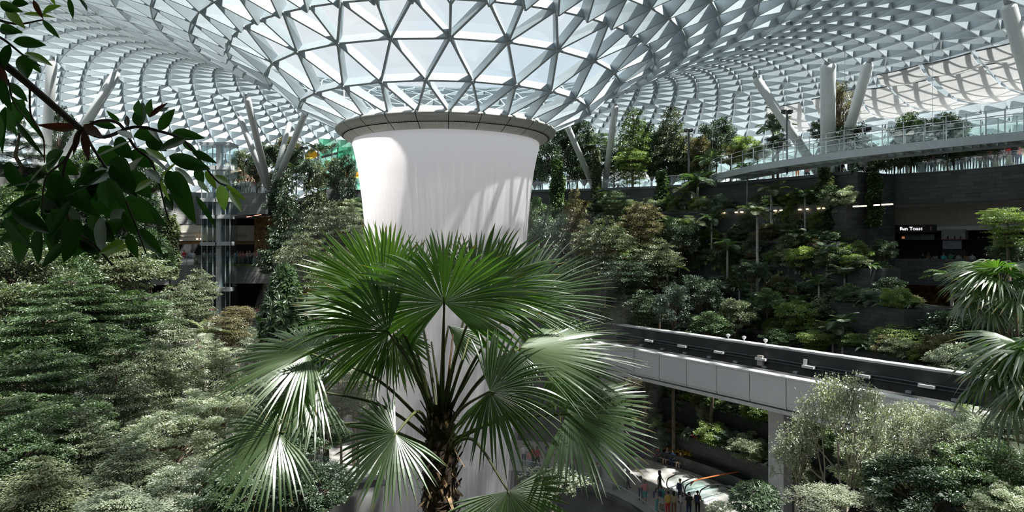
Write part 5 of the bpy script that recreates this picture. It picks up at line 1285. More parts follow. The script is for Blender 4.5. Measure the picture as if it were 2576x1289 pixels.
for k, (ar, wd) in enumerate(((0.62, .36), (0.8, .32), (0.5, .38))):
    V, Fc, var, mi = feather_frond(28, 1.0, ar, wd)
    FEA.append({m_: np_mesh('frond', V, Fc, [M[m_], M['petiole']], var=var, mi=mi) for m_ in ('lf_mid', 'lf_grey', 'lf_dark', 'lf_pale')})
def fan_arrays(nseg=44, half=2.5, L=1.0, split=0.55, droop=0.25, fold=0.25, cup=0.0, K=6, wf=1.0, side=0.8):
    """fan leaf round the origin: mid direction +x, upper face +z. Segments are V-pleated and free beyond SPLIT"""
    V = []; Fc = []; var = []; mi = []
    da = 2 * half / nseg
    for i in range(nseg):
        th = -half + da * (i + 0.5 + rng.uniform(-.22, .22)); q = abs(th) / half
        ln = L * (1 - (1 - side) * q ** 1.6) * rng.uniform(.93, 1.04); dr = droop * rng.uniform(.7, 1.5); b = len(V); vv = rng.random()
        tw = rng.normal() * 0.05; rl = rng.normal() * 0.55
        dirv = np.array([math.cos(th), math.sin(th), 0]); sd = np.array([-math.sin(th), math.cos(th), 0])
        sp = split * rng.uniform(.85, 1.1)
        for k in range(K + 1):
            t = k / K; rad = t * ln
            w_full = math.tan(da / 2) * rad * wf
            w = w_full if t <= sp else min(w_full, math.tan(da / 2) * sp * ln * wf) * (1 - ((t - sp) / (1 - sp)) ** 2.0) + 0.0008
            z = -dr * ln * max(0, t - 0.25) ** 2.0 * 1.6 - cup * ln * t * t * (1 - math.cos(th)) * 0.5 - fold * 0
            z += -cup * 0.3 * q * q * t * ln
            c = dirv * rad + np.array([0, 0, z]) + sd * tw * ln * max(0, t - sp)
            hgt = w * 0.85
            ra = rl * max(0.0, t - sp * .8) * 1.6; zz = np.array([0, 0, 1.0]); s2 = sd * math.cos(ra) + zz * math.sin(ra); z2 = zz * math.cos(ra) - sd * math.sin(ra)
            V += [c - s2 * w - z2 * hgt * .5, c + z2 * hgt * .5, c + s2 * w - z2 * hgt * .5]
        for k in range(K):
            a = b + 3 * k
            Fc += [(a, a + 3, a + 4, a + 1), (a + 1, a + 4, a + 5, a + 2)]; var += [vv, vv * .6]; mi += [1 if (k == K - 1 and rng.random() < 0.35) else 0] * 2
    return np.array(V), np.array(Fc), np.array(var), np.array(mi)
FAN = []
for k in range(3):
    V, Fc, var, mi = fan_arrays(26, 2.2, 1.0, 0.5, 0.35 + .1 * k, K=5, cup=0.35)
    FAN.append({m_: np_mesh('frond', V, Fc, [M[m_], M['frond_tip']], var=var, mi=mi) for m_ in ('lf_mid', 'frond', 'lf_grey')})
def palm(px, py, Y, rpx, kind, mat, what, where, n=10, lean=0.0, base=None, bark='barkgrey', cat='palm', stem=3.0):
    if base is None and stem:
        best = None
        for y_ in np.arange(Y - 9, Y + 9, .25):
            q = P(px, py, y_)
            if in_strip(q.x, q.y, 1.5) or (py < 900 and px > 1500 and (Vector((q.x, q.y, 0)) - g0).dot(gq) < gw_): continue
            hgt = q.z - ground_z(q.x, q.y); e = abs(hgt - stem) + abs(y_ - Y) * .12
            if hgt > .6 and (best is None or e < best[0]): best = (e, y_)
        if best: Y = best[1]
    c = P(px, py, Y); r = rpx * Y / F * (1.3 if kind == 'fea' else 1); g = ground_z(c.x, c.y) if base is None else base; g = min(g, c.z - 0.25 * r)
    o = empty('feather_palm' if kind == 'fea' else 'fan_palm', (c.x, c.y, g), random.uniform(0, 6.28)); H = c.z - g
    mb = MB(); tr = max(0.05, 0.045 * r + 0.004 * H)
    mb.tube([(0, 0, 0), (lean * H * .5, 0, H * .5), (0, 0, H)], [tr * 1.3, tr, tr * .85], 8); mb.build('trunk', M[bark], o, True)
    if kind == 'fea' and H > 1.2:
        mb = MB(); mb.tube([(0, 0, H - .02), (0, 0, H + 0.22 * r)], [tr * 1.0, tr * .5], 8); mb.build('crownshaft', M['petiole'], o, True)
    for i in range(n):
        a = 2 * PI * i * 0.381966 * 1.0 + random.uniform(-.2, .2); e = i / max(1, n - 1)
        if kind == 'fea':
            f = link('frond', FEA[i % 3][mat], o, (0, 0, H + (0.12 * r)), None, r * random.uniform(.85, 1.1))
            f.rotation_euler = (random.uniform(-.15, .15), 0.75 * (e - 0.45) , a)
        else:
            el = 1.25 - 1.75 * e; pl_ = r * 0.42
            d = Vector((math.cos(a) * math.cos(el), math.sin(a) * math.cos(el), math.sin(el)))
            hub = Vector((0, 0, H)) + d * pl_
            f = link('frond', FAN[i % 3][mat], o, hub, None, r * 0.62 * random.uniform(.9, 1.1)); f.rotation_euler = (random.uniform(-.3, .3), -el * 0.75 + 0.35, a)
            mb = MB(); mb.tube([(0, 0, H), Vector((0, 0, H)) + d * pl_ * .5 + Vector((0, 0, .04 * r)), hub], [.012 * r + .008, .01 * r + .006, .008 * r + .004], 5); mb.build('petiole', M['petiole'], o)
    later(o, what, where, cat, None, (c.x, c.y, c.z)); return o
TE = 'on the dark terraces below the skybridge'
for a in [(1905, 545, 58.5, 42, 'fea', 'lf_grey', 'slender tall ringed feather palm', 11), (1880, 430, 62, 30, 'fea', 'lf_mid', 'small feather palm', 8), (1945, 335, 66, 42, 'fea', 'lf_mid', 'leaning feather palm', 8), (2025, 500, 60, 36, 'fea', 'lf_mid', 'yellowing feather palm', 8),
          (1940, 490, 60.5, 40, 'fea', 'lf_grey', 'feather palm with pale fronds', 9), (2125, 700, 56, 46, 'fea', 'lf_pale', 'pale arching feather palm', 10), (2060, 720, 57, 36, 'fea', 'lf_mid', 'small feather palm', 8), (2120, 820, 53, 40, 'fea', 'lf_mid', 'small feather palm', 8), (1800, 745, 58, 46, 'fea', 'lf_dark', 'dark feather palm', 9), (1860, 730, 57, 34, 'fea', 'lf_mid', 'small feather palm', 8), (1925, 840, 54, 36, 'fea', 'lf_grey', 'feather palm with pale fronds', 8),
          (2095, 840, 52, 36, 'fea', 'lf_grey', 'feather palm with pale fronds', 8), (1990, 600, 60, 36, 'fea', 'lf_dark', 'dark feather palm', 8), (1830, 630, 60, 38, 'fea', 'lf_mid', 'small feather palm', 8), (2010, 770, 55, 38, 'fea', 'lf_mid', 'small feather palm', 8), (2080, 640, 58, 38, 'fea', 'lf_dark', 'dark feather palm', 8)]:
    palm(*a[:7], TE, a[7], stem=11.0 if 'slender' in a[6] else 3.0)
PR = 'on the slope near the skybridge end'
for a in [(1755, 470, 69, 48, 'fea', 'lf_mid', 'full feather palm', 10), (1785, 415, 70, 40, 'fea', 'lf_mid', 'full feather palm', 9), (1720, 495, 68, 44, 'fea', 'lf_grey', 'grey drooping feather palm', 9), (1742, 580, 65, 46, 'fea', 'lf_grey', 'grey drooping feather palm', 10), (1690, 570, 66, 34, 'fea', 'lf_mid', 'small bright feather palm', 8), (1535, 500, 71, 30, 'fea', 'lf_mid', 'small bright feather palm', 7), (1545, 570, 68, 34, 'fea', 'lf_pale', 'pale feather palm', 8), (1640, 660, 60, 46, 'fea', 'lf_mid', 'full feather palm', 9), (1680, 690, 58, 44, 'fea', 'lf_grey', 'grey drooping feather palm', 9), (1355, 580, 70, 34, 'fea', 'lf_pale', 'pale feather palm', 7), (1790, 560, 63, 34, 'fea', 'lf_dark', 'dark feather palm', 8)]:
    palm(*a[:7], PR, a[7])
for a in [(800, 385, 83, 26, 'fea', 'lf_dark', 'spiky dark palm', 12), (835, 375, 85, 16, 'fea', 'lf_dark', 'spiky dark palm', 8), (700, 425, 80, 22, 'fea', 'lf_mid', 'small feather palm', 8), (735, 430, 80, 22, 'fea', 'lf_grey', 'small grey feather palm', 8)]:
    palm(*a[:7], UL, a[7], base=24.7)
palm(865, 462, 79, 14, 'fan', 'lf_mid', 'small bright fan palm', 'before the green net left of the waterfall', 9, base=24.7)
palm(2518, 735, 30, 145, 'fan', 'frond', 'large fan palm with straight brown trunk', 'right of the shop level', 22, bark='bark', stem=0)
palm(2395, 715, 49, 60, 'fea', 'lf_mid', 'dark feather palm', 'left of the fan palm beside the shops', 9, stem=4.0)
palm(2620, 950, 14, 215, 'fan', 'frond', 'fan palm cut off by the right edge', 'above the guideway end', 20, bark='bark', stem=0)
palm(2475, 1105, 18, 95, 'fea', 'lf_pale', 'pale arching feather palm', 'at the right end of the guideway', 7)
for a in [(520, 850, 34, 50, 'fea', 'lf_pale', 'pale feather palm', 7), (495, 960, 30, 50, 'fea', 'lf_grey', 'grey feather palm', 7)]:
    palm(*a[:7], 'on the left slope beside the big palm fronds', a[7])

# ================================================================ low planting on the terraces
def rosette(n, L, W, mat, up=0.6, arch=True, name='clump'):
    P_, D_, N_ = [], [], []; V_, F_, var = [], [], []
    b = 0
    for i in range(n):
        a = i * 2.399 + rng.uniform(-.2, .2); e = up * rng.uniform(.5, 1.4); ln = L * rng.uniform(.7, 1.15)
        d = np.array([math.cos(a), math.sin(a), 0.0]); s = np.array([-math.sin(a), math.cos(a), 0])
        K = 4
        for k in range(K + 1):
            t = k / K; w = W * (math.sin(PI * min(1, t * .92 + .06)) ** .8) * .5
            c = d * ln * t * math.cos(e * (1 - .3 * t)) + np.array([0, 0, ln * (math.sin(e) * t * 1.3 - (0.75 if arch else .2) * t * t)])
            V_ += [c - s * w + np.array([0, 0, w * .4]), c, c + s * w + np.array([0, 0, w * .4])]
        for k in range(K):
            q = b + 3 * k; F_ += [(q, q + 3, q + 4, q + 1), (q + 1, q + 4, q + 5, q + 2)]
        r = rng.random(); var += [r] * (2 * K); b += 3 * (K + 1)
    return np_mesh(name, V_, F_, M[mat], var=var)
def fernclump(n, mat):
    V_, F_, var = [], [], []; b = 0
    for i in range(n):
        V, Fc, vr, mi = feather_frond(16, 1.0, 0.75, .30); a = i * 2.399; e = rng.uniform(-.2, .6)
        R = np.array(Matrix.Rotation(a, 3, 'Z') @ Matrix.Rotation(e, 3, 'Y')); V_.append(V @ R.T * rng.uniform(.7, 1)); F_.append(Fc + b); var.append(vr); b += len(V)
    return np_mesh('fern', np.concatenate(V_), np.concatenate(F_), M[mat], var=np.concatenate(var))
LOW = {'fern': [fernclump(9, 'lf_mid'), fernclump(8, 'lf_lime'), fernclump(9, 'lf_dark')],
       'broad': [rosette(16, 1.0, .36, 'lf_mid', .8), rosette(14, 1.0, .42, 'lf_dark', .7), rosette(18, 1.0, .30, 'lf_blue', .9)],
       'spiky': [rosette(34, 1.0, .10, 'lf_mid', 1.0, True), rosette(30, 1.0, .10, 'lf_grey', 1.1, True)],
       'red': [rosette(26, 1.0, .16, 'lf_red', 1.0)],
       'lime': [FOL['bush_lime'][0], FOL['bush_grey'][0], FOL['bush_pale'][0], FOL['bush_olive'][0]],  # paler leaf colours stand in for sunlit highlights on the ledges
       'dark': [FOL['bush_dark'][0], FOL['bush_mid'][0], FOL['bush_blue'][0]]}
LAB = {'fern': ('fern', 'green arching fern', 'fern'), 'broad': ('broadleaf_plant', 'broad-leaved green plant', 'plant'), 'spiky': ('strap_leaf_plant', 'spiky strap-leaved plant', 'plant'),
       'red': ('cordyline', 'crimson leaved plant', 'plant'), 'lime': ('low_shrub', 'pale green low shrub', 'shrub'), 'dark': ('low_shrub', 'dark green low shrub', 'shrub')}
TW = ['', 'lowest', 'second lowest', 'third lowest', 'fourth lowest', 'fifth lowest', 'third highest', 'second highest', 'highest']
def low(kind, p, r, where, k=None):
    nm, what, cat = LAB[kind]; me = LOW[kind][random.randrange(len(LOW[kind])) if k is None else k]
    o = link(nm, me, None, p, (random.uniform(-.1, .1), random.uniform(-.1, .1), random.uniform(0, 6.28)), (r, r, r * (0.7 if kind in ('lime', 'dark') else 1)))
    if kind in ('lime', 'dark'): o.location.z += r * 0.5
    later(o, what, where, cat, None, p); return o
cnt = 0
for j in range(1, 9):
    z = STEPS[j][0]; R0, R1 = STEPS[j - 1][1], STEPS[j][1]
    for side in (0, 1):
        rng_a = (-8, 96) if side == 0 else (96, 115)
        a = rng_a[0] + random.uniform(0, 2)
        while a < rng_a[1]:
            R = R0 + random.choice((.08, .2, .5)) * (R1 - R0); p = pol(R, math.radians(a), z); sx, sy = proj(p)
            hidden = (930 < sx < 1330 and sy > 330)
            if 0 < sx < 2576 and sy < 1260 and not hidden and abs(ground_z(p.x, p.y) - z) < .01 and not in_strip(p.x, p.y, .5):
                kind = random.choices(['fern', 'broad', 'spiky', 'red', 'lime', 'dark'], [3, 4, 2, .35, 6, 3])[0]
                r = random.uniform(.65, 1.35) * (1.15 if kind in ('lime', 'dark') else 1.0)
                low(kind, p, r, ('on the %s dark terrace ledge' if side == 0 else 'on the %s far slope ledge') % TW[j]); cnt += 1
            a += random.uniform(.7, 1.5) * 30 / R
for j, n_ in ((8, 26), (7, 26), (6, 30), (5, 30), (4, 26), (3, 16), (2, 14), (1, 12)):
    for i in range(n_):
        a = math.radians(28 + (64 if j < 4 else 44) * (i + random.random()) / n_); R0 = STEPS[j - 1][1]; z = STEPS[j][0]; hgt = z - STEPS[j - 1][0]
        p = pol(R0 - .12, a, z - random.uniform(-.25, .75) * hgt * .8); sx, sy = proj(p)
        if not (1480 < sx < 2576): continue
        kind = random.choice(('lime', 'lime', 'broad', 'fern', 'dark')); r = random.uniform(.55, 1.0)
        nm, what, cat = LAB[kind]; o = link('hanging_' + nm, random.choice(LOW[kind]), None, p, (0, 0, a + PI + random.uniform(-.3, .3)), (r, r, r * 1.2))
        if kind in ('broad', 'fern'): o.rotation_euler = (random.uniform(-.2, .2), -.5, a)
        later(o, 'wall-hung ' + what, 'on the %s dark terrace face' % TW[j], cat, None, p)
for px, py in ((2095, 593), (2110, 598), (1975, 735), (2000, 738), (2015, 735), (1880, 740), (2210, 700)):
    th = math.radians(45)
    z = 16.6 if py < 650 else 11.1; R = 33.4 if py < 650 else 29.4
    for _ in range(60):
        q = pol(R, th, z); th += (proj(q)[0] - px) * 0.0005
    low('red', pol(R, th, z), .55, 'on the dark terraces near the slender tall feather palm')
# flower bed beside the bench
for i in range(26):
    a = math.radians(30 + 40 * i / 26 + random.uniform(-.5, .5)); p = pol(24.0 + random.uniform(0, .8), a, 0.0)
    low('fern' if i % 3 else 'broad', Vector((p.x, p.y, .3)), random.uniform(.5, .8), 'in the plaza planter behind the bench')
fl_me = None
P_ = rng.normal(size=(260, 3)) * np.array([[.42, .3, .13]]); fl_me = leaf_mesh('yellow_flowers', P_, rdir(260), rdir(260) + np.array([[0, -.5, 1.]]), .09, .09, M['fl_yellow'])
for px in (1632, 1650, 1664, 1682, 1703, 1722, 1740):
    q = pg(px, 1178); th = math.atan2(q.y - AY, q.x - AX); p = pol(23.75, th, 1.25)
    o = empty('flowering_plant', (p.x, p.y, 0.4)); link('blossom', fl_me, o, (0, 0, .8), None, (1, 1, .8)); link('leaf_clump', LOW['fern'][1], o, (0, 0, 0), (0, 0, px), .7)
    later(o, 'yellow flowering plant', 'in the planter behind the bench', 'flower')
for px, k in ((1868, 0), (1905, 1)):
    q = pg(px, 1150); low('broad', Vector((q.x, q.y, .2)), 1.2, 'beside the litter bin', 2)
q = pg(1880, 1120); low('red', Vector((q.x + .5, q.y + 1.0, 1.6)), .7, 'above the litter bin')
# hanging creeper on the balcony front
P_ = np.stack([rng.uniform(-9.2, 6.5, 3000), rng.normal(size=3000) * .15, -np.abs(rng.normal(size=3000)) * .16 + .06], 1)
hang = rng.random(3000) < 0.25; seg = np.round(P_[:, 0] * 0.8) / 0.8; P_[hang, 0] = seg[hang] + rng.normal(size=hang.sum()) * .12; P_[hang, 2] = -rng.random(hang.sum()) * 1.5 * (np.abs(np.sin(seg[hang] * 5))) ; P_[hang, 1] = -.14
cr = link('creeper', leaf_mesh('creeper', P_, rdir(3000) + np.array([[0, -.4, -.4]]), rdir(3000) + np.array([[0, -.6, .8]]), .13, .09, M['lf_lime']), None, (P(590, 0, 84.3).x, 83.95, 16.05))
tag(cr, 'fringe of creeper trailing over the middle left balcony edge', 'creeper', None, 'stuff')
# ================================================================ big fan palm
HY = 5.6
hb = P(1107, 1330, HY); palm_root = empty('fan_palm', (hb.x, hb.y, ground_z(hb.x, hb.y))); gz = palm_root.location.z
tag(palm_root, 'big fan palm with spreading pleated fronds standing before the waterfall', 'palm')
RO = palm_root.location.copy()
def HL(px, py, Y=HY): return P(px, py, Y) - RO
ring = []
mb = MB()
tp = [Vector((0, 0, 0)), HL(1107, 1400), HL(1107, 1289), HL(1108, 1230), HL(1110, 1150), HL(1108, 1085), HL(1106, 1030)]
pts = [Vector(p) for p in catmull([tuple(p) for p in tp], 6)]
rad = [0.125 + 0.012 * math.sin(i * 1.9) - (0.035 * max(0, i - 26) / 10) for i in range(len(pts))]
mb.tube(pts, rad, 14); mb.build('trunk', M['fibre'], palm_root, True)
# old leaf bases and fibre round the trunk
random.seed(31)
def flake(mb, c, d, n, L, W):
    s = d.cross(n).normalized(); b = len(mb.v)
    mb.v += [tuple(c - s * W * .5), tuple(c + s * W * .5), tuple(c + d * L + s * W * .2 + n * L * .25), tuple(c + d * L - s * W * .2 + n * L * .28), tuple(c + d * L * .5 + n * (L * .16))]
    mb.f += [(b, b + 1, b + 4), (b + 1, b + 2, b + 4), (b + 2, b + 3, b + 4), (b + 3, b, b + 4)]; mb.m += [0] * 4
mb = MB(); m2 = MB()
for i in range(420):
    t = random.random(); y = 1310 - 280 * t; a = random.uniform(0, 2 * PI); n = Vector((math.cos(a), math.sin(a), 0))
    r = 0.122 if y > 1130 else 0.10; c = HL(1107, y) + n * r; d = Vector((random.uniform(-.5, .5), random.uniform(-.5, .5), random.choice((1, 1, -.8)))).normalized()
    flake(m2 if random.random() < .3 else mb, c, d, n, random.uniform(.05, .14), random.uniform(.02, .05))
for i in range(90):
    a = random.uniform(0, 2 * PI); n = Vector((math.cos(a), math.sin(a), 0)); y = random.uniform(1040, 1300); c = HL(1107, y) + n * .11
    mb.tube([c, c + n * random.uniform(.02, .07) + Vector((random.uniform(-.06, .06), random.uniform(-.06, .06), random.uniform(-.10, .06)))], [.003, .001], 3, cap=False)
mb.build('trunk_fibre', M['fibre'], palm_root); m2.build('fibre_sheath', M['fibrelt'], palm_root)
mb = MB(); mb.revolve([(0.115, -.02), (.145, .0), (.15, .03), (.13, .06), (.118, .07)], 18, HL(1108, 1258)); 
for i in range(26):
    a = random.uniform(0, 2 * PI); n = Vector((math.cos(a), math.sin(a), 0)); t_ = Vector((-n.y, n.x, 0)); c = HL(1108, 1258 + random.uniform(-14, 14)) + n * .135; mb.tube([c - t_ * .07, c + n * .02, c + t_ * .07 + Vector((0, 0, random.uniform(-.03, .03)))], [.006, .008, .005], 4)
mb.build('old_leaf_collar', M['fibre'], palm_root)

def hero_frond(hx, hy, Y, L_px, ang, tilt, half, nhint=(0, -1, .25), roll=0.0, seg=54, split=.58, droop=.22, cup=.15, side=.8, old=False, root=None, bend=0.06):
    """hub at picture point (hx, hy) and depth Y; ANG is the mid direction seen from the viewer, TILT its lean away from the viewer"""
    hub = HL(hx, hy, Y); L = L_px * Y / F
    a, t = math.radians(ang), math.radians(tilt)
    A = Vector((math.cos(a) * math.cos(t), math.sin(t), math.sin(a) * math.cos(t)))
    n = Vector(nhint); n = (n - A * n.dot(A)).normalized()
    if roll: n.rotate(Matrix.Rotation(math.radians(roll), 3, A))
    B = n.cross(A)
    seg = int(seg * .84); V, Fc, var, mi = fan_arrays(seg, math.radians(half), L, split, 0.0, K=9, cup=cup, side=side)
    R = np.array([A, B, n])
    W = V @ R
    # free ends sag under their own weight
    rad = np.linalg.norm(V, axis=1) / L; sagr = np.repeat(rng.uniform(.6, 1.5, seg), 30)
    W[:, 2] -= droop * L * np.clip(rad - .35, 0, 1) ** 1.8 * sagr * 1.5
    var = np.clip(var + rng.normal() * .1, 0, 1)
    f = empty('frond', hub); f.parent = palm_root
    link('leaf_blade', np_mesh('leaf_blade', W, Fc, [M['frond'], M['frond_tip']], var=var, mi=mi), f)
    r0 = HL(*(root or (1107 + (hx - 1107) * .03, 1085 + min(60, max(-45, (hy - 800) * .16))))) - hub
    mid = r0 * .5 + Vector((0, 0, bend * r0.length)) - A * 0.03
    pts = [Vector(p) for p in catmull([tuple(r0), tuple(mid), (0, 0, 0)], 6)]
    mb = MB(); mb.tube(pts, [.017 - .009 * i / (len(pts) - 1) for i in range(len(pts))], 6); mb.tube([(0, 0, 0), A * L * .10 - n * .004], [.009, .002], 5)
    mb.build('petiole', M['petiole_old'] if old else M['petiole'], f, True)
    return f
rng = np.random.default_rng(21)
UPN = (0, -.35, 1)
UND = (0, -1, -.55)
# back ring, standing upright
hero_frond(1120, 715, 6.2, 150, 88, 10, 62, seg=30, droop=.02)
hero_frond(1190, 720, 6.1, 150, 72, 12, 60, seg=30, droop=.03)
hero_frond(985, 725, 6.1, 185, 112, 2, 42, seg=26, droop=.02, roll=35)
hero_frond(1045, 735, 6.3, 150, 102, 10, 55, seg=26, droop=.03)
hero_frond(958, 765, 6.0, 222, 172, 8, 56, seg=36, droop=.05, nhint=UPN)
hero_frond(1240, 745, 6.0, 180, 34, 6, 62, seg=36, droop=.05, nhint=UND)
# upper left, seen from beneath
hero_frond(964, 742, 5.6, 240, 130, -28, 72, nhint=UND, seg=48, droop=.05, split=.62)
hero_frond(976, 835, 5.35, 250, 172, -14, 100, nhint=(.15, -1, -.45), seg=54, droop=.22, split=.5)
hero_frond(990, 838, 5.6, 150, -66, 10, 62, seg=32, droop=.12, nhint=(0.3, -.6, .6))
# centre, facing the viewer from beneath
hero_frond(1117, 762, 5.3, 245, 90, -40, 152, nhint=UND, seg=66, droop=.20, side=1.18, split=.55, root=(1112, 1070))
hero_frond(1128, 820, 5.7, 120, -42, 8, 30, seg=16, droop=.05, nhint=(.4, -.7, -.1))
# right
hero_frond(1205, 745, 5.5, 250, 16, -10, 66, nhint=(0, -1, -.2), seg=44, droop=.16, split=.5)
hero_frond(1300, 760, 5.75, 255, 17, 2, 58, nhint=(0, -.8, .5), seg=46, droop=.09, split=.45)
hero_frond(1307, 877, 5.3, 318, 2, 4, 62, nhint=(.1, -.42, .9), seg=56, droop=.10, cup=.3, split=.45)
hero_frond(1296, 880, 5.15, 115, -98, -22, 60, nhint=(0, -.8, .6), seg=30, droop=.05)
hero_frond(1412, 912, 5.35, 165, -40, -8, 88, nhint=(0, -.7, .7), seg=44, droop=.18)
hero_frond(1232, 985, 4.95, 215, -14, -6, 125, nhint=(.15, -.95, -.1), seg=52, droop=.34, cup=.25, split=.42)
hero_frond(1455, 1012, 5.5, 185, 10, 0, 64, nhint=UPN, seg=40, droop=.12, cup=.3)
hero_frond(1428, 1042, 5.1, 228, -16, -4, 105, nhint=(0, -.6, .8), seg=54, droop=.13, cup=.2, split=.5)
hero_frond(1278, 1236, 4.8, 195, -72, -14, 100, nhint=(0, -.55, .85), seg=50, droop=.14, cup=.2, root=(1116, 1142), bend=.22)
# left
hero_frond(776, 888, 5.4, 228, 186, 0, 118, nhint=(0, -.5, .85), seg=56, droop=.15, cup=.25, split=.45, root=(1100, 1100), bend=.10)
hero_frond(800, 984, 5.3, 180, 200, -4, 118, nhint=(0, -.6, .8), seg=50, droop=.24, cup=.2, split=.5, root=(1098, 1118), bend=.08)
hero_frond(702, 1090, 5.1, 218, 206, -4, 120, nhint=(0, -.65, .75), seg=54, droop=.26, cup=.15, split=.5, root=(1096, 1130), bend=.10)
hero_frond(996, 1092, 4.95, 185, 222, -8, 118, nhint=(0, -.7, .7), seg=46, droop=.20, cup=.2, split=.5, root=(1092, 1110), bend=.25)
# bare petioles still standing in the crown
for (x, y, o_) in ((1180, 850, False), (1140, 840, True), (1085, 860, False), (1205, 905, False)):
    mb = MB(); mb.tube([HL(1108, 1060), HL((1108 + x) / 2 + 4, (1060 + y) / 2, 5.6), HL(x, y, 5.7)], [.016, .012, .007], 6); mb.build('petiole', M['petiole_old'] if o_ else M['petiole'], palm_root, True)

# ================================================================ leafy branch hanging into the upper left
BY = 1.35
bo_ = P(60, 250, BY); branch = empty('leafy_branch', bo_); tag(branch, 'dark leafy branch with large pointed leaves hanging into the upper left', 'branch')
def BL(px, py, Y=BY): return P(px, py, Y) - bo_
def stem(pts, r0, r1, mat, Y0=BY, Y1=BY, name='twig'):
    q = [BL(p[0], p[1], Y0 + (Y1 - Y0) * i / (len(pts) - 1)) for i, p in enumerate(pts)]
    q = [Vector(p) for p in catmull([tuple(p) for p in q], 5)]; mb = MB(); mb.tube(q, [r0 + (r1 - r0) * i / (len(q) - 1) for i in range(len(q))], 7); return mb.build(name, mat, branch, True)
stem([(-60, 110), (22, 172), (75, 215), (150, 280), (205, 327)], .0085, .006, M['bark'], 1.35, 1.35, 'main_stem')
stem([(205, 327), (250, 305), (300, 312), (340, 372), (375, 400), (395, 440)], .004, .0018, M['bark'])
stem([(205, 327), (262, 345), (335, 320), (400, 330), (460, 352), (500, 400), (545, 455), (570, 468)], .004, .0015, M['bark'])
stem([(205, 327), (245, 390), (285, 450), (318, 510), (350, 590), (368, 640)], .003, .0015, M['petiole'])
stem([(205, 327), (165, 400), (115, 450), (104, 545)], .003, .0015, M['bark'])
stem([(205, 327), (160, 430), (175, 560), (240, 620), (283, 668)], .003, .0022, M['bark'])
stem([(395, 440), (405, 480), (420, 540), (428, 560)], .0022, .0012, M['petiole'])
stem([(-40, 40), (40, 60), (109, 50)], .003, .0015, M['bark']); stem([(-30, 80), (10, 100), (60, 140), (100, 165)], .003, .0015, M['petiole'])
stem([(75, 215), (78, 290), (108, 345), (112, 410)], .0022, .0012, M['petiole_old']); stem([(20, 200), (35, 260), (70, 300)], .002, .001, M['petiole'])
def near_leaf(bx, by, tx, ty, w, kind, Y=None, face=None):
    Y = BY + random.uniform(-.10, .14) if Y is None else Y; Yt = Y + random.uniform(-.04, .04)
    b = BL(bx, by, Y); t = BL(tx, ty, Yt); d = t - b; L = d.length; d.normalize(); w = w * Y / F
    n = {'d': Vector((random.uniform(-.3, .3), -1, random.uniform(-.35, .2))), 'g': Vector((random.uniform(-.4, .4), -1, random.uniform(-.2, .5))), 'y': Vector((random.uniform(-.4, .4), -.8, .5)), 'p': Vector((random.uniform(.0, .3), -.5, 1)), 'b': Vector((0, -1, .2))}[kind]
    n = (n - d * n.dot(d)).normalized(); s = d.cross(n); mat = {'d': 'nl_dark', 'g': 'nl_dark', 'y': 'nl_young', 'p': 'nl_pale', 'b': 'nl_brown'}[kind]
    V, Fc = [], []; K = 12; curl = random.uniform(-.10, .16) * L; cupv = random.uniform(.05, .25)
    for k in range(K + 1):
        u = k / K; hw = w * .5 * (math.sin(PI * u ** 0.85) ** 0.8) * (1 - .25 * u) * 1.12 if 0 < k < K else .0006
        c = b + d * (L * u) - n * (curl * (u * u - u) * -2.0)
        for j, q in enumerate((-1, -.5, 0, .5, 1)):
            V.append(tuple(c + s * hw * q + n * (abs(q) ** 1.5 * hw * cupv * 2 + (0.0 if j != 2 else -.02 * hw))))
    for k in range(K):
        for j in range(4): a = 5 * k + j; Fc.append((a, a + 5, a + 6, a + 1))
    me = np_mesh('leaf', V, Fc, M[mat], True, var=np.full(len(Fc), random.random()))
    link('leaf', me, branch)
random.seed(5)
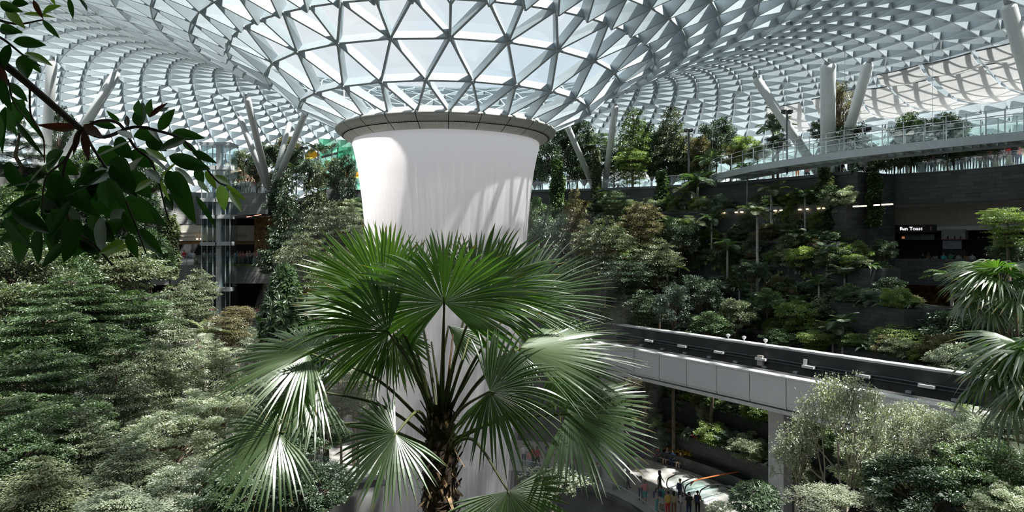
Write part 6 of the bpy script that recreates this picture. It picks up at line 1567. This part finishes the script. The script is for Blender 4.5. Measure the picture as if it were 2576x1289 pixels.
LV = '''15 22 64 72 24 y;0 8 58 30 26 d;30 8 72 10 26 g;107 38 155 15 30 y;58 36 140 45 18 y;0 72 58 82 28 d;109 50 150 96 20 g;33 104 116 114 32 g;22 112 12 172 42 g;60 138 68 200 38 g;63 133 132 166 24 y;77 145 103 184 20 g
84 0 109 48 14 b;173 -5 184 47 15 d;200 -2 219 29 10 g;128 -10 140 14 9 y;-6 160 8 262 36 b;21 208 70 257 26 d;14 268 7 387 30 d;30 300 42 345 14 g;0 290 -8 370 30 d;28 240 113 357 20 g;38 303 113 398 14 g
196 322 94 314 24 b;200 325 185 390 17 b;210 328 223 405 22 b;210 314 258 345 24 b;105 450 14 471 22 d;105 467 31 481 16 g;140 398 60 483 13 p;98 488 0 546 30 g;101 506 -4 576 40 d;90 560 -5 610 44 d;100 575 97 667 38 d
168 610 105 673 30 g;108 537 245 642 54 d;310 610 250 636 38 y;322 620 258 642 26 y;330 356 231 400 40 p;290 421 238 431 30 p;282 438 200 469 34 p;306 479 270 466 26 p;285 441 350 500 18 p;355 319 360 258 46 d;347 290 349 252 22 g;375 295 381 249 26 g
377 295 422 259 15 b;400 280 425 270 11 g;398 327 440 274 30 d;323 319 319 291 15 b;300 305 268 278 15 g;292 322 224 305 20 g;432 336 516 348 30 g;391 332 336 343 38 d;371 319 401 356 18 p;302 329 330 350 30 p;466 349 398 380 32 d;459 356 497 384 18 g
483 380 546 411 20 g;425 394 529 426 38 d;367 373 423 409 20 y;360 394 319 445 44 p;360 387 434 448 24 p;371 428 401 462 30 p;381 452 340 484 27 y;405 445 452 404 9 y;415 452 452 486 13 y;418 458 457 496 11 y;405 455 428 506 15 y;442 421 490 469 25 p
497 455 527 486 13 y;439 431 493 564 48 d;418 489 435 530 28 g;493 493 543 574 18 d;517 431 545 476 18 y;541 441 580 465 20 y;555 465 565 530 30 y;579 482 608 534 20 y;568 465 620 506 13 y;497 421 510 465 26 d;326 530 278 568 54 p;316 496 418 568 50 d
312 554 237 602 38 d;347 578 412 645 34 g;323 588 347 650 28 d;200 571 251 643 48 d;200 482 245 544 54 d;260 500 320 560 54 d;130 430 170 500 60 d;170 470 150 560 60 d;230 440 210 520 60 d;280 470 250 540 56 d;150 400 200 440 44 d;250 370 300 420 50 d;330 430 380 500 50 d;120 500 160 590 56 d;370 340 420 380 40 d;290 350 340 400 44 d;60 520 20 600 50 d;150 540 130 640 54 d;190 590 160 660 40 g;210 420 260 480 60 d;90 440 60 500 44 d;240 560 290 610 44 d;280 400 330 450 50 d;330 380 390 420 44 d;160 380 120 430 40 d;420 430 460 500 40 d;60 250 20 330 44 d;5 200 30 280 34 d'''
random.seed(9)
for i in range(26):
    x = random.uniform(10, 330); y = random.uniform(400, 590) - max(0, (x - 230)) * .25; a = random.uniform(.5, 2.7); L = random.uniform(80, 140)
    LV += ';%d %d %d %d %d %s' % (x, y, x + L * math.cos(a), y + L * math.sin(a) * .8, random.uniform(34, 52), random.choice('dddggp'))
for row in LV.replace('\n', ';').split(';'):
    p = row.split(); near_leaf(*[float(x) for x in p[:5]], p[5], (BY + random.uniform(.06, .2)) if (p[5] == 'd' and float(p[4]) > 42) else None)
# ================================================================ people
def person_mesh(name, pose):
    """one continuous skinned figure about 1.7 m tall, facing -y"""
    vs, rs, es = [], [], []
    def v(p, r, parent=None):
        vs.append(p); rs.append(r if hasattr(r, '__len__') else (r, r))
        if parent is not None: es.append((parent, len(vs) - 1))
        return len(vs) - 1
    sit = pose.get('sit', False); z0 = -0.44 if sit else 0.0; lean = pose.get('lean', 0.0)
    def T(x, y, z): return (x, y - lean * max(0, z - 0.95), z + z0)
    pel = v(T(0, 0, 0.95), (.155, .115)); sp = v(T(0, 0, 1.12), (.14, .105), pel); ch = v(T(0, .0, 1.32), (.165, .115), sp); nb_ = v(T(0, .01, 1.46), (.075, .07), ch)
    nk = v(T(0, 0, 1.51), (.055, .055), nb_); h1 = v(T(0, -.012, 1.585), (.07, .085), nk); h2 = v(T(0, -.01, 1.66), (.078, .095), h1); h3 = v(T(0, 0, 1.715), (.05, .06), h2)
    nose = v(T(0, -.108, 1.62), (.012, .014), h1)
    for s in (-1, 1):
        hp = v(T(.095 * s, 0, .90), (.092, .10), pel)
        if sit:
            kn = v((.11 * s, -.42, .47), .062, hp); an = v((.11 * s, -.40 + pose.get('kick', 0) * s, .08), .042, kn); v((.12 * s, -.55 + pose.get('kick', 0) * s, .04), (.036, .03), an)
        else:
            st = pose.get('stride', 0.0) * s
            kn = v((.10 * s, -st * .45 - .01, .50), .062, hp); an = v((.105 * s, -st + .02, .085), .043, kn); v((.125 * s, -st - .14, .04), (.036, .03), an)
        sh = v(T(.185 * s, 0, 1.40), (.062, .062), ch)
        el, wr = pose['arms'][0 if s < 0 else 1]
        e = v(T(el[0] * s, el[1], el[2]), .042, sh); w = v(T(wr[0] * s, wr[1], wr[2]), .030, e)
        d = (Vector(wr) - Vector(el)).normalized(); d = Vector((d.x * s, d.y, d.z)); side = d.cross(Vector((1, 0, 0)) if abs(d.x) < .8 else Vector((0, 1, 0))).normalized()
        W0 = Vector(T(wr[0] * s, wr[1], wr[2])); pm = v(tuple(W0 + d * .065), (.036, .018), w); pv = W0 + d * .065
        for k, q in enumerate((-.030, -.010, .010, .030)):
            ln = (.060, .075, .070, .055)[k]; f1 = v(tuple(pv + side * q + d * .035), .009, pm); v(tuple(pv + side * q * 1.15 + d * (.035 + ln * .7) + Vector((0, -.012, -.008))), .008, f1)
        v(tuple(W0 + d * .045 + side * -.052 + Vector((0, -.01, 0))), .010, w)
    me = bpy.data.meshes.new(name); me.from_pydata(vs, es, []); ob = bpy.data.objects.new('tmp', me); COL.objects.link(ob)
    md = ob.modifiers.new('skin', 'SKIN'); sv = me.skin_vertices[0].data
    for i, r in enumerate(rs): sv[i].radius = r
    sv[0].use_root = True
    sb = ob.modifiers.new('sub', 'SUBSURF'); sb.levels = 1; sb.render_levels = 1
    dg = bpy.context.evaluated_depsgraph_get(); out = bpy.data.meshes.new_from_object(ob.evaluated_get(dg)); bpy.data.objects.remove(ob)
    out.name = name; out.materials.clear()
    for k in ('skin', 'shirt', 'trousers', 'shoe'): out.materials.append(M['p_' + k])
    shorts = pose.get('shorts', False); waist = 0.97 + z0
    sleeve = [Vector(T(pose['arms'][k][0][0] * (-1, 1)[k], pose['arms'][k][0][1], pose['arms'][k][0][2])) for k in (0, 1)]
    for p in out.polygons:
        c = p.center; p.use_smooth = True; mi = 1
        onleg = (c.z < waist) and (abs(c.x) < .26) and (c.z < .86 + z0 or True)
        arm = False
        for k in (0, 1):
            sgn = (-1, 1)[k]
            if c.x * sgn > .10:
                el, wr = pose['arms'][k]; E = Vector(T(el[0] * sgn, el[1], el[2])); Wp = Vector(T(wr[0] * sgn, wr[1], wr[2])); S_ = Vector(T(.185 * sgn, 0, 1.40))
                def sd(a, b, q):
                    ab = b - a; t = max(0, min(1, (q - a).dot(ab) / ab.length_squared)); return (q - (a + ab * t)).length, t
                d1, t1 = sd(S_, E, c); d2, t2 = sd(E, Wp + (Wp - E) * .75, c)
                if min(d1, d2) < .085 and abs(c.x) > .165: arm = True; mi = 1 if (d1 < d2 and t1 < .75) else 0
        if not arm:
            if c.z > 1.475 + z0 - lean * 0: mi = 0
            elif c.z < waist: mi = 2
            if c.z < waist and shorts and c.z < .48: mi = 0
            if c.z < .09: mi = 3
        p.material_index = mi
    return out
for k, c in (('skin', (.42, .27, .19)), ('shirt', (.5, .5, .5)), ('trousers', (.05, .055, .07)), ('shoe', (.1, .1, .1))): M['p_' + k] = solid('person_' + k, c, .7, var=.08)
COLS = {'white': (.72, .72, .72), 'black': (.02, .02, .022), 'red': (.55, .05, .05), 'pink': (.68, .25, .27), 'blue': (.10, .20, .42), 'teal': (.04, .34, .34), 'grey': (.26, .27, .28), 'pale blue': (.42, .54, .66), 'orange': (.62, .20, .06), 'cream': (.62, .55, .42), 'green': (.05, .22, .10), 'navy': (.03, .04, .10), 'mint': (.40, .62, .52), 'khaki': (.36, .30, .19), 'brown': (.20, .11, .06), 'yellow': (.65, .47, .10), 'mauve': (.42, .28, .36)}
CM = {k: solid('cloth_' + k.replace(' ', '_'), v, .8, var=.10) for k, v in COLS.items()}
SK = [solid('skin_tone', c, .55, var=.05) for c in ((.50, .33, .24), (.40, .25, .17), (.26, .15, .09), (.56, .40, .31))]
HR = [solid('hair', c, .5, var=.1) for c in ((.012, .01, .009), (.04, .025, .015), (.30, .28, .26), (.16, .09, .04))]
dn = ((.24, .03, 1.13), (.25, -.06, .90)); up = ((.27, -.16, 1.24), (.14, -.30, 1.47)); rail = ((.26, -.14, 1.16), (.22, -.36, 1.08)); hip = ((.34, .06, 1.15), (.20, -.04, 1.0))
fwd = ((.23, -.10, 1.14), (.15, -.32, 1.16)); lap = ((.23, -.06, 1.15), (.12, -.26, 1.02))
POSES = {'stand': dict(arms=(dn, dn)), 'photo': dict(arms=(up, up)), 'rail': dict(arms=(rail, rail), lean=.12), 'walk': dict(arms=(((.24, .12, 1.14), (.24, .10, .90)), ((.24, -.08, 1.14), (.24, -.22, .94))), stride=.22), 'phone': dict(arms=(fwd, dn)), 'hip': dict(arms=(hip, dn)),
         'shorts': dict(arms=(dn, fwd), shorts=True), 'sit': dict(arms=(lap, lap), sit=True, lean=.12), 'sitshorts': dict(arms=(lap, dn), sit=True, shorts=True, kick=.05)}
PM = {k: person_mesh('body', p) for k, p in POSES.items()}
mb = MB(); mb.revolve([(.001, .098), (.055, .085), (.088, .045), (.096, -.005), (.088, -.05), (.055, -.10)], 14); hair_short = mb.mesh('hair', HR[0], True)
for v_ in hair_short.vertices:
    v_.co.y = v_.co.y * 1.12 + .022
    if v_.co.y < -.02 and v_.co.z < .035: v_.co.y = -.02 + (v_.co.y + .02) * .15; v_.co.z = max(v_.co.z, .02)
hair_long = hair_short.copy()
for v_ in hair_long.vertices:
    if v_.co.z < -.04 : v_.co.z -= .16; v_.co.y = max(v_.co.y, .015)
mb = MB(); mb.revolve([(.15, .98), (.20, .80), (.26, .55), (.30, .22), (.29, .20)], 20); skirt_me = mb.mesh('skirt', CM['white'], True)
mb = MB(); mb.frame_box(Vector((0, .17, 1.24)), Vector((.13, 0, 0)), Vector((0, .075, 0)), Vector((0, 0, .2))); pack_me = mb.mesh('backpack', CM['navy'])
random.seed(77); NPER = 0
def setmat(o, mats):
    for i, m_ in enumerate(mats):
        if m_ is not None and i < len(o.material_slots): o.material_slots[i].link = 'OBJECT'; o.material_slots[i].material = m_
def person(p, face, pose, shirt, trous, where, group, skirt=None, hair=None, pack=False, act=None):
    """FACE is the compass angle of the face, measured like a z rotation from -y"""
    o = empty('person', p, face, random.uniform(.96, 1.05)); sitting = POSES[pose].get('sit', False); dz = -0.44 if sitting else 0
    lean = POSES[pose].get('lean', 0)
    b = link('body', PM[pose], o); setmat(b, [random.choice(SK), CM[shirt], CM[trous], CM['black']])
    h = link('hair', random.choice((hair_short, hair_long)), o, (0, -lean * .70 - .005, 1.66 + dz)); setmat(h, [HR[hair if hair is not None else random.choice((0, 0, 1, 0, 3))]])
    if skirt: s = link('skirt', skirt_me, o); setmat(s, [CM[skirt]])
    if pack: k_ = link('backpack', pack_me, o, (0, 0, 0)); k_['label'] = 'dark backpack'
    low_ = ('%s skirt' % skirt) if skirt else ('%s shorts' % trous if POSES[pose].get('shorts') else '%s trousers' % trous)
    doing = act or {'stand': 'standing', 'photo': 'photographing', 'rail': 'leaning', 'walk': 'walking', 'phone': 'reaching', 'hip': 'standing', 'shorts': 'standing', 'sit': 'sitting', 'sitshorts': 'sitting'}[pose]
    later(o, ('person in %s top and %s' % (shirt, low_)) + ((' ' + doing) if len(where.split()) < 6 else ''), where, 'person', group); return o
GB = {}
def crowd(xs, line, z, where, group, face, palette, inset=.35):
    L = line(inset + .2)
    for x in xs:
        row = random.choice((0, 0, .75)); L = line(inset + .22 + row)
        p = None
        for a, b in zip(L, L[1:]):
            xa, xb = proj((a.x, a.y, z))[0], proj((b.x, b.y, z))[0]
            if xa <= x <= xb: p = a.lerp(b, (x - xa) / (xb - xa)); break
        if p is None: continue
        sh, tr = random.choice(palette); sk = random.choice((None,) * 13 + ('white', 'cream'))
        person(Vector((p.x, p.y, z)), face + random.uniform(-.5, .5) if random.random() < .8 else face + random.uniform(1.5, 4.5), random.choice(('stand', 'photo', 'rail', 'phone', 'hip', 'stand')), sh, tr, where, group, sk, pack=random.random() < .2)
PAL_L = [('white', 'navy'), ('white', 'black'), ('pink', 'grey'), ('blue', 'grey'), ('mint', 'khaki'), ('red', 'black'), ('cream', 'grey'), ('orange', 'khaki'), ('mauve', 'navy'), ('white', 'pink'), ('pale blue', 'navy')]
crowd([463, 480, 487, 514, 530, 545, 553, 573, 581, 590, 597, 604, 611, 622, 629, 640, 645, 655, 663, 672, 680], loff, 16.0, 'on the middle left balcony', 'crowd on the middle left balcony', .35, PAL_L)
crowd([524, 534, 546, 553, 563, 568, 589, 596, 601, 607, 613, 630, 636, 647, 653, 667], lambda k: loff(k - 1.65), 9.2, 'on the lowest left balcony', 'crowd on the lowest left balcony', .35, [('pink', 'grey'), ('red', 'navy'), ('white', 'red'), ('pink', 'white'), ('red', 'grey'), ('white', 'grey'), ('mauve', 'navy')])
crowd([592, 603, 612, 622, 631, 637, 643, 650, 661], lambda k: [Vector((p.x, p.y + k, 0)) for p in nose[:4]], 24.7, 'on the upper left lookout', 'crowd on the upper left lookout', .2, [('white', 'black'), ('pink', 'white'), ('white', 'grey'), ('cream', 'black'), ('grey', 'navy')])
PAL_R = [('black', 'navy'), ('white', 'grey'), ('teal', 'khaki'), ('grey', 'black'), ('brown', 'black'), ('pink', 'navy'), ('white', 'navy'), ('red', 'black'), ('mauve', 'grey'), ('pale blue', 'navy'), ('cream', 'brown'), ('orange', 'black')]
crowd([2240, 2250, 2262, 2276, 2284, 2296, 2303, 2312, 2320, 2332, 2338, 2347, 2356, 2363, 2370, 2380, 2386, 2395, 2405, 2414, 2424, 2432, 2438, 2449, 2460, 2471, 2482, 2490, 2503, 2513, 2528, 2540, 2552, 2564], off, 24.7, 'on the upper right gallery', 'crowd on the upper right gallery', -.6, PAL_R)
# shop customers
for px, sh, tr, sk, k in ((2321, 'black', 'white', 'white', 4.0), (2336, 'brown', 'black', None, 4.3), (2353, 'grey', 'black', None, 4.5), (2374, 'teal', 'khaki', None, 3.4), (2392, 'green', 'black', None, 4.2), (2412, 'grey', 'navy', None, 3.8), (2432, 'brown', 'black', None, 4.3), (2446, 'grey', 'black', None, 3.2)):
    p, d, rz = on_front(px, k); person(Vector((p.x, p.y, 16.0)), rz + PI + random.uniform(-.4, .4), 'shorts' if sh == 'teal' else random.choice(('stand', 'phone', 'hip')), sh, tr, 'in the dark shop gallery', 'customers before the shops', sk)
# dining terrace
for px, sh in ((2006, 'orange'), (2030, 'pink'), (2061, 'white'), (2166, 'white'), (2140, 'grey'), (2118, 'black')):
    th = math.radians(45)
    for _ in range(60): q = pol(38.9, th, 24.7); th += (proj(q)[0] - px) * .0004
    p = pol(38.9, th, 24.7)
    if px == 2006: person(p, 0, 'stand', sh, 'orange', 'on the dining terrace', 'diners'); continue
    ch_ = empty('dining_chair', p, random.uniform(-1, 1)); later(ch_, 'black dining chair', 'on the terrace below the skybridge', 'chair', 'dining chairs')
    mb = MB(); mb.box((0, 0, .44), (.44, .44, .05)); mb.build('seat', M['black'], ch_); mb = MB(); mb.box((0, .21, .72), (.44, .04, .5)); mb.build('backrest', M['black'], ch_)
    for sx in (-.19, .19):
        for sy in (-.19, .19): mb = MB(); mb.box((sx, sy, .21), (.035, .035, .42)); mb.build('leg', M['black'], ch_)
    person(Vector((p.x, p.y, p.z)), ch_.rotation_euler[2], 'sit', sh, random.choice(('navy', 'black', 'khaki')), 'on the dining terrace', 'diners')
# right of the waterfall on the upper garden rail
for px, sh in ((1356, 'blue'), (1362, 'brown'), (1412, 'white'), (1430, 'grey'), (1420, 'red')):
    th = math.radians(75)
    for _ in range(60): q = pol(38.4, th, 24.7); th += (proj(q)[0] - px) * .0004
    person(pol(38.4, th, 24.7), 0, 'rail', sh, 'navy', 'at the garden rail', 'visitors at the garden rail')
# plaza
PW = 'on the shaded plaza'
for px, py, pose, sh, tr, sk, f, pk in ((1612, 1262, 'stand', 'grey', 'navy', None, 2.8, False), (1622, 1270, 'shorts', 'pink', 'teal', None, 3.3, False), (1652, 1290, 'phone', 'grey', 'teal', None, 1.0, True), (1664, 1286, 'shorts', 'teal', 'white', None, 2.2, True), (1680, 1300, 'stand', 'yellow', 'red', None, 3.5, False), (1695, 1300, 'hip', 'khaki', 'brown', None, 3.0, False), (1660, 1246, 'walk', 'black', 'black', None, 1.2, False), (1711, 1268, 'stand', 'white', 'navy', None, 2.6, True), (1712, 1296, 'phone', 'white', 'grey', None, 1.4, False), (1755, 1300, 'stand', 'brown', 'black', None, 2.6, True), (1733, 1306, 'stand', 'black', 'navy', None, 3.3, False), (1580, 1232, 'walk', 'grey', 'black', None, 2.0, False),
                                    (1490, 1216, 'stand', 'brown', 'black', None, 3.4, False), (1510, 1208, 'hip', 'cream', 'black', None, .2, False), (1526, 1206, 'stand', 'navy', 'khaki', None, .1, False), (1503, 1222, 'walk', 'grey', 'brown', None, 2.4, False), (1333, 1186, 'shorts', 'pink', 'pale blue', None, .4, True), (1340, 1176, 'stand', 'red', 'navy', None, .8, False), (1352, 1180, 'walk', 'red', 'black', None, .8, False), (1318, 1172, 'stand', 'white', 'navy', None, .2, False), (1330, 1170, 'stand', 'white', 'grey', None, 1.2, False), (1375, 1180, 'stand', 'grey', 'black', None, .8, False), (1440, 1196, 'walk', 'mauve', 'navy', None, .8, False),
                                    (985, 1188, 'walk', 'white', 'grey', None, -.6, False), (972, 1196, 'stand', 'orange', 'black', None, -.4, False)):
    person(pg(px, py), f, pose, sh, tr, PW, 'people on the shaded plaza', sk, pack=pk)
sc_ = pg(1548, 1206); su = empty('suitcase', sc_); tag(su, 'black upright suitcase beside the broad concrete pier', 'suitcase')
mb = MB(); mb.box((0, 0, .36), (.44, .26, .6)); mb.build('shell', M['black'], su); mb = MB(); mb.tube([(-.12, .1, .66), (-.12, .1, 1.0), (.12, .1, 1.0), (.12, .1, .66)], .012, 6); mb.build('handle', M['greysteel'], su)
for sx in (-.17, .17): mb = MB(); mb.box((sx, 0, .03), (.06, .2, .06)); mb.build('wheel', M['rubber'], su)
for px, pose, sh, tr, h_ in ((1620, 'sit', 'red', 'navy', 0), (1656, 'sit', 'red', 'black', 2), (1677, 'sitshorts', 'mauve', 'black', 2), (1693, 'sit', 'blue', 'navy', 0), (1711, 'sitshorts', 'brown', 'khaki', 1)):
    th = math.radians(50)
    for _ in range(80): q = pol(22.85, th, .5); th += (proj(q)[0] - px) * .0006
    p = pol(22.95, th, 0.02); f = th + PI + PI / 2
    person(p, f, pose, sh, tr, 'on the curved plaza bench', 'people on the bench', None, h_)
flush_labels()
